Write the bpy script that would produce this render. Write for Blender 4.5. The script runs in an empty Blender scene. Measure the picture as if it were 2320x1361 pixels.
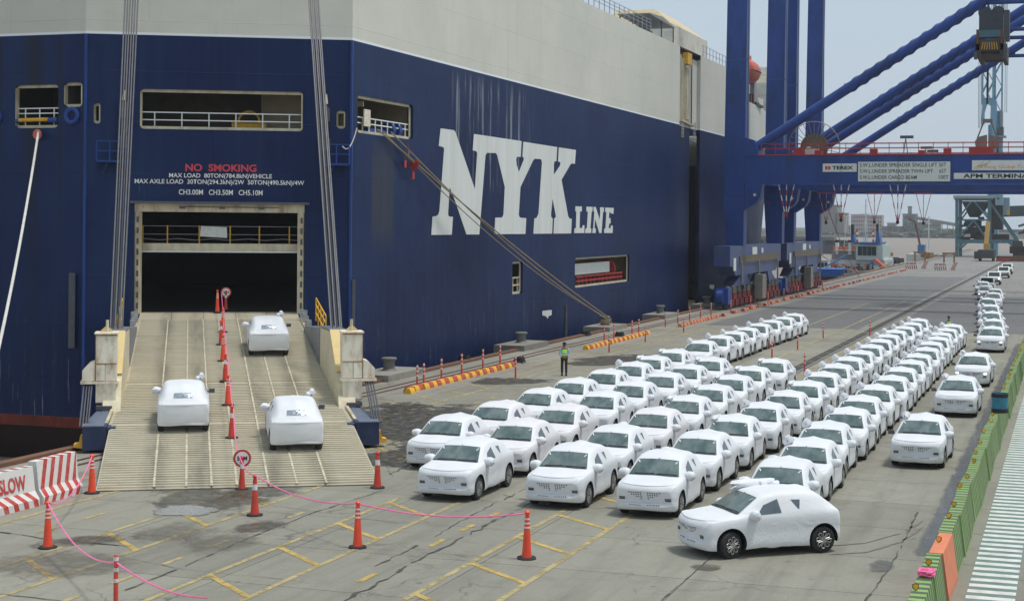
import bpy, bmesh, math, random
from mathutils import Vector, Matrix, noise
from mathutils.geometry import tessellate_polygon
from mathutils.bvhtree import BVHTree
R = math.radians
random.seed(7)
# ------------------------------------------------------------------ camera
# world: +Y runs along the quay away from the camera, +X inland, z=0 quay surface
F, HC = 3650.0, 8.1
TH = math.atan((2430 - 1160) / F); PH = R(.487)
sc = bpy.context.scene
col = sc.collection
cam = bpy.data.cameras.new('camera'); cam_o = bpy.data.objects.new('camera', cam); col.objects.link(cam_o)
cam.sensor_width = 36; cam.lens = F / 2320 * 36; cam.clip_end = 9000; cam.clip_start = .5
cam.shift_y = -178.5 / 2320
cam_o.matrix_world = Matrix.Translation((0, 0, HC)) @ Matrix.Rotation(TH, 4, 'Z') @ Matrix.Rotation(R(90), 4, 'X') @ Matrix.Rotation(PH, 4, 'Z')
sc.camera = cam_o
# ------------------------------------------------------------------ light
SUN_EL, SUN_AZ = R(71), R(80)     # azimuth measured from +Y (quay direction) clockwise
w = bpy.data.worlds.new("World"); sc.world = w; w.use_nodes = True
nt = w.node_tree; nt.nodes.clear()
sky = nt.nodes.new('ShaderNodeTexSky'); sky.sky_type = 'NISHITA'; sky.sun_disc = False
sky.sun_elevation = SUN_EL; sky.sun_rotation = SUN_AZ; sky.dust_density = 3.0; sky.air_density = 1.0; sky.ozone_density = 1.0
hs = nt.nodes.new('ShaderNodeHueSaturation'); hs.inputs['Saturation'].default_value = .62
mx = nt.nodes.new('ShaderNodeMix'); mx.data_type = 'RGBA'; mx.inputs[0].default_value = .72
mx.inputs[7].default_value = (5.9, 7.1, 8.3, 1)          # thin bright overcast, physical sky units
bg = nt.nodes.new('ShaderNodeBackground'); bg.inputs[1].default_value = .1
out = nt.nodes.new('ShaderNodeOutputWorld')
nt.links.new(sky.outputs[0], hs.inputs['Color']); nt.links.new(hs.outputs[0], mx.inputs[6])
nt.links.new(mx.outputs[2], bg.inputs[0]); nt.links.new(bg.outputs[0], out.inputs[0])
sl = bpy.data.lights.new('sun', 'SUN'); sl.energy = 2.5; sl.angle = R(9); sl.color = (1, .965, .91)
so = bpy.data.objects.new('sun', sl); col.objects.link(so)
sd = Vector((math.sin(SUN_AZ) * math.cos(SUN_EL), math.cos(SUN_AZ) * math.cos(SUN_EL), math.sin(SUN_EL)))
so.rotation_euler = sd.to_track_quat('Z', 'Y').to_euler()
so.location = (20, 0, 60)
sc.view_settings.view_transform = 'Standard'; sc.view_settings.look = 'None'
sc.view_settings.gamma = 1; sc.view_settings.exposure = 0; sc.view_settings.use_curve_mapping = False
sc.render.engine = 'CYCLES'
sc.cycles.max_bounces = 6; sc.cycles.volume_bounces = 1; sc.cycles.transparent_max_bounces = 12

# ------------------------------------------------------------------ surveying helpers (photo point -> place in the world)
def ray(px, py):
    u = (px - 1160) / F; v = -(py - 502) / F
    x = u * math.cos(PH) - v * math.sin(PH); z = u * math.sin(PH) + v * math.cos(PH)
    return x * math.cos(TH) - math.sin(TH), x * math.sin(TH) + math.cos(TH), z
def at(px, py, h=0):
    X, Y, z = ray(px, py); t = (h - HC) / z
    return Vector((X * t, Y * t, h))
def onX(px, py, X0):
    X, Y, z = ray(px, py); t = X0 / X
    return Vector((X0, Y * t, HC + z * t))
def onY(px, py, Y0):
    X, Y, z = ray(px, py); t = Y0 / Y
    return Vector((X * t, Y0, HC + z * t))

# ------------------------------------------------------------------ materials
MATS = {}
def mat(name, c, rough=.6, metal=0., var=.12, scale=3., bump=0., bscale=20., dirt=None, dscale=1.5, damt=.5, streak=1., spec=.5, island=False, coat=0., emit=None):
    if name in MATS: return MATS[name]
    m = bpy.data.materials.new(name); m.use_nodes = True; MATS[name] = m
    n = m.node_tree.nodes; l = m.node_tree.links; b = n['Principled BSDF']
    b.inputs['Roughness'].default_value = rough; b.inputs['Metallic'].default_value = metal
    b.inputs['Specular IOR Level'].default_value = spec
    b.inputs['Coat Weight'].default_value = coat
    if emit:
        b.inputs['Emission Color'].default_value = (*emit[0], 1); b.inputs['Emission Strength'].default_value = emit[1]
    tc = n.new('ShaderNodeTexCoord'); mp = n.new('ShaderNodeMapping'); l.new(tc.outputs['Object'], mp.inputs[0])
    mp.inputs['Scale'].default_value = (1, 1, 1 / streak)
    nz = n.new('ShaderNodeTexNoise'); nz.inputs['Scale'].default_value = scale; nz.inputs['Detail'].default_value = 5
    l.new(mp.outputs[0], nz.inputs[0])
    mr = n.new('ShaderNodeMapRange'); l.new(nz.outputs[0], mr.inputs[0])
    mr.inputs[1].default_value = .3; mr.inputs[2].default_value = .7; mr.inputs[3].default_value = 1 - var; mr.inputs[4].default_value = 1 + var
    mul = n.new('ShaderNodeMix'); mul.data_type = 'RGBA'; mul.blend_type = 'MULTIPLY'; mul.inputs[0].default_value = 1
    mul.inputs[6].default_value = (*c, 1); l.new(mr.outputs[0], mul.inputs[7])
    last = mul.outputs[2]
    if dirt:
        n2 = n.new('ShaderNodeTexNoise'); n2.inputs['Scale'].default_value = dscale; n2.inputs['Detail'].default_value = 8; n2.inputs['Roughness'].default_value = .68
        l.new(mp.outputs[0], n2.inputs[0])
        r2 = n.new('ShaderNodeMapRange'); l.new(n2.outputs[0], r2.inputs[0]); r2.inputs[1].default_value = .48; r2.inputs[2].default_value = .72; r2.inputs[4].default_value = damt
        m2 = n.new('ShaderNodeMix'); m2.data_type = 'RGBA'; l.new(r2.outputs[0], m2.inputs[0]); l.new(last, m2.inputs[6]); m2.inputs[7].default_value = (*dirt, 1)
        last = m2.outputs[2]
    if island:
        oi = n.new('ShaderNodeObjectInfo'); r3 = n.new('ShaderNodeMapRange'); l.new(oi.outputs['Random'], r3.inputs[0]); r3.inputs[3].default_value = .86; r3.inputs[4].default_value = 1.1
        m3 = n.new('ShaderNodeMix'); m3.data_type = 'RGBA'; m3.blend_type = 'MULTIPLY'; m3.inputs[0].default_value = 1; l.new(last, m3.inputs[6]); l.new(r3.outputs[0], m3.inputs[7]); last = m3.outputs[2]
    l.new(last, b.inputs['Base Color'])
    if bump:
        n4 = n.new('ShaderNodeTexNoise'); n4.inputs['Scale'].default_value = bscale; n4.inputs['Detail'].default_value = 4; l.new(tc.outputs['Object'], n4.inputs[0])
        bp = n.new('ShaderNodeBump'); bp.inputs['Strength'].default_value = 1; bp.inputs['Distance'].default_value = bump; l.new(n4.outputs[0], bp.inputs['Height']); l.new(bp.outputs[0], b.inputs['Normal'])
    return m

def nodes_of(name):
    m = bpy.data.materials.new(name); m.use_nodes = True; MATS[name] = m
    return m, m.node_tree.nodes, m.node_tree.links, m.node_tree.nodes['Principled BSDF']
def math_n(n, l, op, a, b=None, clamp=False):
    x = n.new('ShaderNodeMath'); x.operation = op; x.use_clamp = clamp
    for i, v in enumerate((a, b)):
        if v is None: continue
        if isinstance(v, (int, float)): x.inputs[i].default_value = v
        else: l.new(v, x.inputs[i])
    return x.outputs[0]
def noise_n(n, l, vec, scale, detail=4, rough=.5, dist=0):
    x = n.new('ShaderNodeTexNoise'); x.inputs['Scale'].default_value = scale; x.inputs['Detail'].default_value = detail
    x.inputs['Roughness'].default_value = rough; x.inputs['Distortion'].default_value = dist; l.new(vec, x.inputs[0]); return x.outputs[0]
def mapr(n, l, v, a, b, c=0., d=1.):
    x = n.new('ShaderNodeMapRange'); l.new(v, x.inputs[0])
    for i, k in enumerate((a, b, c, d)): x.inputs[i + 1].default_value = k
    return x.outputs[0]
def mixc(n, l, f, a, b, mode='MIX'):
    x = n.new('ShaderNodeMix'); x.data_type = 'RGBA'; x.blend_type = mode
    for i, v in ((0, f), (6, a), (7, b)):
        if isinstance(v, (int, float)): x.inputs[i].default_value = v
        elif isinstance(v, tuple): x.inputs[i].default_value = (*v, 1)
        else: l.new(v, x.inputs[i])
    return x.outputs[2]
def scaled(n, l, vec, s):
    x = n.new('ShaderNodeMapping'); x.inputs['Scale'].default_value = s; l.new(vec, x.inputs[0]); return x.outputs[0]

def concrete(name, base, dark, joints=None):
    m, n, l, b = nodes_of(name)
    g = n.new('ShaderNodeNewGeometry').outputs['Position']
    big = noise_n(n, l, g, .09, 5, .6); mid = noise_n(n, l, g, .9, 8, .72, .3); fine = noise_n(n, l, g, 14, 6, .7)
    along = noise_n(n, l, scaled(n, l, g, (1.6, .1, 1)), 1, 6, .65)
    c = mixc(n, l, mapr(n, l, big, .35, .65), base, tuple(v * .84 for v in base))
    c = mixc(n, l, mapr(n, l, mid, .5, .75, 0, .5), c, dark)
    c = mixc(n, l, mapr(n, l, along, .48, .7, 0, .6), c, tuple(v * 1.1 for v in dark))
    c = mixc(n, l, 1., c, mixc(n, l, mapr(n, l, fine, .3, .7), (.86, .86, .85), (1.09, 1.09, 1.1)), 'MULTIPLY')
    # scattered hairline cracks
    vo = n.new('ShaderNodeTexVoronoi'); vo.feature = 'DISTANCE_TO_EDGE'; vo.inputs['Scale'].default_value = .33
    dn = n.new('ShaderNodeTexNoise'); dn.inputs['Scale'].default_value = 1.1; dn.inputs['Detail'].default_value = 6; l.new(g, dn.inputs[0])
    ad = n.new('ShaderNodeVectorMath'); ad.operation = 'MULTIPLY_ADD'; l.new(dn.outputs['Color'], ad.inputs[0]); ad.inputs[1].default_value = (1.6, 1.6, 0); l.new(g, ad.inputs[2])
    l.new(ad.outputs[0], vo.inputs[0])
    ck = mapr(n, l, vo.outputs['Distance'], .004, .012, 1, 0)
    ckm = mapr(n, l, noise_n(n, l, g, .22, 3), .5, .6)
    c = mixc(n, l, math_n(n, l, 'MULTIPLY', ck, math_n(n, l, 'MULTIPLY', ckm, .6)), c, (.06, .058, .052))
    # small dark specks and spots
    v2 = n.new('ShaderNodeTexVoronoi'); v2.inputs['Scale'].default_value = .9; l.new(g, v2.inputs[0])
    sp = mapr(n, l, v2.outputs['Distance'], .03, .09, .55, 0)
    c = mixc(n, l, sp, c, (.09, .085, .075))
    if joints:
        br = n.new('ShaderNodeTexBrick'); br.offset = 0; br.inputs['Scale'].default_value = 1; br.inputs['Mortar Size'].default_value = .03; br.inputs['Mortar Smooth'].default_value = .3
        br.inputs['Brick Width'].default_value = 4.95; br.inputs['Row Height'].default_value = 4.0; l.new(g, br.inputs[0])
        br.inputs['Color1'].default_value = (.9, .9, .9, 1); br.inputs['Color2'].default_value = (1.06, 1.06, 1.06, 1); br.inputs['Mortar'].default_value = (.4, .4, .4, 1)
        c = mixc(n, l, .8, c, br.outputs[0], 'MULTIPLY')
    else:
        oi = n.new('ShaderNodeObjectInfo'); rr = mapr(n, l, oi.outputs['Random'], 0, 1, .9, 1.07)
        c = mixc(n, l, 1., c, rr, 'MULTIPLY')
    l.new(c, b.inputs['Base Color'])
    l.new(mapr(n, l, mid, .3, .7, .62, .9), b.inputs['Roughness'])
    bp = n.new('ShaderNodeBump'); bp.inputs['Distance'].default_value = .006; l.new(fine, bp.inputs['Height']); l.new(bp.outputs[0], b.inputs['Normal'])
    return m
M_CONC = concrete('slab_concrete', (.282, .27, .215), (.15, .142, .112))
M_FAR = concrete('far_concrete', (.25, .24, .215), (.145, .14, .128), joints=True)
M_ASPH = concrete('old_asphalt', (.155, .155, .15), (.105, .105, .102))
M_EDGE = concrete('quay_edge_concrete', (.3, .285, .24), (.13, .12, .09))

def paint_mat(name, c, wear=.5, under=None):
    m, n, l, b = nodes_of(name)
    g = n.new('ShaderNodeNewGeometry').outputs['Position']
    f = noise_n(n, l, g, 2.2, 9, .78)
    a = mapr(n, l, f, wear - .08, wear + .1, 1, .0)
    if under is None:
        tr = n.new('ShaderNodeBsdfTransparent'); ms = n.new('ShaderNodeMixShader'); l.new(a, ms.inputs[0]); l.new(tr.outputs[0], ms.inputs[1]); l.new(b.outputs[0], ms.inputs[2])
        l.new(ms.outputs[0], n['Material Output'].inputs[0])
        l.new(mixc(n, l, mapr(n, l, noise_n(n, l, g, .8, 4), .3, .7), c, tuple(v * .72 for v in c)), b.inputs['Base Color'])
    else:
        l.new(mixc(n, l, a, under, c), b.inputs['Base Color'])
    b.inputs['Roughness'].default_value = .75
    return m
M_YEL = paint_mat('road_yellow', (.47, .38, .18), .56)
M_YEL2 = paint_mat('road_yellow_fresh', (.57, .4, .11), .56)
M_WLINE = paint_mat('road_white', (.5, .5, .46), .54)

def wet_mat(name, c, rough, thr=.5, sc_=.5, fade=.18, amax=1.):
    # stain whose ragged outline comes from noise inside the sheet it lies on
    m, n, l, b = nodes_of(name)
    tc = n.new('ShaderNodeTexCoord'); g = n.new('ShaderNodeNewGeometry').outputs['Position']
    uv = tc.outputs['Generated']
    d = n.new('ShaderNodeVectorMath'); d.operation = 'SUBTRACT'; l.new(uv, d.inputs[0]); d.inputs[1].default_value = (.5, .5, 0)
    ln = n.new('ShaderNodeVectorMath'); ln.operation = 'MULTIPLY'; l.new(d.outputs[0], ln.inputs[0]); ln.inputs[1].default_value = (2, 2, 0)
    le = n.new('ShaderNodeVectorMath'); le.operation = 'LENGTH'; l.new(ln.outputs[0], le.inputs[0])
    nz = noise_n(n, l, scaled(n, l, g, (1, .8, 1)), sc_, 9, .72, .25)
    v = math_n(n, l, 'SUBTRACT', math_n(n, l, 'ADD', math_n(n, l, 'MULTIPLY', nz, 2.2), -.1), le.outputs['Value'])
    v = math_n(n, l, 'SUBTRACT', v, thr - .42)
    a = mapr(n, l, v, 0, fade, 0, 1)
    if amax < 1: a = math_n(n, l, 'MULTIPLY', a, mapr(n, l, noise_n(n, l, g, 2.6, 7, .75), .4, .6, amax * .35, amax))
    tr = n.new('ShaderNodeBsdfTransparent'); ms = n.new('ShaderNodeMixShader'); l.new(a, ms.inputs[0]); l.new(tr.outputs[0], ms.inputs[1]); l.new(b.outputs[0], ms.inputs[2])
    l.new(ms.outputs[0], n['Material Output'].inputs[0])
    b.inputs['Base Color'].default_value = (*c, 1); b.inputs['Roughness'].default_value = rough
    if rough < .1:
        bp = n.new('ShaderNodeBump'); bp.inputs['Distance'].default_value = .03; l.new(noise_n(n, l, g, 5, 3), bp.inputs['Height']); l.new(bp.outputs[0], b.inputs['Normal'])
    return m
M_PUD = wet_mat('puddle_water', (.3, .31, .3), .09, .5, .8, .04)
M_DAMP = wet_mat('damp_stain', (.1, .09, .072), .3, .6, .55, .22, .8)
M_FAINT = wet_mat('faint_stain', (.17, .155, .125), .5, .62, .5, .3, .6)
M_OIL = wet_mat('oil_stain', (.055, .05, .044), .35, .66, .45, .1, .88)
M_CRACK = mat('crack_fill', (.07, .066, .06), .9, var=.3)

def ship_paint():
    m, n, l, b = nodes_of('ship_paint')
    g = n.new('ShaderNodeNewGeometry').outputs['Position']
    sx = n.new('ShaderNodeSeparateXYZ'); l.new(g, sx.inputs[0]); z = sx.outputs[2]
    st = noise_n(n, l, scaled(n, l, g, (1, 1, .03)), 1.6, 7, .7)          # vertical streaks
    st2 = noise_n(n, l, scaled(n, l, g, (1, 1, .05)), 5.5, 6, .75)
    cl = noise_n(n, l, g, .12, 5, .6)
    cl2 = noise_n(n, l, scaled(n, l, g, (1, 1, .6)), .055, 3, .5)
    blue = mixc(n, l, mapr(n, l, math_n(n, l, 'ADD', math_n(n, l, 'MULTIPLY', cl, .4), math_n(n, l, 'MULTIPLY', cl2, .6)), .36, .64), (.0015, .0075, .047), (.013, .032, .105))  # cloudy light and dark of gloss reflections, put into the blue itself
    blue = mixc(n, l, mapr(n, l, st, .48, .75, 0, .55), blue, (.02, .038, .085))
    # chalky scratches
    sc1 = mapr(n, l, st2, .67, .73, 0, .55); scm = mapr(n, l, noise_n(n, l, g, .16, 3), .52, .64)
    blue = mixc(n, l, math_n(n, l, 'MULTIPLY', sc1, scm), blue, (.4, .43, .45))
    # old scrubbed-out lettering above the big letters and streaks under it
    box = math_n(n, l, 'MULTIPLY', mapr(n, l, math_n(n, l, 'ABSOLUTE', math_n(n, l, 'SUBTRACT', sx.outputs[1], 98.)), 6., 8.5, 1, 0), mapr(n, l, math_n(n, l, 'ABSOLUTE', math_n(n, l, 'SUBTRACT', z, 13.6)), 2.8, 3.8, 1, 0))
    sk = mapr(n, l, noise_n(n, l, scaled(n, l, g, (1, 1, .04)), 2.6, 5, .7), .54, .62, 0, .5)
    blue = mixc(n, l, math_n(n, l, 'MULTIPLY', math_n(n, l, 'MULTIPLY', box, sk), math_n(n, l, 'GREATER_THAN', sx.outputs[1], 85.)), blue, (.42, .45, .46))
    for (yc, yh, zc, zh) in ((80.6, 1.5, 9.6, 3.4),):
        bx = math_n(n, l, 'MULTIPLY', mapr(n, l, math_n(n, l, 'ABSOLUTE', math_n(n, l, 'SUBTRACT', sx.outputs[1], yc)), yh - .3, yh + .2, 1, 0), mapr(n, l, math_n(n, l, 'ABSOLUTE', math_n(n, l, 'SUBTRACT', z, zc)), zh - 1.5, zh, 1, 0))
        blue = mixc(n, l, math_n(n, l, 'MULTIPLY', bx, mapr(n, l, st2, .35, .65, .25, .75)), blue, (.055, .055, .05))
    lx = math_n(n, l, 'LESS_THAN', sx.outputs[0], -47.6); st3 = mapr(n, l, noise_n(n, l, scaled(n, l, g, (1, 1, .02)), .9, 4, .6), .52, .62, 0, .6)
    blue = mixc(n, l, math_n(n, l, 'MULTIPLY', math_n(n, l, 'MULTIPLY', lx, st3), mapr(n, l, z, 4, 12, .2, 1)), blue, (.022, .02, .018))
    low = mapr(n, l, z, 0., 5., .5, 0)
    blue = mixc(n, l, math_n(n, l, 'MULTIPLY', low, mapr(n, l, st2, .6, .68, 0, 1)), blue, (.36, .4, .43))
    white = mixc(n, l, mapr(n, l, cl, .35, .7), (.67, .66, .57), (.57, .565, .49))
    white = mixc(n, l, mapr(n, l, st, .56, .8, 0, .4), white, (.5, .44, .28))
    rs = mapr(n, l, st2, .62, .74, 0, .75); rm = mapr(n, l, noise_n(n, l, scaled(n, l, g, (1, 1, .25)), .3, 3), .54, .66)
    white = mixc(n, l, math_n(n, l, 'MULTIPLY', rs, rm), white, (.42, .27, .13))
    c = mixc(n, l, math_n(n, l, 'GREATER_THAN', z, 17.5), blue, white)
    ln = math_n(n, l, 'MULTIPLY', math_n(n, l, 'GREATER_THAN', z, 17.47), math_n(n, l, 'LESS_THAN', z, 17.6))
    c = mixc(n, l, ln, c, (.82, .84, .84))
    red = mixc(n, l, mapr(n, l, st, .4, .7), (.22, .05, .035), (.09, .028, .022))
    c = mixc(n, l, math_n(n, l, 'LESS_THAN', z, -2.05), c, red); c = mixc(n, l, math_n(n, l, 'LESS_THAN', z, -2.62), c, (.022, .013, .012))  # lowest band: dark red-brown with the stern overhang's shade painted in
    # rust running below the old fairleads near the edge of plates
    rr = mapr(n, l, noise_n(n, l, scaled(n, l, g, (1, 1, .12)), .9, 6, .7), .66, .8, 0, .35)
    c = mixc(n, l, rr, c, (.12, .1, .075))
    l.new(c, b.inputs['Base Color']); b.inputs['Roughness'].default_value = .45; b.inputs['Specular IOR Level'].default_value = .16
    # plating: weld seams and slight oil-canning between frames
    wv = noise_n(n, l, g, .55, 2)
    br = n.new('ShaderNodeTexBrick'); br.offset = .5; br.inputs['Brick Width'].default_value = 9; br.inputs['Row Height'].default_value = 2.6
    br.inputs['Scale'].default_value = 1; br.inputs['Mortar Size'].default_value = .02; br.inputs['Mortar Smooth'].default_value = .5
    cb = n.new('ShaderNodeCombineXYZ'); l.new(math_n(n, l, 'ADD', sx.outputs[1], sx.outputs[0]), cb.inputs[0]); l.new(z, cb.inputs[1]); l.new(cb.outputs[0], br.inputs[0])
    hgt = math_n(n, l, 'ADD', math_n(n, l, 'MULTIPLY', wv, .05), math_n(n, l, 'MULTIPLY', br.outputs['Fac'], .012))
    bp = n.new('ShaderNodeBump'); bp.inputs['Distance'].default_value = 1.; bp.inputs['Strength'].default_value = .85; l.new(hgt, bp.inputs['Height']); l.new(bp.outputs[0], b.inputs['Normal'])
    return m
M_SHIP = ship_paint()
M_CREAM = mat('cream_steel', (.6, .53, .37), .55, dirt=(.2, .1, .04), dscale=1.6, damt=.75, streak=3)
M_CREAM2 = mat('cream_steel_clean', (.62, .555, .39), .6, dirt=(.22, .12, .05), dscale=1.2, damt=.45, streak=2)
M_TOWER = mat('tower_white_steel', (.84, .78, .62), .5, dirt=(.36, .17, .05), dscale=3.2, damt=.75, streak=2.5)
M_WHITE = mat('white_paint', (.78, .79, .76), .45, var=.05)
M_LETTER = mat('letter_white', (.7, .72, .68), .5, var=.06, scale=1.2, dirt=(.5, .5, .44), dscale=.8, damt=.4, streak=12)
M_RED = mat('red_paint', (.55, .06, .045), .5)
M_INT = mat('interior_beige', (.32, .27, .18), .8, dirt=(.12, .08, .05))
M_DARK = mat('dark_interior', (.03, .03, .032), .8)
M_BLACK = mat('black_rubber', (.018, .018, .018), .75, bump=.002)
M_TYRE = mat('tyre_rubber', (.022, .022, .023), .8)
M_STEEL = mat('galvanised_steel', (.36, .37, .38), .5, .3)
M_DSTEEL = mat('dark_steel', (.09, .095, .11), .5, .2)
M_ROPE = mat('wire_rope', (.12, .12, .125), .5, .4)
M_HAWSER = mat('tan_hawser', (.33, .26, .15), .85, bump=.02, bscale=30)
M_WROPE = mat('white_hawser', (.62, .6, .55), .85, bump=.02, bscale=30)
M_RUST = mat('rusty_steel', (.17, .085, .045), .85, dirt=(.07, .035, .02), dscale=4)
M_CRANE = mat('crane_blue', (.017, .058, .25), .42, var=.15, scale=.6, dirt=(.015, .028, .075), dscale=.7, damt=.7, streak=3, spec=.35)
M_CRANE2 = mat('crane_blue_pale', (.045, .075, .19), .45, var=.1, dirt=(.12, .1, .08), dscale=1.1, damt=.4)
M_CRED = mat('crane_red', (.45, .035, .035), .5, dirt=(.2, .03, .02))
M_SIGN = mat('sign_panel', (.72, .74, .68), .5, var=.05)
M_INK = mat('black_ink', (.02, .02, .02), .6)
M_ORNG = mat('orange_ink', (.75, .36, .1), .6)
M_YP = mat('yellow_paint', (.75, .42, .03), .55, dirt=(.35, .2, .05), dscale=5, damt=.5)
M_RP = mat('kerb_red', (.48, .07, .04), .65, dirt=(.25, .1, .06), dscale=5, damt=.6)
M_GREEN = mat('barrier_green', (.25, .4, .12), .7, dirt=(.2, .25, .12), dscale=3, damt=.6)
M_BSTR = mat('barrier_stripe', (.075, .1, .06), .75, dirt=(.2, .25, .1), dscale=6, damt=.4)
M_SALM = mat('barrier_orange', (.68, .21, .1), .7, dirt=(.5, .22, .13), dscale=2, damt=.7)
M_CONE = mat('cone_orange', (.82, .075, .025), .42, var=.1)
M_CONE2 = mat('cone_faded_red', (.6, .055, .03), .5, var=.15)
M_REFL = mat('reflective_band', (.72, .72, .7), .35, var=.08, dirt=(.4, .37, .33), dscale=5, damt=.7)
M_TAPE = mat('pink_tape', (.95, .2, .42), .35)
M_WALKG = mat('walk_green', (.13, .2, .175), .7, dirt=(.2, .25, .22), dscale=3, damt=.6)
M_WALKW = mat('walk_white', (.64, .65, .61), .7, dirt=(.38, .36, .3), dscale=2.5, damt=.7)
M_TEAL = mat('hopper_teal', (.07, .17, .2), .5, dirt=(.06, .06, .055), damt=.6)
M_TEALD = mat('hopper_dark', (.04, .065, .07), .6, dirt=(.03, .03, .03))
M_LBLUE = mat('harbour_crane_blue', (.16, .34, .45), .5)
M_GREY = mat('grey_steel', (.28, .29, .29), .6)
M_GLASS = mat('dark_glass', (.03, .045, .045), .08, var=.1)

def cloth(name, tint):
    m, n, l, b = nodes_of(name)
    tc = n.new('ShaderNodeTexCoord'); o = tc.outputs['Object']
    oi = n.new('ShaderNodeObjectInfo')
    ad = n.new('ShaderNodeVectorMath'); ad.operation = 'ADD'; l.new(o, ad.inputs[0])
    cbx = n.new('ShaderNodeCombineXYZ'); l.new(math_n(n, l, 'MULTIPLY', oi.outputs['Random'], 37.), cbx.inputs[1]); l.new(cbx.outputs[0], ad.inputs[1])
    v = ad.outputs[0]
    a = noise_n(n, l, scaled(n, l, v, (1, 1, 1.8)), 1.7, 2, .45, 1.2)
    c = noise_n(n, l, scaled(n, l, v, (1, .8, .55)), 2.6, 2, .4, 2.6)
    # tight folds = ridged noise, strongest low on the sides
    rid = math_n(n, l, 'ABSOLUTE', math_n(n, l, 'SUBTRACT', c, .5))
    rid = mapr(n, l, rid, 0, .045, 1, 0)
    sx = n.new('ShaderNodeSeparateXYZ'); l.new(o, sx.inputs[0])
    low = mapr(n, l, sx.outputs[2], .3, 1.35, 1.3, .1)
    hgt = math_n(n, l, 'ADD', math_n(n, l, 'MULTIPLY', a, .013), math_n(n, l, 'MULTIPLY', math_n(n, l, 'MULTIPLY', rid, low), .0025))
    bp = n.new('ShaderNodeBump'); bp.inputs['Distance'].default_value = 1.; bp.inputs['Strength'].default_value = 1.; l.new(hgt, bp.inputs['Height'])
    l.new(bp.outputs[0], b.inputs['Normal'])
    l.new(mixc(n, l, mapr(n, l, noise_n(n, l, v, 1.2, 4), .35, .7), tint, tuple(k * .94 for k in tint)), b.inputs['Base Color'])
    b.inputs['Roughness'].default_value = .5; b.inputs['Specular IOR Level'].default_value = .35
    return m
M_CLOTH = cloth('white_cloth', (.74, .755, .77))
M_CLOTHP = cloth('white_cloth_pinkish', (.75, .735, .745))

def windscreen_mat():
    m, n, l, b = nodes_of('windscreen_glass')
    tc = n.new('ShaderNodeTexCoord'); oi = n.new('ShaderNodeObjectInfo')
    ad = n.new('ShaderNodeVectorMath'); ad.operation = 'ADD'; l.new(tc.outputs['Object'], ad.inputs[0])
    cbx = n.new('ShaderNodeCombineXYZ'); l.new(math_n(n, l, 'MULTIPLY', oi.outputs['Random'], 37.), cbx.inputs[0]); l.new(cbx.outputs[0], ad.inputs[1])
    f = noise_n(n, l, scaled(n, l, ad.outputs[0], (1, .6, .4)), 3.4, 4, .55)
    l.new(mixc(n, l, mapr(n, l, f, .35, .68), (.06, .1, .098), (.16, .205, .195)), b.inputs['Base Color'])
    b.inputs['Roughness'].default_value = .12
    return m
M_WS = windscreen_mat()
M_SGL = mat('side_glass', (.1, .13, .15), .15, var=.15, scale=4)
M_FILM = mat('clear_film', (.3, .34, .38), .12, .3, bump=.02, bscale=9, var=.5, scale=9)
M_RIM = mat('alloy_rim', (.42, .42, .4), .4, .5)
M_RIMD = mat('rim_recess', (.03, .03, .032), .6)
M_LENS = mat('lamp_lens', (.2, .21, .22), .2)
M_LIT = mat('lit_headlamp', (.9, .9, .85), .3, emit=((1, .97, .85), 3.))
M_SKIN = mat('skin', (.2, .1, .065), .6)

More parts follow.
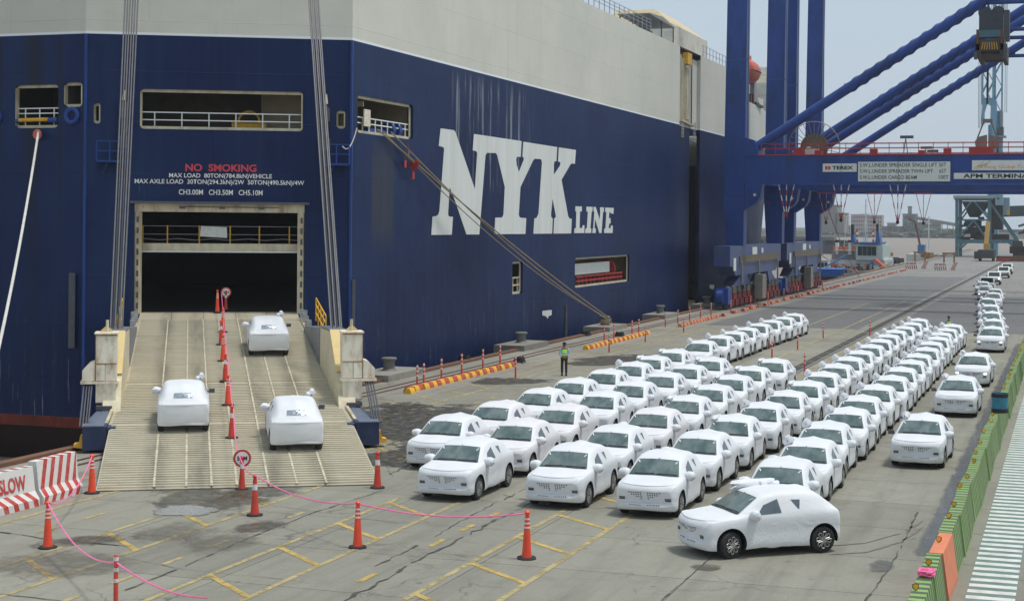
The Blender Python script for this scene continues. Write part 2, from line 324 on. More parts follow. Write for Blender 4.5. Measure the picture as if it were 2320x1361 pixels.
# ------------------------------------------------------------------ mesh helpers
class MB:
    def __init__(s): s.v = []; s.f = []; s.m = []
    def add(s, vs, fs, mi=0):
        k = len(s.v); s.v += [tuple(x) for x in vs]; s.f += [tuple(i + k for i in f) for f in fs]; s.m += [mi] * len(fs); return s
    def box(s, c, d, mi=0, rot=None):
        a, b_, e = d[0] / 2, d[1] / 2, d[2] / 2
        vs = [Vector((x, y, z)) for z in (-e, e) for x, y in ((-a, -b_), (a, -b_), (a, b_), (-a, b_))]
        if rot: vs = [rot @ v for v in vs]
        c = Vector(c); vs = [v + c for v in vs]
        return s.add(vs, [(3, 2, 1, 0), (4, 5, 6, 7), (0, 1, 5, 4), (1, 2, 6, 5), (2, 3, 7, 6), (3, 0, 4, 7)], mi)
    def bb(s, x0, x1, y0, y1, z0, z1, mi=0):
        return s.box(((x0 + x1) / 2, (y0 + y1) / 2, (z0 + z1) / 2), (abs(x1 - x0), abs(y1 - y0), abs(z1 - z0)), mi)
    def bar(s, p, q, a, b_=None, mi=0, up=(0, 0, 1)):
        b_ = b_ or a; p = Vector(p); q = Vector(q); d = (q - p).normalized(); up = Vector(up)
        if abs(d.dot(up)) > .99: up = Vector((0, 1, 0))
        x = d.cross(up).normalized(); z = x.cross(d)
        vs = [o + x * sx * a / 2 + z * sz * b_ / 2 for o in (p, q) for sx, sz in ((-1, -1), (1, -1), (1, 1), (-1, 1))]
        return s.add(vs, [(3, 2, 1, 0), (4, 5, 6, 7), (0, 1, 5, 4), (1, 2, 6, 5), (2, 3, 7, 6), (3, 0, 4, 7)], mi)
    def tube(s, pts, r, n=8, mi=0, cap=True):
        pts = [Vector(p) for p in pts]; rs = r if isinstance(r, (list, tuple)) else [r] * len(pts)
        vs = []; x = None
        for i, p in enumerate(pts):
            d = (pts[min(i + 1, len(pts) - 1)] - pts[max(i - 1, 0)]).normalized()
            if x is None:
                u = Vector((0, 0, 1)) if abs(d.z) < .95 else Vector((0, 1, 0)); x = d.cross(u).normalized()
            else: x = (x - d * x.dot(d)).normalized()
            y = d.cross(x)
            for k in range(n):
                a = 2 * math.pi * k / n; vs.append(p + (x * math.cos(a) + y * math.sin(a)) * rs[i])
        fs = [(i * n + k, i * n + (k + 1) % n, (i + 1) * n + (k + 1) % n, (i + 1) * n + k) for i in range(len(pts) - 1) for k in range(n)]
        if cap: fs += [tuple(range(n))[::-1], tuple((len(pts) - 1) * n + k for k in range(n))]
        return s.add(vs, fs, mi)
    def lathe(s, prof, c=(0, 0, 0), n=16, mi=0, axis='Z', cap=True):
        vs = []
        for r, h in prof:
            for k in range(n):
                a = 2 * math.pi * k / n; p = (r * math.cos(a), r * math.sin(a), h)
                if axis == 'X': p = (h, p[0], p[1])
                if axis == 'Y': p = (p[1], h, p[0])
                vs.append(Vector(p) + Vector(c))
        fs = [(i * n + k, i * n + (k + 1) % n, (i + 1) * n + (k + 1) % n, (i + 1) * n + k) for i in range(len(prof) - 1) for k in range(n)]
        if cap: fs += [tuple(range(n))[::-1], tuple((len(prof) - 1) * n + k for k in range(n))]
        return s.add(vs, fs, mi)
    def prism(s, poly, ext, mi=0):          # poly: 3d points of one face, ext: vector of thickness
        poly = [Vector(p) for p in poly]; ext = Vector(ext); n = len(poly)
        tri = tessellate_polygon([poly])
        fs = [tuple(t) for t in tri] + [tuple(i + n for i in t)[::-1] for t in tri] + [(i, (i + 1) % n, (i + 1) % n + n, i + n) for i in range(n)]
        return s.add(poly + [p + ext for p in poly], fs, mi)
    def sheet(s, poly, mi=0):
        poly = [Vector(p) for p in poly]; return s.add(poly, [tuple(t) for t in tessellate_polygon([poly])], mi)
    def mesh(s, name, mats, smooth=False, fix=True):
        me = bpy.data.meshes.new(name); me.from_pydata(s.v, [], s.f)
        for m in (mats if isinstance(mats, (list, tuple)) else [mats]): me.materials.append(m)
        me.polygons.foreach_set('material_index', s.m)
        if fix:
            bm = bmesh.new(); bm.from_mesh(me); bmesh.ops.recalc_face_normals(bm, faces=bm.faces); bm.to_mesh(me); bm.free()
        if smooth:
            me.polygons.foreach_set('use_smooth', [True] * len(me.polygons))
            try: me.set_sharp_from_angle(angle=R(40))
            except Exception: pass
        me.update(); return me
    def build(s, name, mats, parent=None, smooth=False, loc=None, fix=True, **kw):
        return put(name, s.mesh(name, mats, smooth, fix), parent, loc, **kw)
def put(name, me, parent=None, loc=None, rot=None, **kw):
    o = bpy.data.objects.new(name, me); col.objects.link(o)
    if parent: o.parent = parent
    if loc is not None: o.location = loc
    if rot is not None: o.rotation_euler = rot
    tag(o, **kw); return o
def tag(o, label=None, cat=None, group=None, kind=None):
    if label: o['label'] = label
    if cat: o['category'] = cat
    if group: o['group'] = group
    if kind: o['kind'] = kind
    return o
def thing(name, label, cat, loc=(0, 0, 0), rz=0, group=None):
    o = bpy.data.objects.new(name, None); col.objects.link(o); o.location = loc; o.rotation_euler = (0, 0, rz)
    o.empty_display_size = .3
    return tag(o, label, cat, group)
KIDS = {}
def kids(o): return [c for c in col.objects if c.parent is o] if o.name not in KIDS else KIDS[o.name]
def copy_tree(o, parent=None, skip=()):
    c = o.copy(); col.objects.link(c)
    if parent: c.parent = parent
    for k in KIDS_OF(o):
        if k.name.split('.')[0] in skip: continue
        copy_tree(k, c, skip)
    return c
_kc = {}
def KIDS_OF(o):
    if o.name not in _kc: _kc[o.name] = [k for k in o.children]
    return _kc[o.name]
def text_mesh(body, width, height, bold=.0, ext=.004, squeeze=None):
    cu = bpy.data.curves.new('t', 'FONT'); cu.body = body; cu.size = 1; cu.offset = bold; cu.extrude = 0; cu.resolution_u = 3
    o = bpy.data.objects.new('t', cu); col.objects.link(o)
    bpy.context.view_layer.update()
    me = bpy.data.meshes.new_from_object(o.evaluated_get(bpy.context.evaluated_depsgraph_get()))
    bpy.data.objects.remove(o); bpy.data.curves.remove(cu)
    xs = [v.co.x for v in me.vertices]; ys = [v.co.y for v in me.vertices]
    x0, x1, y0, y1 = min(xs), max(xs), min(ys), max(ys)
    for v in me.vertices:
        v.co.x = (v.co.x - x0) / (x1 - x0) * width; v.co.y = (v.co.y - y0) / (y1 - y0) * height; v.co.z = 0
    return me
def text_part(body, org, dx, up, width, height, m, parent, name='lettering', bold=.02):
    me = text_mesh(body, width, height, bold); me.materials.clear(); me.materials.append(m)
    dx = Vector(dx).normalized(); up = Vector(up).normalized(); nn = dx.cross(up)
    M = Matrix((dx, up, nn)).transposed().to_4x4(); M.translation = Vector(org)
    me.transform(M)
    return put(name, me, parent)
ORD = ['first', 'second', 'third', 'fourth', 'fifth', 'sixth', 'seventh', 'eighth', 'ninth', 'tenth', 'eleventh', 'twelfth', 'thirteenth', 'fourteenth', 'fifteenth', 'sixteenth', 'seventeenth', 'eighteenth', 'nineteenth', 'twentieth']
def ordn(i):
    if i < 20: return ORD[i]
    return ('twenty-', 'thirty-')[(i - 19) // 10 if (i + 1) % 10 else 0] + ORD[(i) % 10] if (i + 1) % 10 else 'thirtieth'

# ================================================================== SETTING
# base of the quay (mass under the slabs) and paving
mb = MB(); mb.bb(-32.95, 300, -60, 570, -9, -.03); mb.build('quay_base', MATS['crack_fill'], kind='structure')
ground = MB().bb(16.6, 299, -59, 569, -.029, 0).bb(-32.9, 16.6, 144.02, 569, -.029, 0).bb(-32.9, 16.6, -59, 23.98, -.029, 0).build('ground', M_FAR, kind='structure')
slab_me = MB().box((0, 0, -.0145), (4.95 - .022, 4.0 - .022, .029)).mesh('slab', M_CONC)
paving = bpy.data.objects.new('paving', None); col.objects.link(paving); tag(paving, kind='structure')
xs = [-33.0 + 4.95 * i + .02 for i in range(10)]
edge_me = MB().box((0, 0, -.0145), (4.95 - .022, 4.0 - .022, .029)).mesh('edge_slab', M_EDGE)
for i, x in enumerate(xs):
    for j in range(30):
        y = 26 + 4 * j
        o = put('slab', edge_me if i == 0 else slab_me, paving, (x + 2.475 + (.0), y, 0))
water = MB().add([(-1500, -380, -4.4), (1500, -380, -4.4), (1500, 3000, -4.4), (-1500, 3000, -4.4)], [(0, 1, 2, 3)])
m, n, l, b = nodes_of('river_water')
g = n.new('ShaderNodeNewGeometry').outputs['Position']
l.new(mixc(n, l, mapr(n, l, noise_n(n, l, scaled(n, l, g, (1, .25, 1)), .05, 5, .6), .35, .7), (.215, .178, .142), (.26, .215, .172)), b.inputs['Base Color'])
b.inputs['Roughness'].default_value = .5; b.inputs['Specular IOR Level'].default_value = .25
wv = noise_n(n, l, scaled(n, l, g, (1, .6, 1)), .9, 6, .65); bp = n.new('ShaderNodeBump'); bp.inputs['Distance'].default_value = .35; l.new(wv, bp.inputs['Height']); l.new(bp.outputs[0], b.inputs['Normal'])
water.build('water', m, kind='structure', fix=False)

# yellow parking-bay lines, hatch bars and centre dashes
def line_sheet(mb, x0, y0, x1, y1, wd=.15, z=.009, mi=0):
    d = Vector((x1 - x0, y1 - y0)).normalized(); p = Vector((-d.y, d.x)) * wd / 2
    mb.add([(x0 - p.x, y0 - p.y, z), (x0 + p.x, y0 + p.y, z), (x1 + p.x, y1 + p.y, z), (x1 - p.x, y1 - p.y, z)], [(0, 1, 2, 3)], mi)
mk = MB()
for x, y0, y1 in ((-26.72, 24, 126), (-23.43, 24, 128), (-21.55, 24, 128), (-18.5, 24, 43.5), (-16.62, 24, 43.5), (-13.43, 24, 60), (-11.5, 24, 43.5), (-28.95, 26, 66), (-28.6, 85.5, 97), (-28.6, 115, 122), (-16.75, 78, 176), (-13.75, 79, 125), (-19.9, 124, 170)):
    line_sheet(mk, x, y0, x, y1)
for (x0, x1) in ((-23.43, -21.55), (-18.5, -16.62), (-13.43, -11.5)):
    k = 0
    y = 25.6
    while y < (70 if x0 < -20 else 46):
        line_sheet(mk, x0, y, x1, y - 1.6, .17, .0095, 1); y += 3.4
y = 60
while y < 124:
    line_sheet(mk, -28.9, y, -26.75, y - 1.9, .13, .0095, 1); y += 3.1
y = 80
while y < 126:
    line_sheet(mk, -16.7, y, -13.8, y - 1.9, .12, .0095, 0); y += 3.4
for xc in (-25.07, -20.07, -15.05):
    y = 26.6
    while y < (120 if xc < -24 else 43):
        if random.random() < .3: y += 2.13; continue
        line_sheet(mk, xc, y, xc, y + .95, .15, .009, 1 if xc > -19 else 0); y += 2.13
mk.build('yellow_markings', [M_YEL, M_YEL2], kind='structure', fix=False)
wm = MB()
line_sheet(wm, -28.5, 124.7, -16.4, 123.2, .3); line_sheet(wm, -16.2, 123.1, 6, 122.6, .3)
for xx, yy, ww in ((-10.7, 171, 3), (-4.5, 176, 6), (-3.2, 160, 6), (-24, 300, 12), (-16.3, 300, 8), (-17, 205, 1.3), (-19, 160, 1.5), (-16.5, 161, 1.6), (-2.5, 95, 4)):
    line_sheet(wm, xx, yy, xx + ww, yy + .1, .35)
wm.build('white_markings', M_WLINE, kind='structure', fix=False)
# darker asphalt lane and tyre-polished bands further along the quay
asp = MB(); asp.sheet([(-27.6, 126.5, .0045), (-15.6, 126.5, .0045), (-15.3, 262, .0045), (-26.5, 262, .0045)]); asp.sheet([(-13.6, 126.2, .0045), (-1.5, 126.2, .0045), (-1.5, 190, .0045), (-13.6, 196, .0045)])
asp.build('asphalt_lane', M_ASPH, kind='structure', fix=False)
# flush crane rails
m_groove = mat('rail_groove', (.05, .047, .042), .8, dirt=(.14, .1, .06), dscale=2)
rl = MB()
for x in (-31.35, -30.75):
    rl.bb(x - .11, x + .11, 20, 568, .0005, .005, 0); rl.bb(x - .035, x + .035, 20, 568, .0055, .03, 1)
rl.build('waterside_rail', [m_groove, M_RUST], kind='structure')
rl = MB(); rl.bb(-14.85, -14.05, 80, 566, .0005, .005, 0); rl.bb(-14.2, -14.13, 44, 566, .0055, .03, 1)
rl.build('landside_rail', [m_groove, M_STEEL], kind='structure')
MB().bb(-33.05, -32.65, -40, 569, -.6, .14).build('quay_edge_beam', M_RUST, kind='structure')
# walkway
wk = MB(); wk.bb(-2.15, -1.1, 22, 112, .0005, .005, 0); wk.build('walkway', M_WALKG, kind='structure')
wk = MB(); y = 22.1
while y < 112: wk.bb(-2.14, -1.11, y, y + .31, .0055, .0095, 0); y += .62
wk.build('walkway_stripes', M_WALKW, kind='structure')
# cracks
def crack(mb, pts, wd, jit, step=.35, z=.0135):
    for a, b_ in zip(pts[:-1], pts[1:]):
        a = Vector(a[:2]); b_ = Vector(b_[:2]); L_ = (b_ - a).length; nn = max(2, int(L_ / step)); d = (b_ - a) / L_; p = Vector((-d.y, d.x))
        prev = a; 
        for i in range(1, nn + 1):
            q = a + d * L_ * i / nn + (p * random.uniform(-jit, jit) if i < nn else p * 0)
            ww = wd * random.choice((.25, .4, .5, .7, 1.1)); 
            if random.random() > .04: line_sheet(mb, prev.x, prev.y, q.x, q.y, ww, z)
            prev = q
cr = MB()
for pts, wd, j in (([(850, 1326), (960, 1262), (1050, 1216), (1207, 1137)], .09, .09), ([(780, 1361), (850, 1326)], .16, .1), ([(850, 1282), (945, 1235)], .07, .07), ([(985, 1215), (1100, 1150), (1195, 1106)], .05, .06), ([(265, 1345), (400, 1290), (560, 1220), (700, 1165), (868, 1110)], .055, .03),
    ([(1498, 1361), (1605, 1268)], .04, .02), ([(1960, 1361), (2020, 1280), (2080, 1160)], .05, .03), ([(0, 1205), (120, 1222), (300, 1238)], .09, .05), ([(0, 1345), (140, 1361)], .06, .05), ([(880, 1075), (990, 1028)], .05, .04), ([(620, 1145), (900, 1185), (1020, 1194)], .02, .03), ([(500, 1215), (720, 1225)], .015, .03), ([(270, 1260), (420, 1290), (640, 1312)], .02, .04), ([(1000, 1250), (1060, 1262)], .02, .05), ([(1140, 1120), (1200, 1135)], .02, .05), ([(860, 1030), (890, 1080)], .03, .06)):
    crack(cr, [at(*p) for p in pts], wd, j)
cr.build('pavement_cracks', M_CRACK, kind='stuff', fix=False)
# wet and oily stains
def stain(name, px0, px1, w_, m, z=.0045):
    a = at(*px0); b_ = at(*px1); d = b_ - a; L_ = d.length; 
    me = MB().add([(-L_ / 2, -w_ / 2, 0), (L_ / 2, -w_ / 2, 0), (L_ / 2, w_ / 2, 0), (-L_ / 2, w_ / 2, 0)], [(0, 1, 2, 3)]).mesh(name, m, fix=False)
    c = (a + b_) / 2
    return put(name, me, None, (c.x, c.y, z), (0, 0, math.atan2(d.y, d.x)), kind='structure')
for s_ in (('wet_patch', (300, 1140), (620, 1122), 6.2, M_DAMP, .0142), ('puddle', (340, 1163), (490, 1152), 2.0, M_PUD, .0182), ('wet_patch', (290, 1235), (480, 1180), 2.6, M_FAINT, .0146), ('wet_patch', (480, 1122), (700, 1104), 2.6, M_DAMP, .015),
           ('oil_patch', (815, 1020), (990, 905), 11, M_OIL, .0154), ('oil_patch', (850, 1062), (965, 1010), 4.5, M_OIL, .0158), ('oil_patch', (1060, 870), (1250, 856), 4.5, M_OIL, .0162), ('oil_patch', (1290, 834), (1480, 802), 6, M_OIL, .0166),
           ('wet_patch', (0, 1320), (260, 1240), 4.5, M_FAINT, .017), ('oil_patch', (1560, 1292), (1635, 1277), 1.0, M_DAMP, .0174), ('wet_patch', (380, 1260), (600, 1200), 2.4, M_FAINT, .0178), ('oil_patch', (1985, 1300), (2010, 1265), .8, M_DAMP, .0186), ('wet_patch', (520, 1215), (640, 1175), 1.6, M_DAMP, .019), ('wet_patch', (60, 1235), (300, 1215), 1.5, M_DAMP, .0192)):
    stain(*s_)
# wet tyre track left by the driven cars
m, n, l, b = nodes_of('wet_track'); g = n.new('ShaderNodeNewGeometry').outputs['Position']; sx = n.new('ShaderNodeSeparateXYZ'); l.new(g, sx.inputs[0])
wob = noise_n(n, l, g, .7, 6, .7)
dx = math_n(n, l, 'ABSOLUTE', math_n(n, l, 'ADD', sx.outputs[0], math_n(n, l, 'ADD', math_n(n, l, 'MULTIPLY', wob, .5), 3.05)))
a = math_n(n, l, 'MULTIPLY', mapr(n, l, dx, .2, .34, 1, 0), mapr(n, l, noise_n(n, l, scaled(n, l, g, (1, .3, 1)), 1.5, 7, .7), .35, .6, .45, .9))
tr = n.new('ShaderNodeBsdfTransparent'); ms = n.new('ShaderNodeMixShader'); l.new(a, ms.inputs[0]); l.new(tr.outputs[0], ms.inputs[1]); l.new(b.outputs[0], ms.inputs[2]); l.new(ms.outputs[0], n['Material Output'].inputs[0])
b.inputs['Base Color'].default_value = (.085, .085, .083, 1); b.inputs['Roughness'].default_value = .22
M_TRACK = m
MB().add([(-4.1, 40.6, .0194), (-2.5, 40.6, .0194), (-2.5, 116, .0194), (-4.1, 116, .0194)], [(0, 1, 2, 3)]).build('wet_tyre_track', M_TRACK, kind='structure', fix=False)
# curved skid marks behind the turning car
sk = MB()
for off in (0, .35):
    P_ = [at(*p) for p in ((1880, 1235 + off * 60), (1960, 1230 + off * 60), (2040, 1208 + off * 55), (2090, 1180 + off * 40))]
    crack(sk, P_, .12, .02, .5, .0135)
m_sk = wet_mat('skid', (.2, .19, .165), .6); 
sk.build('skid_marks', mat('skid_mark', (.19, .182, .155), .8), kind='structure', fix=False)

# ================================================================== SHIP
ship = thing('car_carrier_ship', 'huge blue and white car carrier ship moored along the quay', 'ship', (-35.5, 76.5, 0))
SO = Vector((-35.5, 76.5, 0))
SX = -35.5
L0 = Vector((-47.45, 70.2, 0)); C0 = Vector((-35.5, 76.5, 0))
FD = (C0 - L0).normalized(); FL = (C0 - L0).length; FN = Vector((FD.y, -FD.x, 0))      # outward normal of the ramp face
def wall(mb, P, d, s0, s1, z0, z1, holes, inward, depth=.35):
    d = Vector(d); P = Vector(P)
    ss = sorted({s0, s1, *[h[0] for h in holes], *[h[1] for h in holes]}); zs = sorted({z0, z1, *[h[2] for h in holes], *[h[3] for h in holes]})
    q = lambda s, z: P + d * s + Vector((0, 0, z))
    for a, b_ in zip(ss[:-1], ss[1:]):
        for e, f in zip(zs[:-1], zs[1:]):
            cs, cz = (a + b_) / 2, (e + f) / 2
            if any(h[0] < cs < h[1] and h[2] < cz < h[3] for h in holes): continue
            mb.add([q(a, e), q(b_, e), q(b_, f), q(a, f)], [(0, 1, 2, 3)])
    inward = Vector(inward) * depth
    for h in holes:                              # thickness of the plate round each opening + rounded corners
        c = [q(h[0], h[2]), q(h[1], h[2]), q(h[1], h[3]), q(h[0], h[3])]
        for i in range(4):
            a, b_ = c[i], c[(i + 1) % 4]; mb.add([a, b_, b_ + inward, a + inward], [(0, 1, 2, 3)])
        r = h[4] if len(h) > 4 else 0
        if r:
            for (cs, cz, sx_, sz_) in ((h[0], h[2], 1, 1), (h[1], h[2], -1, 1), (h[1], h[3], -1, -1), (h[0], h[3], 1, -1)):
                arc = [(cs + sx_ * r * (1 - math.sin(t)), cz + sz_ * r * (1 - math.cos(t))) for t in [R(k * 22.5) for k in range(5)]]
                poly = [q(cs, cz)] + [q(*p_) for p_ in arc]
                mb.prism([p_ + inward * .02 for p_ in poly], inward * .9)
hull = MB()
IN1 = -FN
H_STERN = [(2.72, 11.0, 12.68, 14.72, .22), (2.5, 11.12, 3.22, 8.87), (.42, .78, 12.9, 13.95, .16), (12.72, 13.2, 12.85, 13.8, .2)]
wall(hull, L0, FD, 0, FL, -2.1, 27, H_STERN, IN1)
H_LEFT = [(3.9 + 11.5, 3.9 + 14.15, 12.7, 14.92, .25), (3.9 + 14.45, 3.9 + 15.6, 13.75, 15.0, .25), (3.9 + 6, 3.9 + 8.6, 12.7, 14.92, .25)]
# left stern plane, s measured from X=-67.1
PL = Vector((-67.1, 70.2, 0))
wall(hull, PL, (1, 0, 0), 0, 19.65, -2.1, 27, H_LEFT, (0, 1, 0))
# undercut below the transom
hull.add([(-67.1, 70.2, -2.1), (-47.45, 70.2, -2.1), (-47.3, 71.5, -7), (-67.1, 71.5, -7)], [(0, 1, 2, 3)])
hull.add([(-47.45, 70.2, -2.1), (-35.5, 76.5, -2.1), (-35.6, 77.8, -7), (-47.3, 71.5, -7)], [(0, 1, 2, 3)])
H_SIDE = [(.7, 8.25, 12.7, 14.68, .25), (25.7, 27.85, 3.2, 5.4, .12), (40.1, 55.9, 3.12, 5.4, .3)]
wall(hull, C0, (0, 1, 0), 0, 73.9, -2.1, 24.97, H_SIDE, (-1, 0, 0))
wall(hull, C0, (0, 1, 0), 0, 16, 24.97, 27, [], (-1, 0, 0))
hull.add([(SX, 76.5, -2.1), (SX, 150.4, -2.1), (SX, 150.4, -7), (SX - .1, 77.8, -7)], [(0, 1, 2, 3)])
# recess between the two side blocks
rx = SX - .35
hull.add([(SX, 150.4, -7), (rx, 150.4, -7), (rx, 150.4, 24.97), (SX, 150.4, 24.97)], [(0, 1, 2, 3)])
hull.add([(rx, 150.4, -7), (rx, 156.2, -7), (rx, 156.2, 24.4), (rx, 150.4, 24.4)], [(0, 1, 2, 3)]); hull.add([(rx, 156.2, 16.9), (rx, 159.4, 16.9), (rx, 159.4, 24.4), (rx, 156.2, 24.4)], [(0, 1, 2, 3)]); hull.add([(rx, 156.2, -7), (rx - 1, 156.2, -7), (rx - 1, 156.2, 16.9), (rx, 156.2, 16.9)], [(0, 1, 2, 3)]); hull.add([(rx - 1, 156.2, -7), (rx - 1, 159.4, -7), (rx - 1, 159.4, 16.9), (rx - 1, 156.2, 16.9)], [(0, 1, 2, 3)])
hull.add([(rx, 159.4, -7), (SX, 159.4, -7), (SX, 159.4, 24.5), (rx, 159.4, 24.5)], [(0, 1, 2, 3)])
# forward side, tapering to the bow with flare
def bow_x(y, z):
    t = max(0, (y - 178) / 80); fl = min(1, max(0, (z + 3) / 24)); 
    return SX - (15.5 * t ** 2.0) * (1.5 - .72 * fl)
ys = [159.4, 166, 172, 178, 183, 188, 193, 198, 204, 210, 217, 224, 231, 238, 245, 252, 258]; zs = [-7, -2, 3, 8, 13, 17.5, 19.8, 22.25]
for a, b_ in zip(ys[:-1], ys[1:]):
    zz = zs + ([24.97] if b_ <= 172.1 else [])
    for e, f in zip(zz[:-1], zz[1:]):
        hull.add([(bow_x(a, e), a, e), (bow_x(b_, e), b_, e), (bow_x(b_, f), b_, f), (bow_x(a, f), a, f)], [(0, 1, 2, 3)])
hull.add([(SX, 172, 22.25), (SX - 20, 172, 22.25), (SX - 20, 172, 24.97), (SX, 172, 24.97)], [(0, 1, 2, 3)])
hull.add([(bow_x(258, -7), 258, -7), (-67, 258, -7), (-67, 258, 22.2), (bow_x(258, 22.2), 258, 22.2)], [(0, 1, 2, 3)])
hull.add([(-67.1, 70.2, -7), (-67.1, 258, -7), (-67.1, 258, 24.9), (-67.1, 70.2, 24.9)], [(0, 1, 2, 3)])
hull.v = [tuple(Vector(v) - SO) for v in hull.v]
hull.build('hull', M_SHIP, ship, fix=False)
def sh(mb): mb.v = [tuple(Vector(v) - SO) for v in mb.v]; return mb
dk = MB(); dk.add([(SX, 84, 24.95), (SX, 172, 24.95), (-67, 172, 24.95), (-67, 84, 24.95)], [(0, 1, 2, 3)]); dk.add([(SX, 172.1, 22.2), (-48, 257, 22.2), (-67, 257, 22.2), (-67, 172.1, 22.2)], [(0, 1, 2, 3)])
dk.add([(-47.45, 70.3, 26.9), (SX - .05, 76.6, 26.9), (SX - .05, 92.4, 26.9), (-67, 92.4, 26.9), (-67, 70.3, 26.9)], [(0, 1, 2, 3, 4)])
sh(dk).build('weather_deck', M_GREY, ship, fix=False)
# rooms behind the openings
def room(P, d, inn, s0, s1, z0, z1, depth, m, name='mooring_opening', slack=1.2):
    P = Vector(P); d = Vector(d); inn = Vector(inn)
    q = lambda s, z, k: P + d * s + inn * k + Vector((0, 0, z)) - SO
    mb = MB(); a, b_ = s0 - slack, s1 + slack; lo, hi = z0 - .25, z1 + .3
    v = [q(s, z, k) for k in (.36, depth) for s, z in ((a, lo), (b_, lo), (b_, hi), (a, hi))]
    mb.add(v, [(4, 5, 6, 7), (0, 1, 5, 4), (3, 2, 6, 7), (0, 4, 7, 3), (1, 2, 6, 5)])
    # rim round the opening
    for (s_, e_) in (((s0, z0), (s1, z0)), ((s0, z1), (s1, z1)), ((s0, z0), (s0, z1)), ((s1, z0), (s1, z1))):
        mb.bar(q(s_[0], s_[1], .2), q(e_[0], e_[1], .2), .07, .3, 1)
    return mb.build(name, [m, M_CREAM2], ship, fix=False)
def rail_part(P, d, inn, s0, s1, z0, k, parent, hts, n, m, r=.028, name='railing'):
    P = Vector(P); d = Vector(d); inn = Vector(inn); mb = MB()
    q = lambda s, z: P + d * s + inn * k + Vector((0, 0, z)) - SO
    for h in hts: mb.bar(q(s0, z0 + h), q(s1, z0 + h), r * 2)
    for i in range(n): 
        s = s0 + (s1 - s0) * (i + .5) / n; mb.bar(q(s, z0), q(s, z0 + hts[0]), r * 1.8)
    return mb.build(name, m, parent)
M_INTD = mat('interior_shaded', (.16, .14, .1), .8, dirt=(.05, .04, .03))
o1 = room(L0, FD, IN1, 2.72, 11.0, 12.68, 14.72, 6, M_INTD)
rail_part(L0, FD, IN1, 2.75, 10.98, 12.7, .4, o1, (.86, .47, .05), 6, M_WHITE)
q = lambda P, d, inn, s, z, k: Vector(P) + Vector(d) * s + Vector(inn) * k + Vector((0, 0, z)) - SO
mb = MB(); c = q(L0, FD, IN1, 8.2, 13.25, 2.2)
ring = [c + FD * .55 * math.cos(R(a)) + Vector((0, 0, .55 * math.sin(R(a)))) for a in range(-40, 220, 20)]; mb.tube(ring, .07, 6)
mb.tube([c - IN1 * .1 + FD * -.9 - Vector((0, 0, .3)), c + FD * .9 - Vector((0, 0, .3))], .28, 10)
mb.build('winch', [M_YP], o1)
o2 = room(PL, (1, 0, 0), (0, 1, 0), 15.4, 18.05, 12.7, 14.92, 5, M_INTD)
rail_part(PL, (1, 0, 0), (0, 1, 0), 15.42, 18.03, 12.75, .3, o2, (.98, .72), 3, M_WHITE)
mb = MB(); mb.tube([q(PL, (1, 0, 0), (0, 1, 0), 15.6, 13.12, .1), q(PL, (1, 0, 0), (0, 1, 0), 17.4, 13.14, .1)], .1, 8, 0)
mb.tube([q(PL, (1, 0, 0), (0, 1, 0), 17.4, 13.1, .1), q(PL, (1, 0, 0), (0, 1, 0), 17.95, 13.1, .1)], .13, 8, 1); mb.tube([q(PL, (1, 0, 0), (0, 1, 0), 15.42, 13.05, .1), q(PL, (1, 0, 0), (0, 1, 0), 15.6, 13.1, .1)], .13, 8, 1)
mb.build('roller', [M_YP, M_CRANE], o2, smooth=True)
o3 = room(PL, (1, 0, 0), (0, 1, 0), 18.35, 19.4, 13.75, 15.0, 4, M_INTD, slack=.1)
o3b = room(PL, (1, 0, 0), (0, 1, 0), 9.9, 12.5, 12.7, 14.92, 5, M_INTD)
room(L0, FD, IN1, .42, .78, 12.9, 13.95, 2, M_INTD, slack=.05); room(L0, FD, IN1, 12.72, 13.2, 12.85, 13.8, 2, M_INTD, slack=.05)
for X_ in (-48.2, -52.9):        # round fairleads
    mb = MB(); mb.lathe([(.2, .3), (.24, -.1), (.36, -.16), (.46, -.1), (.46, .05)], (X_, 70.2, 13.3), 16, 0, 'Y', cap=False); mb.lathe([(.2, .25), (.01, .26)], (X_, 70.2, 13.3), 16, 1, 'Y', cap=False)
    sh(mb).build('fairlead', [M_CRANE, M_DARK], ship, smooth=True)
S1 = room(C0, (0, 1, 0), (-1, 0, 0), .7, 8.25, 12.7, 14.68, 5.5, M_INT, slack=.3)
rail_part(C0, (0, 1, 0), (-1, 0, 0), .75, 8.2, 12.72, .3, S1, (.85, .55, .12), 9, M_WHITE, .03)
mb = MB()
for s_ in (6.1, 7.0): mb = MB().lathe([(.36, -.2), (.42, -.2), (.42, .2), (.36, .2), (.15, .22)], Vector((SX - .6, 76.5 + s_, 13.15)) - SO, 14, 0, 'Y'); mb.build('mooring_roller', M_CRANE, S1, smooth=True)
mb = MB(); mb.tube([Vector((SX - .5, 79.4, 12.95)) - SO, Vector((SX - .5, 81.8, 12.95)) - SO], .17, 8, 0)
mb.build('fairlead_roller', M_CRANE, S1, smooth=True)
mb = MB(); mb.bb(SX - .1, SX - .04, 78.15, 78.95, 13.1, 14.0); sh(mb).build('notice_board', mat('notice_paper', (.7, .62, .5), .7, var=.3, scale=14), S1)
mb = MB(); mb.bb(SX - 2.6, SX - 2.2, 79.2, 79.4, 12.7, 14.7); mb.bb(SX - 3.2, SX - 2.4, 81.3, 81.6, 12.7, 14.7); mb.bb(SX - 5, SX - .5, 79, 79.1, 14.2, 14.5); sh(mb).build('frame_post', M_CREAM2, S1)
S2 = room(C0, (0, 1, 0), (-1, 0, 0), 25.7, 27.85, 3.2, 5.4, 3, M_DARK, 'bunker_door', .1)
rail_part(C0, (0, 1, 0), (-1, 0, 0), 25.8, 27.8, 3.25, .2, S2, (1.05, .55), 2, M_CREAM, .05)
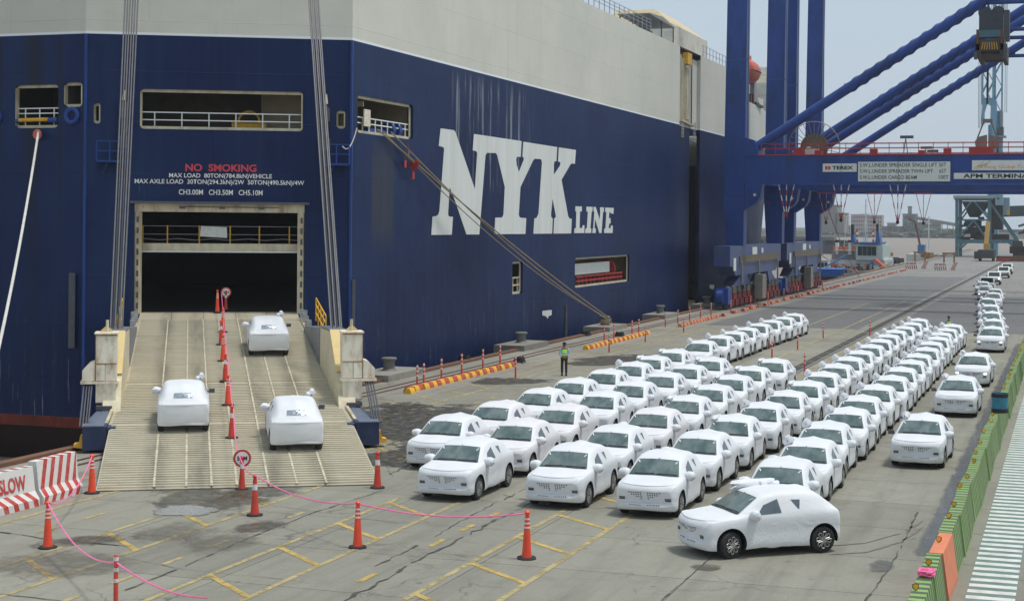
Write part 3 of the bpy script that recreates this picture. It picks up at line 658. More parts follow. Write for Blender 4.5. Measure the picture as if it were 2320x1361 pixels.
S3 = room(C0, (0, 1, 0), (-1, 0, 0), 40.1, 55.9, 3.12, 5.4, 4, M_INT)
rail_part(C0, (0, 1, 0), (-1, 0, 0), 42, 55.5, 3.15, .5, S3, (.75, .4), 12, M_CRED, .05)
mb = MB(); mb.bb(SX - .8, SX - .5, 118, 128, 4.05, 4.9); sh(mb).build('canvas_screen', M_SIGN, S3)
mb = MB(); mb.lathe([(.2, -.15), (.75, -.15), (.75, .15), (.2, .15)], Vector((SX - 1.2, 129.6, 4.3)) - SO, 14, 0, 'Y'); mb.build('hose_reel', M_CRED, S3)
# rounded bilge-keel style marks
mb = MB(); mb.prism([onX(p[0], p[1], SX + .012) for p in ((1229, 704), (1250, 702), (1250, 713), (1243, 716), (1241, 722), (1237, 716), (1229, 714))], (-.01, 0, 0)); sh(mb).build('painted_mark', M_LETTER, ship)
mb = MB(); mb.prism([onX(p[0], p[1], SX + .012) for p in ((1608, 645), (1618, 645), (1618, 652), (1614, 656), (1608, 652))], (-.01, 0, 0)); sh(mb).build('painted_mark', M_LETTER, ship)
# big hull lettering traced on the plating
def LP(pts): return [onX(970 + x / 5.1364, 280 + y / 5.1364, SX + .02) for x, y in pts]
NYK = [(147,57),(300,78),(318,100),(545,765),(572,345),(560,322),(520,312),(535,122),(1088,205),(1078,388),(1035,388),(1025,415),(1030,480),(1057,568),(1112,430),(1115,400),(1098,388),(1108,212),(1503,275),(1492,440),(1470,440),(1463,480),(1463,600),(1537,490),(1540,450),(1512,443),(1522,278),(1720,308),(1708,470),(1670,465),(1655,480),(1553,655),(1630,1080),(1645,1105),(1672,1107),(1665,1278),(1460,1280),(1467,1105),(1487,1090),(1485,1065),(1448,875),(1430,1060),(1435,1090),(1450,1105),(1443,1280),(1226,1282),(1237,1103),(1265,1098),(1285,1050),(1325,460),(1320,425),(1310,415),(1240,410),(1222,430),(1075,740),(1055,1060),(1065,1090),(1085,1097),(1142,1100),(1132,1284),(772,1286),(782,1095),(865,1092),(878,1060),(893,740),(805,370),(790,345),(685,342),(668,370),(595,1290),(447,1290),(325,930),(252,740),(232,1050),(240,1078),(255,1083),(290,1085),(275,1293),(38,1295),(52,1082),(95,1078),(120,1060),(132,1020),(187,300),(178,275),(125,262)]
LL = [[(1715,962),(1790,965),(1788,1022),(1768,1025),(1763,1215),(1795,1215),(1800,1183),(1820,1183),(1818,1273),(1700,1275),(1703,1220),(1720,1215),(1725,1025),(1713,1020)],
 [(1843,967),(1915,970),(1912,1025),(1903,1027),(1888,1218),(1900,1222),(1898,1273),(1828,1273),(1832,1222),(1848,1217),(1860,1027),(1842,1022)],
 [(1925,970),(1950,970),(1998,1120),(2005,1030),(2000,975),(2048,975),(2045,1028),(2035,1032),(2018,1273),(1992,1273),(1942,1105),(1937,1218),(1952,1222),(1950,1273),(1912,1273),(1915,1222),(1922,1218),(1935,1027),(1925,1022)],
 [(2062,977),(2160,982),(2157,1050),(2133,1048),(2125,1035),(2108,1035),(2103,1100),(2122,1100),(2125,1160),(2108,1163),(2100,1215),(2125,1218),(2130,1185),(2150,1188),(2147,1273),(2048,1273),(2050,1222),(2065,1218),(2075,1030),(2060,1027)]]
def letter(pts, label):
    mb = MB().prism(LP(pts), (-.015, 0, 0)); return sh(mb).build('painted_lettering', M_LETTER, ship, label=label)
letter(NYK, 'three huge joined white slab-serif letters N Y K')
for s_, L_ in zip('LINE', LL): letter(L_, 'smaller white letter ' + s_)
# warning text above the stern door
def ftext(body, x0, x1, y0, y1, m, bold=.012):
    # place on the ramp face between photo corners
    def onF(px, py):
        X, Y, z = ray(px, py); P = C0 + FN * .02; det = X * -FD.y + FD.x * Y; t = (P.x * -FD.y + FD.x * P.y) / det
        return Vector((t * X, t * Y, HC + z * t))
    a = onF(x0, y1); b_ = onF(x1, y1); t = onF(x0, y0)
    return text_part(body, a - SO, FD, (0, 0, 1), (b_ - a).length, t.z - a.z, m, ship, 'painted_text', bold)
M_TW = mat('text_white', (.75, .75, .72), .6, var=.05); M_TR = mat('text_red', (.55, .05, .07), .6)
ftext('NO  SMOKING', 420, 581, 371, 388, M_TR, .03)
ftext('MAX LOAD  80TON(784.8kN)VEHICLE', 383, 616, 392, 405, M_TW)
ftext('MAX AXLE LOAD  30TON(294.3kN)/2W  50TON(490.5kN)/4W', 305, 689, 405, 418.5, M_TW)
ftext('CH3.00M   CH3.50M   CH5.10M', 405, 595, 429, 441, M_TW)
# stern door: frame, dark garage, mezzanine beam with rails
fr = MB()
def fq(s, z, k=0): return L0 + FD * s + IN1 * k + Vector((0, 0, z)) - SO
fr.bar(fq(2.3, 8.93, -.12), fq(11.35, 8.93, -.12), .35, .12, 1)
for s_ in (2.66, 10.96): fr.bar(fq(s_, 3.2, .15), fq(s_, 8.6, .15), .3, .3)
fr.bar(fq(2.5, 8.66, .15), fq(11.1, 8.66, .15), .3, .42)
for s_ in (2.66, 10.96):
    for k in range(9): fr.bar(fq(s_ + .02, 3.5 + k * .55, .0), fq(s_ + .02, 3.8 + k * .55, .0), .1, .14, 1)
for s_ in (4.9, 6.9, 8.9): fr.bar(fq(s_ - .15, 8.68, -.1), fq(s_ + .15, 8.68, -.1), .12, .12, 1)
fr.bar(fq(4.7, 8.72, -.04), fq(9.8, 8.7, -.04), .04, .04, 1)
fr.build('door_frame', [M_CREAM, M_DSTEEL], ship)
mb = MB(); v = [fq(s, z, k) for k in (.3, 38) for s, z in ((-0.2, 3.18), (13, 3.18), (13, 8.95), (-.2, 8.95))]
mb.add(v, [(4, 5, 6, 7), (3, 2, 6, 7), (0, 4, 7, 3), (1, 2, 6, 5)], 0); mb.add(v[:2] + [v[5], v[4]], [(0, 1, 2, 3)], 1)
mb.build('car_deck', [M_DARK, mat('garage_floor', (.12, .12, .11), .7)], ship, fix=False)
mz = MB(); mz.bar(fq(2.75, 6.62, .8), fq(10.9, 6.62, .8), .3, .42); mz.bar(fq(2.75, 6.4, .6), fq(10.9, 6.4, .6), .15, .06, 1)
mzo = mz.build('mezzanine_beam', [M_CREAM2, M_WHITE], ship)
mb = MB()
for i, s_ in enumerate((2.85, 4.1, 5.72, 7.3, 8.8, 10.35)): mb.bar(fq(s_, 6.8, .85), fq(s_, 7.75, .85), .05)
mb.build('handrail_post', M_YP, mzo)
mb = MB()
for h in (7.72, 7.3): mb.bar(fq(2.8, h, .85), fq(10.9, h, .85), .02)
mb.tube([fq(2.8 + k * .9, 7.08 - .08 * (k % 2), .83) for k in range(10)], .018, 4)
mb.build('wire', M_STEEL, mzo)
mb = MB(); mb.add([fq(5.75, 7.2, .78), fq(7.15, 7.12, .78), fq(7.12, 7.68, .78), fq(5.8, 7.74, .78)], [(0, 1, 2, 3)]); mb.build('cloth_banner', mat('banner_cloth', (.62, .64, .6), .7, bump=.03, bscale=5), mzo, fix=False)
# small platforms, fenders and hooks beside the ramp
for s_, sg in ((1.3, 1), (12.7, -1)):
    mb = MB()
    for dz in (0, .5, 1.0): mb.bar(fq(s_ - .65, 11.0 + dz, -.7), fq(s_ + .65, 11.0 + dz, -.7), .05); mb.bar(fq(s_ + .65, 11 + dz, 0), fq(s_ + .65, 11. + dz, -.7), .05)
    for t_ in (-.65, 0, .65): mb.bar(fq(s_ + t_, 11, -.7), fq(s_ + t_, 12., -.7), .05)
    mb.bar(fq(s_ - .65, 10.95, -.35), fq(s_ + .65, 10.95, -.35), .7, .06); mb.bar(fq(s_ - .1, 10.9, -.6), fq(s_ - .5, 10.2, 0), .05)
    mb.build('side_platform', M_CRANE, ship)
for s_ in (1.95, 12.15):
    mb = MB(); mb.bar(fq(s_, 12.35, -.12), fq(s_, 14.0, -.12), .22, .2); mb.bar(fq(s_, 13.2, -.3), fq(s_, 13.9, -.3), .34, .3); mb.tube([fq(s_, 14.1, -.3), fq(s_, 14.6, -.3)], [.12, .06], 6, 1)
    mb.bar(fq(s_, 11.7, -.2), fq(s_, 12.3, -.2), .4, .3); mb.build('door_hook', [M_DSTEEL, M_CREAM], ship)
# vertical corner guides
for s_, m_ in ((.02, M_CRANE), (FL - .02, M_CRANE)):
    mb = MB(); mb.bar(fq(s_, -2, -.04), fq(s_, 17.45, -.04), .12, .1); mb.build('corner_guide', m_, ship)
mb = MB(); mb.tube([Vector((-48.0, 70.0, z)) - SO for z in (1.5, 5.3)], .17, 8); mb.tube([Vector((SX + .1, 76.6, z)) - SO for z in (.3, 5.0)], .12, 8); mb.build('fender_pipe', M_DSTEEL, ship)
# top deck railing
mb = MB()
for h in (.5, .8, 1.1): mb.bar(Vector((SX, 92.6, 24.97 + h)) - SO, Vector((SX, 139, 24.97 + h)) - SO, .04)
for k in range(32): mb.bar(Vector((SX, 92.6 + k * 1.5, 24.97)) - SO, Vector((SX, 92.6 + k * 1.5, 26.07)) - SO, .05)
for h in (.5, 1.1): mb.bar(Vector((SX, 160, 24.97 + h)) - SO, Vector((SX, 172, 24.97 + h)) - SO, .04)
for k in range(8): mb.bar(Vector((SX, 160.5 + k * 1.6, 24.97)) - SO, Vector((SX, 160.5 + k * 1.6, 26.07)) - SO, .05)
mb.build('deck_railing', M_STEEL, ship)
# canopy and vent house on top
mb = MB(); a0, a1 = 139.5, 149
mb.prism([Vector((SX - .2, a0, 26.7)) - SO, Vector((SX - .2, a1, 26.5)) - SO, Vector((SX - .2, a1, 26.58)) - SO, Vector((SX - .2, (a0 + a1) / 2, 27.0)) - SO, Vector((SX - .2, a0, 26.78)) - SO], (-3, 0, 0), 0)
for y_ in (139.7, 144.2, 148.8):
    for x_ in (SX - .3, SX - 3): mb.bar(Vector((x_, y_, 24.97)) - SO, Vector((x_, y_, 26.6)) - SO, .1, .1, 1)
mb.bb(0 - 2.4, 0 - 2.0, 143 - 76.5, 147.5 - 76.5, 25, 26.1, 2); mb.build('canopy_shelter', [M_GREY, M_DSTEEL, M_TEAL], ship)
mb = MB(); B = [Vector(v) - SO for v in ((SX - 1.2, 152.2, 24.9), (SX - 1.2, 168, 24.9), (SX - 9, 168, 24.9), (SX - 9, 152.2, 24.9))]; T = [v + Vector((0, 0, 2.45)) for v in B]; U = [T[0] + Vector((-2, 1.2, 1.6)), T[1] + Vector((-2, -6, 1.6)), T[2] + Vector((2, -6, 1.6)), T[3] + Vector((2, 1.2, 1.6))]
mb.add(B + T, [(0, 1, 5, 4), (1, 2, 6, 5), (2, 3, 7, 6), (3, 0, 4, 7)]); mb.add(T + U, [(0, 1, 5, 4), (1, 2, 6, 5), (2, 3, 7, 6), (3, 0, 4, 7), (4, 5, 6, 7)], 1)
mb.build('vent_house', [mat('house_white', (.68, .66, .56), .6, dirt=(.4, .3, .16), dscale=.6, damt=.5), mat('house_roof', (.62, .5, .3), .7)], ship)
mb = MB(); mb.bb(-.3, .25, 76.2, 78.0, 23.5, 24.6, 0)
for y_ in (75.6, 76.2, 76.8): mb.bar((-.2, y_, 24), (-.2, y_, 17.9), .16, .16, 2)
mb.bar((-.15, 79.6, 24.2), (-.15, 79.6, 17.9), .1, .1, 1); mb.bar((-.15, 76.9, 21), (-.15, 79.6, 21), .07, .07, 1); mb.bar((-.15, 75.2, 18.0), (-.15, 80.2, 17.7), .3, .2, 2); mb.bb(-.33, -.1, 77.2, 78.8, 18.2, 23.2, 2)
mb.build('accommodation_ladder_gear', [M_YP, M_DSTEEL, M_CREAM, M_SHIP], ship)
mb = MB()
for (y_, z0) in ((75.4, 16.4), (80.6, 16.2)):
    for dx_ in (0, .6): mb.bar((-.1, y_ + dx_, z0), (-.1, y_ + dx_, z0 + 1.9), .06)
    for k in range(5): mb.bar((-.1, y_, z0 + k * .4), (-.1, y_ + .6, z0 + k * .4), .05)
mb.build('side_ladder', M_CREAM, ship)
# bridge block forward
mb = MB(); br = [(-38, 213, 22.2), (-38, 236, 22.2), (-64, 236, 22.2), (-64, 213, 22.2)]
B = [Vector(v) - SO for v in br]; T = [v + Vector((0, 0, 4.6)) for v in B]; T[1].y -= 1.5; T[2].y -= 1.5
mb.add(B + T, [(0, 1, 5, 4), (1, 2, 6, 5), (2, 3, 7, 6), (3, 0, 4, 7), (4, 5, 6, 7)])
mb.bb(-3.4, -6, 140, 148, 26.8, 29.2, 0); mb.build('bridge_block', MATS['house_white'], ship)
mb = MB(); mb.bb(-5, -2.5, 196 - 76.5, 208 - 76.5, 22.2, 24.2); mb.bb(-4, -2.6, 180 - 76.5, 183 - 76.5, 22.2, 23.6); mb.lathe([(.8, 0), (.8, 2)], (-4, 110, 23.2), 10, 0, 'Y')
for k in range(14): mb.bb(-1.5 - random.random() * 2, -.6, 97 + k * 1.6, 97.7 + k * 1.6, 22.2, 22.7 + random.random() * .9, 1)
mb.build('deck_machinery', [MATS['house_white'], M_RUST], ship)
# lifeboat
lb = thing('lifeboat', 'orange enclosed lifeboat hanging high on the ship side behind crane leg', 'lifeboat', (-36.6, 189, 24.6))
mb = MB(); mb.lathe([(.02, -3.6), (.75, -3.2), (1.25, -2.2), (1.45, 0), (1.4, 2), (1.1, 3.2), (.02, 3.7)], (0, 0, 1.5), 14, 0, 'Y', cap=False); mb.build('boat_hull', mat('lifeboat_orange', (.62, .12, .05), .5), lb, smooth=True)
mb = MB(); mb.bb(-.5, .5, -1.2, .6, 2.8, 3.3); mb.build('cabin', MATS['lifeboat_orange'], lb)
mb = MB()
mb.tube([Vector((0, -3.4, 1.45)), Vector((1.3, -2.2, 1.45)), Vector((1.5, 0, 1.45)), Vector((1.42, 2, 1.45)), Vector((0, 3.5, 1.45))], .07, 5); mb.build('rubbing_strake', M_DSTEEL, lb)
dv = thing('lifeboat_davit', 'grey davit arm under the orange lifeboat', 'davit', (-36.2, 192, 22.2))
MB().prism([(0, -.2, 0), (0, 3.2, 0), (0, 1.2, 3.4), (0, .2, 3.4)], (-.5, 0, 0)).build('davit_arm', M_GREY, dv)
MB().bb(-1, .4, -.5, 4, 0, .3).build('base', M_TEALD, dv)

# ================================================================== STERN RAMP
U0 = Vector((-23.61, 43.17, 0)); AX = Vector((-.508, .861, 0)).normalized(); PU = Vector((AX.y, -AX.x, 0)); SL = .0913; RL = 35.6
RZ = math.atan2(PU.y, PU.x)
ramp = thing('stern_ramp', 'wide cream steel loading ramp sloping from ship door down to quay', 'ramp', U0, RZ)   # local x across, y up the ramp
def rz(v): return .04 + SL * v
def ramp_mat(name, c, dark, lite):
    m, n, l, b = nodes_of(name)
    o = n.new('ShaderNodeTexCoord').outputs['Object']; sx = n.new('ShaderNodeSeparateXYZ'); l.new(o, sx.inputs[0])
    sv = noise_n(n, l, scaled(n, l, o, (1, .12, 1)), 1.6, 7, .7); sp = noise_n(n, l, o, 3.5, 7, .75); cr = noise_n(n, l, scaled(n, l, o, (.35, 2.5, 1)), 1.5, 6, .7)
    ua = math_n(n, l, 'ABSOLUTE', sx.outputs[0])
    lane = math_n(n, l, 'ABSOLUTE', math_n(n, l, 'SUBTRACT', math_n(n, l, 'ABSOLUTE', math_n(n, l, 'SUBTRACT', ua, 1.85)), .72))
    tyre = math_n(n, l, 'MULTIPLY', mapr(n, l, lane, .1, .5, 1, 0), mapr(n, l, sv, .38, .62, .2, 1))
    col_ = mixc(n, l, mapr(n, l, cr, .4, .7), c, lite)
    col_ = mixc(n, l, math_n(n, l, 'MULTIPLY', tyre, .62), col_, dark)
    col_ = mixc(n, l, mapr(n, l, sp, .56, .74, 0, .6), col_, tuple(v * 1.1 for v in dark))
    col_ = mixc(n, l, mapr(n, l, noise_n(n, l, o, .6, 5, .6), .6, .75, 0, .35), col_, (.33, .2, .08))
    l.new(col_, b.inputs['Base Color']); b.inputs['Roughness'].default_value = .6; return m
M_DECK = ramp_mat('ramp_deck', (.41, .37, .265), (.16, .14, .11), (.5, .455, .34))
M_RIB = ramp_mat('ramp_rib', (.55, .5, .37), (.25, .22, .165), (.67, .61, .47))
def deckpart(name, u0, u1, v0, v1, th=.35, u0b=None, u1b=None):
    u0b = u0 if u0b is None else u0b; u1b = u1 if u1b is None else u1b
    mb = MB(); P = [(u0, v0, rz(v0)), (u1, v0, rz(v0)), (u1b, v1, rz(v1)), (u0b, v1, rz(v1))]
    t0 = min(th, rz(v0) - .02); Q = [(x, y, z - (t0 if y == v0 else th)) for x, y, z in P]
    mb.add(P + Q, [(0, 1, 2, 3), (7, 6, 5, 4), (0, 1, 5, 4), (1, 2, 6, 5), (2, 3, 7, 6), (3, 0, 4, 7)])
    return mb.build(name, M_DECK, ramp)
hw = lambda v: 4.3 - .3 * min(1, max(0, (v - 9) / 8))
fu = [-4.25, -2.52, -.85, .85, 2.55, 4.25]
for a, b_ in zip(fu[:-1], fu[1:]):
    deckpart('flap_plate', a + .015, b_ - .015, 0.02, 2.0, .03)
    ra, rb = a, b_
    deckpart('ramp_panel', a + .01, b_ - .01, 2.02, 8.78, .3)
for (v0, v1) in ((8.84, 10.85), (10.88, 16.6), (16.64, 27.95), (28.0, 33), (33.03, RL)):
    e0, e1 = hw(v0), hw(v1)
    for k in range(5):
        t0, t1 = k / 5 * 2 - 1, (k + 1) / 5 * 2 - 1
        deckpart('ramp_panel', e0 * t0 + .008, e0 * t1 - .008, v0, v1, .5, e1 * t0 + .008, e1 * t1 - .008)
ribs = MB(); v = .25
while v < 33:
    e = hw(v) - .12; st = .3 if v < 16.5 else .2; hh = .05 if v < 8.8 else .035
    zc = rz(v) + hh / 2
    if not (8.7 < v < 9.0 or 16.45 < v < 16.8 or 27.8 < v < 28.2): ribs.box((0, v, zc), (2 * e,   .13 if v < 8.8 else .14 if v < 16.5 else .1, hh))
    v += st
ribs.build('anti_slip_ribs', M_RIB, ramp, kind='stuff')
lines = MB()
for u in (-2.55, -1.6, -.85, -.1, .85, 1.7, 2.6):
    lines.add([(u - .035, .1, rz(.1) + .055), (u + .035, .1, rz(.1) + .055), (u + .03, 32.9, rz(32.9) + .055), (u - .03, 32.9, rz(32.9) + .055)], [(0, 1, 2, 3)])
lines.build('weld_strip', mat('weld_strip_mat', (.5, .455, .33), .6, var=.3), ramp, fix=False)
for v in (16.62, 27.98):
    MB().box((0, v, rz(v) + .03), (2 * hw(v), .1, .06)).build('hinge_bar', M_RIB, ramp)
for s in (-1, 1):
    mb = MB(); mb.bar((s * 4.36, 8.9, rz(8.9) - .05), (s * 4.06, 16.9, rz(16.9) - .05), .1, .3); mb.bar((s * 4.05, 16.9, rz(16.9) - .05), (s * 4.04, 33, rz(33) - .05), .1, .3); mb.build('edge_beam', M_CREAM, ramp)
    # deep side girder rising to a crest beyond the tower
    G = [(11.0, rz(11) - .2), (12.4, 2.3), (15.4, 3.66), (20.2, 3.5), (20.2, rz(20.2) - .25)]
    mb = MB(); mb.prism([(s * 3.98, v, z) for v, z in G], (s * .64, 0, 0), 0); mb.build('side_girder', M_CREAM2, ramp)
    G2 = [(20.23, rz(20.2) - .25), (20.23, 3.5), (23.2, 3.3), (29.2, 2.98), (30.2, rz(30.2) - .2)]
    mb = MB(); mb.prism([(s * 3.96, v, z) for v, z in G2], (s * .64, 0, 0), 0); mb.build('wing_plate', mat('wing_grey', (.16, .18, .21), .5, dirt=(.2, .17, .12), damt=.3), ramp)
    mb = MB(); mb.prism([(s * 3.97, 12.35, 2.32), (s * 4.64, 12.35, 2.32), (s * 4.64, 15.38, 3.7), (s * 3.97, 15.38, 3.7)], (0, -.02, .03)); mb.build('girder_top_plate', mat('gusset_yellow', (.66, .5, .22), .6, dirt=(.36, .2, .06), dscale=3), ramp)
    mb = MB(); mb.prism([(s * 3.96, 15.4, 3.7), (s * 4.66, 15.4, 3.7), (s * 4.66, 20.2, 3.54), (s * 3.96, 20.2, 3.54)], (0, 0, .03)); mb.build('crest_plate', MATS['wing_grey'], ramp)
    # winch tower
    T = 11.6
    mb = MB(); mb.bb(s * 4.13, s * 4.9, T, T + 1.0, 2.78, 3.85); mb.build('winch_tower', M_TOWER, ramp)
    mb = MB(); mb.bb(s * 4.16, s * 4.88, T - .03, T + 1.0, 1.34, 2.1); mb.build('lower_tower', M_TOWER, ramp)
    mb = MB(); mb.bb(s * 4.14, s * 4.9, T - .02, T + 1.0, 2.12, 2.76); mb.prism([(s * 4.9, T - .02, 2.85), (s * 4.9, T - .02, 2.12), (s * 5.36, T - .02, 2.12), (s * 5.36, T - .02, 2.52), (s * 5.12, T - .02, 2.78)], (0, 1.0, 0)); mb.build('side_housing', M_TOWER, ramp)
    mb = MB(); mb.bb(s * 4.09, s * 4.94, T - .05, T + 1.04, 3.85, 3.9); mb.build('tower_cap', M_TOWER, ramp)
    mb = MB(); mb.bb(s * 4.08, s * 5.42, T - .08, T + 1.05, 2.04, 2.13); mb.build('ledge', M_TOWER, ramp)
    mb = MB(); mb.bb(s * 4.55, s * 4.86, T - .05, T - .025, 2.16, 2.72); mb.build('access_plate', M_TOWER, ramp)
    for (x0, x1, z0, z1) in ((4.13, 4.9, 2.76, 2.79), (4.88, 4.905, 2.13, 3.84), (4.54, 4.56, 2.16, 2.76), (4.16, 4.88, 1.335, 1.365), (4.1, 5.4, 2.12, 2.145), (4.13, 4.9, 3.8, 3.845)):
        MB().bb(s * x0, s * x1, T - .045, T - .022, z0, z1).build('rust_seam', mat('rust_line', (.27, .13, .05), .8, var=.5, scale=9), ramp)
    mb = MB(); mb.tube([(s * 4.5, T + .4, 3.9), (s * 4.5, T + .4, 4.35)], .055, 8); mb.build('vent_pipe', M_CREAM, ramp)
    mb = MB(); mb.prism([(s * 4.3, T + .6, 3.9), (s * 4.8, T + .6, 3.9), (s * 4.55, T + .6, 4.12)], (0, .2, 0)); mb.build('lifting_lug', MATS['gusset_yellow'], ramp)
    for xx in (5.02, 5.1, 5.2, 5.3): MB().tube([(s * xx, T + .2, 2.04), (s * xx * .99, 8.6, .86)], .03, 6).build('hydraulic_line', M_DSTEEL, ramp)
    # blue landing leg
    mb = MB(); mb.prism([(s * 4.22, T + .2, 1.12), (s * 4.75, T + .2, 1.12), (s * 5.1, 8.9, .95), (s * 4.3, 8.9, .9)], (0, 0, -.35)); mb.build('leg_arm', mat('leg_slate', (.12, .15, .21), .5, dirt=(.2, .2, .2), dscale=2, damt=.5), ramp)
    mb = MB(); mb.bb(s * 4.32, s * 5.12, 8.0, 9.2, .12, .92); mb.build('landing_leg', mat('leg_navy', (.02, .035, .1), .5, dirt=(.06, .08, .12), dscale=2, damt=.5), ramp)
    mb = MB(); mb.bb(s * 4.02, s * 4.3, 8.2, 9.0, .3, .86); mb.build('leg_knee', MATS['leg_navy'], ramp)
    mb = MB(); mb.bb(s * 4.4, s * 5.14, 7.95, 8.7, .925, .96); mb.build('leg_cap', MATS['leg_slate'], ramp)
    mb = MB(); mb.bb(s * 4.28, s * 4.85, T - .4, T + .3, 1.13, 1.26); mb.bb(s * 4.42, s * 4.66, T - .1, T + .2, 1.2, 1.36); mb.build('jack', M_DSTEEL, ramp)
    mb = MB(); mb.prism([(s * 5.13, 8.2, .15), (s * 5.42, 8.2, .2), (s * 5.42, 8.2, .3), (s * 5.25, 8.2, .33), (s * 5.2, 8.2, .6), (s * 5.13, 8.2, .6)], (0, .5, 0)); mb.build('yellow_hook', M_YP, ramp)
    # yellow handrail at the hinge
    mb = MB()
    for v in (26.5, 28, 29.5, 31, 32.5): mb.bar((s * 4.75, v, rz(v)), (s * 4.75, v, rz(v) + 1.15), .06)
    for h in (.4, .8, 1.15): mb.bar((s * 4.75, 26.5, rz(26.5) + h), (s * 4.75, 32.5, rz(32.5) + h), .05)
    mb.build('handrail', M_YP, ramp)
    mb = MB()
    for k in range(9): mb.box((s * (4.05 + random.random() * .3), 30 + k * .45, rz(30 + k * .45) + .15), (.2, .3, .3 + random.random() * .3))
    mb.build('hinge_block', M_STEEL, ramp)
# hoisting wires from the ramp girders up to the ship's head
for s, nm in ((-1, 'hoisting wires running up the ship stern left of the door'), (1, 'hoisting wires running up the ship stern right of the door')):
    t = thing('hoisting_wires', nm, 'cable', (U0.x, U0.y, 0), RZ, 'hoisting wire bundles beside the stern door')
    for k in range(6):
        a = Vector((s * 4.4 + (k - 2.5) * .09, 17 + (k % 2) * .3, 3.6)); b_ = Vector((-4.2 if s < 0 else 4.0, 33.6, 26.8)) + Vector(((k - 2.5) * (.13 if s < 0 else .09), 0, 0))
        MB().tube([a, b_], .035, 6).build('wire', M_ROPE, t)

# ================================================================== WRAPPED CARS
def lerp_keys(keys, y):
    for (a, b_) in zip(keys[:-1], keys[1:]):
        if a[0] <= y <= b_[0]:
            t = (y - a[0]) / max(1e-6, b_[0] - a[0]); return [p + (q_ - p) * t for p, q_ in zip(a[1:], b_[1:])]
    return list(keys[-1][1:])
# y, ztop, roof half width, shoulder z, shoulder half width, max half width, bottom half width, bottom z
CK = [(-2.10, .76, .60, .70, .70, .74, .68, .36), (-2.085, .82, .62, .76, .75, .80, .76, .28), (-2.05, .875, .64, .82, .79, .84, .81, .22), (-2.01, .915, .66, .86, .81, .86, .83, .20), (-1.98, .935, .66, .88, .82, .865, .84, .20), (-1.80, .965, .67, .90, .835, .875, .85, .20), (-1.45, 1.005, .68, .93, .845, .89, .86, .20),
      (-1.08, 1.045, .70, .94, .85, .89, .87, .21), (-1.02, 1.07, .68, .95, .855, .89, .87, .21), (-.80, 1.225, .67, .97, .86, .885, .87, .22), (-.45, 1.445, .64, .99, .865, .885, .87, .22), (-.3, 1.50, .64, 1.0, .865, .885, .87, .22), (0, 1.55, .64, 1.0, .865, .885, .87, .22), (.5, 1.56, .635, 1.01, .865, .885, .87, .22), (.95, 1.53, .62, 1.02, .865, .885, .87, .22), (1.3, 1.43, .60, 1.03, .86, .885, .865, .23),
      (1.48, 1.31, .56, 1.03, .85, .88, .86, .25), (1.64, 1.17, .62, 1.04, .83, .87, .855, .27), (1.72, 1.085, .69, 1.02, .83, .87, .85, .27), (1.785, 1.04, .71, .985, .80, .86, .83, .29), (1.81, .99, .67, .94, .74, .81, .77, .33)]
def section(y, seed):
    zt, wr, zs_, ws, wm, wb, zb = lerp_keys(CK, y)
    dz = zt - zs_
    ctrl = [(0, zt), (wr * .5, zt - .012), (wr * .86, zt - .035 * min(1, dz * 4)), (wr + (ws - wr) * .14, zt - dz * .22), (wr + (ws - wr) * .62, zs_ + dz * .38), (ws, zs_), (wm, zs_ - .16), (wm * .99, .62 * (zs_ - .16) + .38 * zb), (wm, .25 * (zs_ - .16) + .75 * zb + .04), (wb, zb + .03), (wb - .12, zb), (0, zb + .02)]
    pts = []
    for i in range(len(ctrl) - 1):
        p0 = Vector(ctrl[max(i - 1, 0)]); p1 = Vector(ctrl[i]); p2 = Vector(ctrl[i + 1]); p3 = Vector(ctrl[min(i + 2, len(ctrl) - 1)])
        if i == 0: p0 = Vector((-ctrl[1][0], ctrl[1][1]))
        for k in range(3):
            t = k / 3; pts.append(.5 * ((2 * p1) + (-p0 + p2) * t + (2 * p0 - 5 * p1 + 4 * p2 - p3) * t * t + (-p0 + 3 * p1 - 3 * p2 + p3) * t ** 3))
    pts.append(Vector(ctrl[-1])); return pts
YS = [-2.10, -2.093, -2.085, -2.07, -2.05, -2.03, -2.01, -1.98, -1.9, -1.8] + [-1.7 + .1 * i for i in range(34)] + [1.64, 1.69, 1.73, 1.76, 1.79, 1.81]
YS = sorted(set(round(y, 3) for y in YS))
WF, WR = -1.26, 1.26
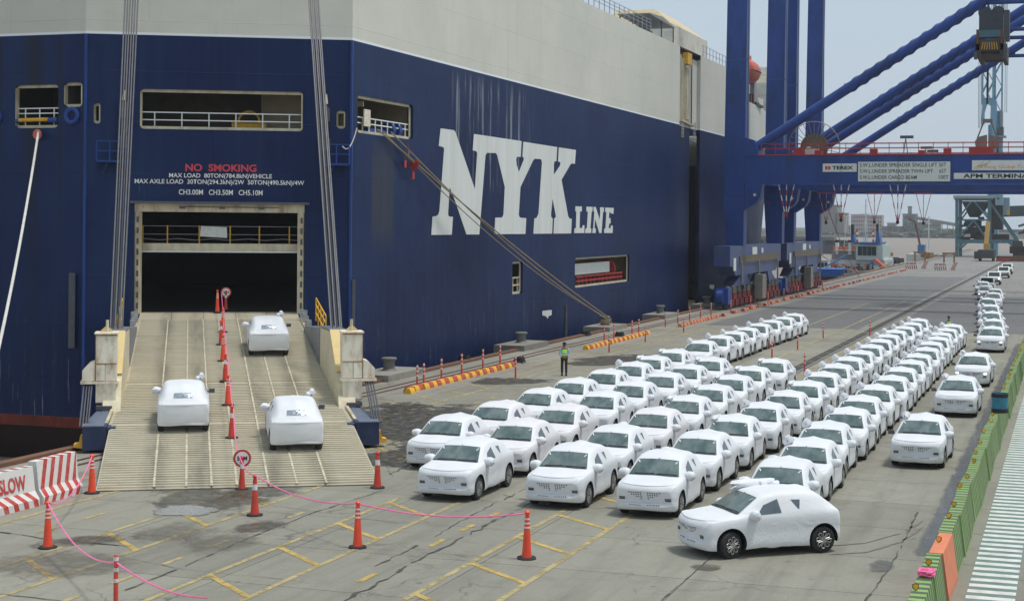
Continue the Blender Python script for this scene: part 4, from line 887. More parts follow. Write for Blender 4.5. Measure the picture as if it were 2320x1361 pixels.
def car_cover(seed, mt):
    vs = []; rings = []
    for y in YS:
        half = section(y, seed); ring = [Vector((p.x, y, p.y)) for p in half] + [Vector((-p.x, y, p.y)) for p in half[-2:0:-1]]
        rings.append(len(ring)); vs += ring
    n = rings[0]
    for i, v in enumerate(vs):       # hanging, slightly crumpled cloth
        f = noise.noise(v * 2.1 + Vector((seed * 9.7, 0, 0))) * .006 + noise.noise(Vector((v.x * 4, v.y * 5, v.z * 1.6)) + Vector((0, seed * 5.1, 0))) * .003
        f *= 1. if v.z < 1.0 else .6
        if v.y < -1.15: v.y += min(1, (-1.15 - v.y) / .8) * .24 * (abs(v.x) / .88) ** 2.3
        if v.y > 1.2: v.y -= min(1, (v.y - 1.2) / .6) * .07 * (abs(v.x) / .88) ** 2.3
        c = Vector((0, v.y * .9, .7)); d = (v - c); d.y *= .6 if abs(v.y) > 1.8 else .1; vs[i] = v + d.normalized() * f * .8
        # hem droops unevenly
        if v.z < .3: vs[i].z += noise.noise(Vector((v.y * 3, seed * 3.3, v.x))) * .04
        # arched seam over the roof like a sewn cover
        if v.z > 1.2: vs[i].z += .05 * math.exp(-(v.x / .2) ** 2 - ((v.y - 1.05) / .35) ** 2)
        if v.z > 1.2: vs[i].z += .012 * math.exp(-(v.x / .06) ** 2) * (1 if -.2 < v.y < 1.3 else 0)
    fs = [(i * n + k, i * n + (k + 1) % n, (i + 1) * n + (k + 1) % n, (i + 1) * n + k) for i in range(len(YS) - 1) for k in range(n)]
    fs += [tuple(range(n))[::-1], tuple((len(YS) - 1) * n + k for k in range(n))]
    mb = MB().add(vs, fs); me = mb.mesh('cover', [mt, M_BLACK])
    o = bpy.data.objects.new('tmp', me); col.objects.link(o)
    cut = MB()
    for yy in (WF, WR):
        for s in (-1, 1):
            prof = [(.375, .52), (.385, 1.2)]
            cut.lathe([(.40, .55 * s), (.405, 1.2 * s)], (0, yy, .345), 28, 1, 'X')
    cm = cut.mesh('cut', [mt, M_BLACK]); co = bpy.data.objects.new('cut', cm); col.objects.link(co)
    md = o.modifiers.new('b', 'BOOLEAN'); md.operation = 'DIFFERENCE'; md.object = co; md.solver = 'EXACT'
    bpy.context.view_layer.update()
    res = bpy.data.meshes.new_from_object(o.evaluated_get(bpy.context.evaluated_depsgraph_get()))
    bpy.data.objects.remove(o); bpy.data.objects.remove(co)
    res.name = 'cloth_cover'
    res.polygons.foreach_set('use_smooth', [True] * len(res.polygons))
    try: res.set_sharp_from_angle(angle=R(55))
    except Exception: pass
    return res
def bvh_of(me):
    return BVHTree.FromPolygons([v.co.copy() for v in me.vertices], [tuple(p.vertices) for p in me.polygons])
def patch(mb, bvh, corners, direction, nu=8, nv=5, off=.006, mi=0):
    # corners: 4 points near the surface (bl, br, tr, tl) cast along direction onto the cover
    d = Vector(direction).normalized(); c = [Vector(p) for p in corners]; vs = []
    for j in range(nv + 1):
        for i in range(nu + 1):
            s, t = i / nu, j / nv; p = (c[0] * (1 - s) + c[1] * s) * (1 - t) + (c[3] * (1 - s) + c[2] * s) * t
            hit = bvh.ray_cast(p - d * 3, d, 6)
            vs.append((hit[0] + hit[1] * off) if hit[0] else p)
    # flatten along the normal for a taut pane
    fs = [(j * (nu + 1) + i, j * (nu + 1) + i + 1, (j + 1) * (nu + 1) + i + 1, (j + 1) * (nu + 1) + i) for j in range(nv) for i in range(nu)]
    mb.add(vs, fs, mi)
WSC = [(-.72, -1.03, 1.06), (.72, -1.03, 1.06), (.575, -.47, 1.43), (-.575, -.47, 1.43)]
wheel_mb = MB(); 
prof = [(.19, -.1), (.235, -.11), (.3, -.105), (.325, -.08), (.33, 0), (.325, .08), (.3, .105), (.235, .11), (.19, .1)]
wheel_mb.lathe(prof, (0, 0, 0), 28, 0, 'X', cap=True)
ME_TYRE = wheel_mb.mesh('tyre', [M_TYRE], smooth=True)
rimb = MB(); rimb.lathe([(.03, .112), (.2, .106), (.215, .118), (.225, .118), (.228, .10)], (0, 0, 0), 24, 0, 'X'); rimb.lathe([(.001, .122), (.055, .122), (.06, .1)], (0, 0, 0), 12, 1, 'X', cap=False)
for k in range(8):      # petal-shaped spokes
    a = k * math.pi / 4; 
    loop = [(.055, -.05), (.11, -.36), (.17, -.42), (.205, -.2), (.2, .1), (.14, .12), (.07, .2)]
    P_ = [Vector((.124, r * math.cos(a + t), r * math.sin(a + t))) for r, t in loop]
    rimb.tube(P_ + [P_[0]], .0095, 4, 1, cap=False)
ME_RIM = rimb.mesh('rim', [M_RIMD, M_RIM], smooth=True)
rimb = MB(); rimb.lathe([(.03, .112), (.19, .108), (.21, .118), (.225, .118), (.228, .10)], (0, 0, 0), 20, 0, 'X')
for k in range(12):
    a = k * math.pi / 6; rimb.bar((.114, .05 * math.cos(a), .05 * math.sin(a)), (.112, .2 * math.cos(a), .2 * math.sin(a)), .03, .02, 1)
ME_RIM2 = rimb.mesh('rim_plain', [mat('rim_grey', (.16, .16, .155), .5), mat('rim_spoke', (.34, .34, .32), .45, .3)], smooth=True)

def make_car(seed, mt, rear_film=False, lit=False, fancy=False, bundle=0, driven=False):
    root = thing('wrapped_car', 'x', 'car')
    me = car_cover(seed, mt); cov = put('cloth_cover', me, root); bv = bvh_of(me)
    mb = MB(); patch(mb, bv, WSC, (0, .62, -.78), 12, 7, .008); mb.build('windscreen', M_WS, root, smooth=True, fix=False)
    mb = MB(); patch(mb, bv, [(-.70, -1.06, 1.045), (.70, -1.06, 1.045), (.71, -1.015, 1.07), (-.71, -1.015, 1.07)], (0, .5, -.86), 12, 1, .014)
    for (a, b_) in ((-.55, .0), (.08, .66)):
        p0 = Vector((a, -1.02, 1.1)); p1 = Vector((b_, -.99, 1.09))
        def onc(p): h = bv.ray_cast(p + Vector((0, -.62, .78)) * 1.5, Vector((0, .62, -.78)), 4); return h[0] + h[1] * .02
        MB().tube([onc(p0.lerp(p1, t)) + Vector((0, .012 * math.sin(t * 3), .0)) for t in (0, .33, .66, 1)], .011, 5).build('wiper', M_BLACK, root)
    mb.build('windscreen_base', M_BLACK, root, fix=False)
    tabs = MB()
    for x, y in ((-.56, -.52), (.56, -.52), (0, -.45)):
        h = bv.ray_cast(Vector((x, y - 1, 2.2)), Vector((0, .79, -.62)), 5); 
        h = bv.ray_cast(Vector((x, y, 3)), Vector((0, 0, -1)), 4); p = h[0] + h[1] * .02; sx_ = (x > 0) - (x < 0)
        tabs.bar(p, p + Vector((-sx_ * .05 if sx_ else .04, -.09 if sx_ else -.03, -.05 if sx_ else 0)), .03, .02)
    tabs.build('cover_strap', M_WHITE, root)
    for s in (-1, 1):
        if driven and s == -1: pass
        mb = MB(); patch(mb, bv, [(s * .86, -.56, 1.02), (s * .86, .1, 1.05), (s * .7, .04, 1.37), (s * .7, -.36, 1.24)], (-s, 0, 0), 5, 4, .006); mb.build('side_window', M_SGL, root, smooth=True, fix=False)
        mb = MB(); patch(mb, bv, [(s * .84, .56, 1.13), (s * .84, .6, 1.12), (s * .72, .66, 1.33), (s * .72, .40, 1.34)], (-s, 0, 0), 3, 3, .006); mb.build('rear_side_window', M_SGL, root, smooth=True, fix=False)
        # fog lamp slot
        mb = MB(); patch(mb, bv, [(s * .57, -2.1, .50), (s * .73, -2.1, .50), (s * .73, -2.1, .58), (s * .57, -2.1, .58)], (0, 1, 0), 3, 2, .008, 0)
        patch(mb, bv, [(s * .585, -2.1, .535), (s * .715, -2.1, .535), (s * .715, -2.1, .565), (s * .585, -2.1, .565)], (0, 1, 0), 3, 1, .012, 1)
        mb.build('fog_lamp', [M_DARK, M_LENS], root, fix=False)
        # bagged mirror
        if driven and s == -1:
            mb = MB(); mb.box((s * .99, -.62, 1.02), (.2, .1, .14)); mb.bar((s * .85, -.6, .98), (s * .95, -.62, 1.0), .05); mb.build('mirror', M_DSTEEL, root)
        else:
            mb = MB(); mb.lathe([(.01, -.16), (.07, -.13), (.1, -.04), (.105, .04), (.075, .12), (.01, .15)], (0, 0, 0), 10, 0, 'X', cap=False)
            mb.v = [tuple(Vector((x * 1.15, y * 1.3, z * 1.3)) * (1 + .18 * noise.noise(Vector((x * 9, y * 9 + seed, z * 9)))) + Vector((s * .94, -.66, 1.03))) for x, y, z in mb.v]
            mb.tube([(s * .84, -.66, .95), (s * .95, -.67, 1.0)], [.07, .05], 8); mb.build('mirror_bag', mt, root, smooth=True)
        if lit:
            mb = MB(); patch(mb, bv, [(s * .60, -2.1, .66), (s * .74, -2.1, .66), (s * .74, -2.1, .73), (s * .62, -2.1, .73)], (0, 1, 0), 3, 2, .012); mb.build('headlamp', M_LIT, root, fix=False)
    # cloth pulled over the bonnet lip
    P_ = []
    for i in range(25):
        x = -.80 + 1.6 * i / 24; h = bv.ray_cast(Vector((x, -4, .905 + .03 * (x / .8) ** 2)), Vector((0, 1, 0)), 6)
        if h[0]: P_.append(h[0] + Vector((0, 0, 0)))
    if len(P_) > 3: MB().tube(P_, [.004] + [.016] * (len(P_) - 2) + [.004], 6).build('bonnet_hem', mt, root, smooth=True)
    # punched cooling holes over the grille
    mb = MB()
    def hole(x, z, r=.019):
        h = bv.ray_cast(Vector((x, -4, z)), Vector((0, 1, 0)), 5)
        if not h[0]: return
        c, nn = h[0] + h[1] * .005, h[1]; ux = nn.cross(Vector((0, 0, 1))).normalized(); uz = ux.cross(nn)
        mb.add([c + (ux * math.cos(R(a)) + uz * math.sin(R(a))) * r for a in range(0, 360, 45)], [tuple(range(8))])
    for s in (-1, 1):
        for r_, cnt in enumerate((6, 5, 3, 1)):
            for k in range(cnt): 
                if r_ < 3 or seed % 2: hole(s * (.10 + .066 * k), .72 - .058 * r_)
        for k in range(6): hole(s * (.11 + .06 * k), .38, .019)
    mb.build('grille_perforation', M_BLACK, root, fix=False, kind='stuff')
    if rear_film:
        mb = MB(); patch(mb, bv, [(-.30, 1.6, 1.2), (.34, 1.6, 1.2), (.32, 1.42, 1.34), (-.28, 1.42, 1.34)], (0, -.75, -.6), 6, 3, .006); mb.build('rear_window', M_FILM, root, fix=False)
        mb = MB()
        pts = []
        for i in range(21):
            x = -.8 + .08 * i; h = bv.ray_cast(Vector((x, 3, 1.0)), Vector((0, -1, 0)), 3)
            if h[0]: pts.append(h[0])
        if len(pts) > 2: mb.tube(pts, .012, 5)
        mb.build('tail_hem', mt, root, smooth=True)
    for yy in (WF, WR):
        for s in (-1, 1):
            tz = .33
            wob = put('wheel', ME_TYRE, root, (s * .755, yy, tz), (0, 0, (0 if s > 0 else math.pi) + (R(16) if fancy and yy < 0 else 0)))
            put('rim', ME_RIM if fancy else ME_RIM2, wob)
    MB().bb(-.62, .62, -1.8, 1.62, .17, .3).build('underbody', M_BLACK, root)
    if bundle:
        for k in range(bundle):
            mb = MB(); L_ = (.16, .30, .62)[k] if bundle == 1 else (.14, .22)[k % 2]
            L_ = {1: .17, 2: .26, 3: .55}[bundle] if k == 0 else .1
            q_ = 1.55 if bundle == 1 else 1.25
            prof = [(.02, -L_), (.07 * q_, -L_ * .8), (.095 * q_, -L_ * .3), (.085 * q_, L_ * .3), (.08 * q_, L_ * .8), (.02, L_)]
            mb.lathe(prof, (0, 0, 0), 10, 0, 'Y', cap=False)
            ox, oy, oz = -.56 + .03 * k, -.28 + .3 * k, 1.50 + .0 * k
            if bundle == 1: ox, oy, oz = -.57, -.22, 1.57
            if bundle == 3: ox, oz = -.5 + .05 * k, 1.56 - .03 * k
            mb.v = [tuple(Vector(p) * (1 + .8 * noise.noise(Vector(p) * 7 + Vector((seed * 3, k, 0)))) + Vector((ox, oy + (.25 if bundle == 3 else 0), oz))) for p in mb.v]
            mb.build('rolled_cloth', mt, root, smooth=True)
    return root
protoA = make_car(1, M_CLOTH); protoAp = make_car(2, M_CLOTHP); protoB = make_car(3, M_CLOTH, bundle=1); protoC = make_car(5, M_CLOTH, bundle=2)
protoD = make_car(4, M_CLOTH, bundle=1, driven=True); protoE = make_car(6, M_CLOTH, bundle=1, driven=True, lit=True); protoR = make_car(7, M_CLOTH, rear_film=True, bundle=1, driven=True)
protoS = make_car(8, M_CLOTH, fancy=True, bundle=3)
used = set()
def place_car(pr, x, y, z, phi, tilt, label, group):
    if pr.name in used: o = copy_tree(pr)
    else: o = pr; used.add(pr.name)
    KIDS_OF(o)
    o.location = (x, y, z); o.rotation_euler = (tilt, 0, phi); tag(o, label, 'car', group); return o
COLS = [
 ('nearest the ship', [(-19.7, 50.0), (-19.6, 54.4), (-19.6, 59.4), (-19.6, 63.8), (-19.5, 68.3), (-19.4, 72.4), (-19.4, 76.3), (-19.4, 80.7), (-19.5, 87.7), (-19.4, 92.1), (-19.4, 96.0), (-19.4, 99.9), (-19.4, 104.4), (-19.3, 108.5), (-19.2, 112.7), (-19.2, 117.2)], 'AaAAABCCBBBBBBBB'),
 ('second from the ship', [(-17.1, 44.8), (-17.1, 49.7), (-17.1, 54.4), (-17.1, 59.3), (-17.0, 63.7), (-16.8, 68.0), (-16.7, 72.2), (-16.6, 76.6)], 'AaaAAAAC'),
 ('third from the ship', [(-13.8, 44.8), (-13.8, 49.4), (-13.8, 54.6), (-13.7, 59.1), (-13.7, 63.5), (-13.8, 68.0), (-13.8, 72.5), (-13.6, 77.1)], 'AAaCCCCC'),
 ('fourth from the ship', [(-11.0, 44.4), (-10.9, 49.0), (-10.8, 53.6), (-10.6, 57.9), (-10.5, 62.3), (-10.4, 66.6), (-10.4, 71.0), (-10.4, 75.5), (-10.4, 79.8), (-10.4, 84.1), (-10.4, 88.6), (-10.4, 93.1), (-10.4, 97.4), (-10.4, 101.6), (-10.3, 105.8), (-10.2, 110.2), (-10.2, 115.0)], 'AAPBBPBBBBBBBBBBB'),
 ('fifth from the ship', [(-7.5, 44.1), (-7.5, 48.5), (-7.6, 52.9), (-7.5, 57.3), (-7.6, 61.7), (-7.5, 66.2), (-7.4, 70.5), (-7.4, 74.9), (-7.4, 79.2), (-7.4, 83.3), (-7.4, 87.8), (-7.5, 92.4), (-7.5, 96.6), (-7.6, 100.7), (-7.6, 104.9), (-7.5, 109.4)], 'ABBBBBBBBBBBBBBB')]
PR = dict(A=protoA, a=protoAp, B=protoB, C=protoC, P=protoC)
for nm, L_, kinds in COLS:
    for i, (x, y) in enumerate(L_):
        k = kinds[i] if i < len(kinds) else 'B'
        place_car(PR[k], x + random.uniform(-.03, .03), y + .5, 0, R(random.uniform(-.9, .9)), 0, f'white cloth-wrapped car, {ordn(i)} from the front of the parked row {nm}', 'white wrapped cars parked in rows')
# queue driving down the lane beside the barriers
Fq = [(-4.8, 56.5), (-4.6, 71.8), (-4.7, 85.4), (-4.9, 108.5), (-5.2, 117.2), (-5.8, 127.6), (-6.4, 138.5), (-7.2, 151.4), (-7.3, 164.2), (-7.6, 174.4), (-8.9, 183.1), (-9.9, 196.3)]
for i, (x, y) in enumerate(Fq):
    place_car(protoE if i in (2, 3, 10) else protoD, x, y + .5, 0, R(-1 + random.uniform(-1, 1) + (2 if i > 6 else 0)), 0, f'white wrapped car being driven, {ordn(i)} in the moving line beside the barriers', 'white wrapped cars driving in a line')
place_car(protoS, -7.26, 39.97, 0, R(-51.7), 0, 'white wrapped car turning sideways in front of the parked rows', 'white wrapped cars being driven')
for u, v, lab in ((1.9, 22.58, 'white wrapped car seen from behind, highest of three on the ramp'), (-1.72, 7.7, 'white wrapped car seen from behind on the left lane of the ramp'), (1.95, 4.6, 'white wrapped car seen from behind, lowest on the right lane of the ramp')):
    vc = v + 1.26; P_ = U0 + PU * u + AX * vc
    place_car(protoR, P_.x, P_.y, rz(vc) + .04, math.atan2(-.508, -.861) + math.pi * 0 if False else math.atan2(-.508, -.861), -math.atan(SL), lab, 'white wrapped cars driving up the ramp')

# far pickups waiting behind the queue
def pickup(x, y, label, lit=False, rz_=0):
    t = thing('pickup_truck', label, 'pickup truck', (x, y, 0), rz_, 'white pickups behind the wrapped cars')
    mb = MB(); mb.prism([(-.85, -2.5, .45), (-.85, -2.5, 1.0), (-.85, -1.2, 1.12), (-.85, -.55, 1.72), (-.85, .7, 1.76), (-.85, .9, 1.1), (-.85, 2.5, 1.1), (-.85, 2.5, .45)], (1.7, 0, 0)); mb.build('body', M_WHITE, t)
    mb = MB(); mb.add([(-.74, -1.17, 1.16), (.74, -1.17, 1.16), (.68, -.62, 1.67), (-.68, -.62, 1.67)], [(0, 1, 2, 3)]); mb.v = [(a, b_ - .03, c + .02) for a, b_, c in mb.v]; mb.build('windscreen', M_GLASS, t, fix=False)
    mb = MB(); mb.bb(-.86, .86, -2.56, -2.44, .4, .72); mb.build('bumper', M_DSTEEL, t)
    for s in (-1, 1):
        mb = MB(); mb.bb(s * .6, s * .82, -2.52, -2.49, .78, .92); mb.build('headlamp', M_LIT if lit else M_LENS, t)
        MB().bb(s * .88, s * 1.06, -.95, -.85, 1.1, 1.28).build('mirror', M_DSTEEL, t)
        for yy in (-1.6, 1.5): put('wheel', ME_TYRE, t, (s * .74, yy, .33))
    return t
pickup(*at(2237, 660)[:2], 'white pickup truck directly behind the last wrapped car'); pickup(at(2252, 645).x, 232, 'white pickup with lit headlamp beside the first pickup', True)
pickup(at(2268, 634).x, 262, 'white pickup second from the far end of the queue'); pickup(at(2277, 624).x, 284, 'farthest white pickup at the tail of the queue')

# ================================================================== CONES, TAPE, POSTS
def make_cone(h, m, bands, base='flat'):
    t = thing('traffic_cone', 'x', 'traffic cone')
    MB().lathe([(.125, .05), (.105, .2), (.055, h - .12), (.045, h - .05), (.065, h - .04), (.065, h), (.03, h + .04), (.005, h + .05)], n=16).build('cone_body', m, t, smooth=True)
    MB().lathe([(.235, 0), (.24, .02), (.225, .045), (.12, .055)], n=8).build('rubber_base', M_BLACK, t)
    for z0, z1 in bands:
        r = lambda z: .105 + (.055 - .105) * (z - .2) / (h - .32) + .004
        MB().lathe([(r(z0), z0), (r(z1), z1)], n=16, cap=False).build('reflective_band', M_REFL, t, smooth=True)
    return t
coneA = make_cone(1.12, M_CONE, [(.74, .78), (.84, .88), (.94, .98)]); coneB = make_cone(1.08, M_CONE2, [(.7, .86)])
cu = set()
def place_cone(pr, p, label, rzz=0, sc_=1, tilt=0):
    o = copy_tree(pr) if pr.name in cu else pr; cu.add(pr.name); KIDS_OF(o)
    o.location = p; o.rotation_euler = (tilt, tilt * .5, rzz); o.scale = (sc_,) * 3; tag(o, label, 'traffic cone', 'orange traffic cones'); return o
def rpt(u, v, h=0): p = U0 + PU * u + AX * v; return Vector((p.x, p.y, rz(v) + h))
place_cone(coneA, at(208, 1117), 'orange cone at the left foot corner of the ramp, pink tape tied on')
place_cone(coneB, at(855, 1105), 'red cone at the right foot corner of the ramp')
place_cone(coneB, at(577, 1167), 'red cone in front of the ramp foot where two pink tapes meet')
place_cone(coneA, at(108, 1241), 'orange cone between the SLOW barrier and the bottom left post')
place_cone(coneA, at(810, 1240), 'orange cone on hatched yellow bay left of the parked rows')
place_cone(coneA, at(1193, 1265), 'orange cone at the loose end of the pink tape, before the parked cars', 0, 1.02, R(3))
for i, (v, lab, pr) in enumerate(((6.42, 'red cone on the ramp between the two lower cars', coneB), (11.91, 'orange cone on the ramp just above the left car', coneA), (16.58, 'orange cone on the ramp hinge bar', coneB), (21.15, 'orange cone on the ramp level with the upper car', coneA), (25.3, 'orange cone near the upper ramp hinge bar', coneB), (28.9, 'orange cone at the top of the ramp slope', coneA), (35.3, 'orange cone standing in the dark ship doorway', coneA))):
    place_cone(pr, rpt(-.1 + (.15 if i == 5 else 0), v, .03), lab)
# sign cones
def sign_cone(p, label, body, dark=False):
    o = copy_tree(coneB); o.location = p; tag(o, label, 'traffic cone', 'cones with round speed signs'); o.scale = (.9,) * 3; o.rotation_euler = (0, 0, 0)
    f = Vector((-p.x, -p.y, 0)).normalized(); ang = math.atan2(f.x, -f.y)
    t = MB(); t.lathe([(.0, .0), (.27, 0), (.27, .02), (.0, .02)], (0, 0, 0), 24, 0, 'Y', cap=False); t.lathe([(.0, -.006), (.2, -.006), (.2, .0)], (0, 0, 0), 24, 1, 'Y', cap=False)
    s = thing('speed_sign', label.replace('cone', 'disc on cone') if False else ('round red-rimmed speed sign on the cone at the ramp foot' if not dark else 'round speed sign on the cone inside the dark doorway'), 'sign', (p.x, p.y, p.z + .93), ang)
    t.build('disc', [M_RED, M_WHITE], s, fix=False)
    text_part(body, (-.15, -.012, -.06), (1, 0, 0), (0, 0, 1), .3, .13, M_INK, s, 'sign_text', .03)
sign_cone(at(548, 1108), 'red cone carrying a round speed sign at the foot of the ramp', '5KM')
sign_cone(rpt(.35, 36.3), 'red cone carrying a round sign inside the dark ship doorway', '20', True)
def tape(pts, label, sag=.12, r=.02):
    P_ = []
    for a, b_ in zip(pts[:-1], pts[1:]):
        n_ = 12
        for i in range(n_):
            t_ = i / n_; p = Vector(a).lerp(Vector(b_), t_); s_ = sag * (Vector(b_) - Vector(a)).length / 4; p.z -= 4 * s_ * t_ * (1 - t_); P_.append(p)
    P_.append(Vector(pts[-1]))
    mb = MB(); hw_ = r * 1.5
    mb.tube(P_, r, 5); return mb.build('barrier_tape', M_TAPE, None, label=label, cat='barrier tape')
up = Vector((0, 0, 1.1))
p262 = at(262, 1395)
tape([at(208, 1117) + up, at(108, 1241) + up, p262 + up, at(470, 1460) + Vector((0, 0, .9))], 'pink tape strung past the SLOW barrier across the bottom left corner', .22)
tape([at(577, 1167) + up, at(810, 1240) + up * 1.0, at(1193, 1265) + up], 'pink tape strung from the ramp foot towards the parked rows', .18)
tape([at(577, 1167) + up] + [rpt(-.1, .8, 1.0), rpt(-.05, 6.42, 1.05), rpt(-.05, 11.91, 1.1), rpt(0, 16.58, 1.05), rpt(0, 21.15, 1.1), rpt(0, 25.3, 1.05), rpt(.1, 28.9, 1.1), rpt(.1, 35.3, 1.0)], 'pink tape strung up the middle of the ramp over the cones', .16)
def make_post(h, bands=True, m=M_CONE2):
    t = thing('delineator_post', 'x', 'post')
    MB().lathe([(.05, 0), (.045, h - .02), (.03, h), (.002, h)], n=10).build('tube', m, t, smooth=True)
    if bands:
        for k in range(3): MB().lathe([(.052, h - .12 - k * .22), (.052, h - .04 - k * .22)], n=10, cap=False).build('reflective_band', M_REFL, t)
    return t
postA = make_post(1.15); pu_ = set()
def place_post(p, label, group='orange delineator posts'):
    o = copy_tree(postA) if postA.name in pu_ else postA; pu_.add(postA.name); KIDS_OF(o); o.location = p; tag(o, label, 'post', group); return o
big = make_post(1.25, True, M_CONE2); big.location = p262; tag(big, 'faded red post at the bottom left edge carrying the pink tape', 'post', 'orange delineator posts')
kerbposts = [((945, 880), 'first'), ((960, 875), 'second'), ((1000, 863), 'third'), ((1046, 850), 'fourth'), ((1094, 838), 'fifth'), ((1133, 828), 'sixth')]
for p, k in kerbposts: place_post(at(p[0], p[1]), f'red-banded post, {k} along the nearest red and yellow kerb row')
for p, k in (((1168, 856), 'red-banded post standing alone beyond the nearest kerb row end'), ((1369, 775), 'red-banded post behind the second kerb row, nearest of three'), ((1391, 770), 'red-banded post behind the second kerb row, middle one'), ((1432, 762), 'red-banded post behind the second kerb row, third one'), ((1447, 758), 'red-banded post at the far part of second kerb row'), ((1380, 798), 'red-banded post in front of the second kerb row'), ((1462, 775), 'red-banded post at the far end of the second kerb row'),
             ((1549, 753), 'red-banded post in front of third kerb row start'), ((1743, 790), 'orange post in hatched bay beside the ship-side row, front one'), ((1749, 812), 'orange post leaning in hatched bay, nearest the camera'), ((1807, 792), 'red-banded post in hatched bay behind the short rows'), ((1823, 848), 'red-banded post beside the third row tail'), ((1865, 766), 'plain orange post near the white line'), ((1808, 758), 'red-banded post right of the far cars of the ship-side row'), ((1971, 760), 'orange post just beyond the rail near the fourth row')):
    place_post(at(*p), k)
for i in range(5): place_post(Vector((-29.9, 122.5 + i * 4.2, 0)), f'thin red-banded post, {ORD[i]} along the third kerb row')
for i in range(7): place_post(Vector((-29.3, 145 + i * 9.5, 0)), f'thin red-banded post, {ORD[i]} along the kerb before the blue crane bogies')

# kerb rows
blk = MB(); blk.prism([(-.2, -.26, 0), (.2, -.26, 0), (.17, -.26, .12), (.09, -.26, .26), (-.09, -.26, .26), (-.17, -.26, .12)], (0, .52, 0)); MEK = [blk.mesh('kerb_yellow', M_YP), blk.mesh('kerb_red', M_RP)]
M_KO = mat('kerb_orange_far', (.5, .28, .15), .65, dirt=(.35, .12, .07), dscale=5, damt=.7)
MEK2 = [blk.mesh('kerb_or', M_KO), MEK[1]]
rows = [(-29.55, 69.6, 28), (-29.15, 98.2, 29), (-28.85, 122.8, 26), (-28.75, 138, 14), (-28.7, 147, 17), (-28.7, 158, 20), (-28.7, 170, 26), (-28.7, 186, 30), (-28.7, 204, 26), (-28.5, 221, 22), (-28.4, 236, 26), (-28.3, 254, 18), (-28.2, 268, 22), (-28, 285, 16)]
for i, (x, y, n_) in enumerate(rows):
    t = thing('kerb_row', f'row of red and yellow kerb blocks on the quay, {ordn(i)} counting from the ramp', 'kerb', (x, y, 0), 0, 'rows of painted kerb blocks along the quay')
    yy = 0
    for k in range(n_):
        if k and random.random() < .12: yy += .12
        if i > 2 and (random.random() < .2 or k % 7 > 4): yy += .545; continue
        o = put('kerb_block', (MEK if i < 2 else MEK2)[k % 2], t, (random.uniform(-.03, .03) + (.25 if k == 0 and i == 0 else 0), yy + .26, .0), (0, 0, R(random.uniform(-3, 3)))); yy += .545
# mooring bollards
pl = [(76.8, 'first'), (98.0, 'second'), (117.6, 'third'), (135.0, 'fourth'), (153.5, 'fifth')]
protob = None
for y, k in pl:
    MB().bb(-34.35, -32.3, y - 2.6, y + 2.3, -.7, .34).build('bollard_platform', M_EDGE, None, label=f'concrete block under the {k} mooring bollard from the ramp', cat='concrete block', group='bollard platforms on the quay edge')
    if not protob:
        protob = MB().lathe([(.42, .34), (.4, .38), (.31, .43), (.29, .8), (.33, .88), (.4, .91), (.41, .98), (.36, 1.02), (.1, 1.04)], n=20).mesh('bollard', mat('bollard_grey', (.15, .15, .14), .6, dirt=(.08, .055, .04), dscale=4), smooth=True)
    put('mooring_bollard', protob, None, (-33.4, y, 0), label=f'grey mushroom mooring bollard, {k} from the ramp' + (', ropes looped round it' if k == 'third' else ''), cat='bollard', group='mooring bollards along the quay edge')
# hawsers
def rope(pts, sag, r, m, label, n=24, seg=None):
    a, b_ = Vector(pts[0]), Vector(pts[1]); P_ = []
    for i in range(n + 1):
        t_ = i / n; p = a.lerp(b_, t_); p.z -= 4 * sag * t_ * (1 - t_); P_.append(p)
    return MB().tube(P_, r, 8).build('mooring_rope', m, None, smooth=True, label=label, cat='rope')
B3 = Vector((-33.4, 117.6, .72))
rope([(SX + .1, 79.6, 13.0), B3 + Vector((.5, .0, .05))], .35, .04, M_HAWSER, 'tan mooring rope, upper strand across the ship letters to the bollard')
rope([(SX + .1, 81.4, 12.95), B3 + Vector((.5, .1, -.15))], .75, .04, M_HAWSER, 'tan mooring rope, lower strand across the ship letters to the bollard')
rope([(SX + .1, 80.4, 12.9), B3 + Vector((.45, -.2, .1))], 1.0, .03, M_HAWSER, 'tan mooring rope, slackest strand from the side opening to the bollard')
t = MB(); 
for zz in (.52, .62, .72): t.tube([Vector((-33.4 + .36 * math.cos(R(a)), 117.6 + .36 * math.sin(R(a)), zz + .03 * math.sin(R(a * 2)))) for a in range(0, 361, 24)], .06, 6)
t.build('rope_coil', M_HAWSER, None, label='tan rope turns wound on the third bollard from the ramp', cat='rope')
rope([(-50.1, 70.0, 12.5), at(-75, 1085, .6)], 1.0, .06, M_WROPE, 'thick white mooring rope hanging from the left stern opening')
rg = onX(938, 373, SX + .35)
MB().lathe([(.02, -.02), (.3, -.02), (.3, .02), (.02, .02)], (0, 0, 0), 20, 0, 'Y').build('rat_guard', M_CRED, None, loc=rg, label='red rat guard disc on the mooring ropes beside the big letters', cat='rat guard')
for i, (px, py) in enumerate(((918, 372), (936, 398), (925, 345))):
    MB().box((0, 0, 0), (.05, .3, .4)).bar((0, 0, .2), (0, .02, .8), .02).build('rope_tag', M_RUST if i == 2 else M_CRED, None, loc=onX(px, py, SX + .3), label=('red tag plate hanging left of the rat guard', 'red tag plate hanging under the rat guard', 'rusty tag plate above the rat guard')[i], cat='tag')
MB().lathe([(.02, -.02), (.24, -.02), (.27, .0), (.24, .02)], (0, 0, 0), 18, 0, 'Y').build('rat_guard', mat('guard_pale_red', (.6, .14, .08), .5), None, loc=(-50.1, 69.9, 12.35), label='red rat guard disc on the white rope under the left stern opening', cat='rat guard')
rope([(SX + .25, 76.6, 12.9), L0 + FD * 13.0 + FN * .9 + Vector((0, 0, 11.9))], .5, .03, M_WROPE, 'thin pale line slung between the side opening and corner platform')
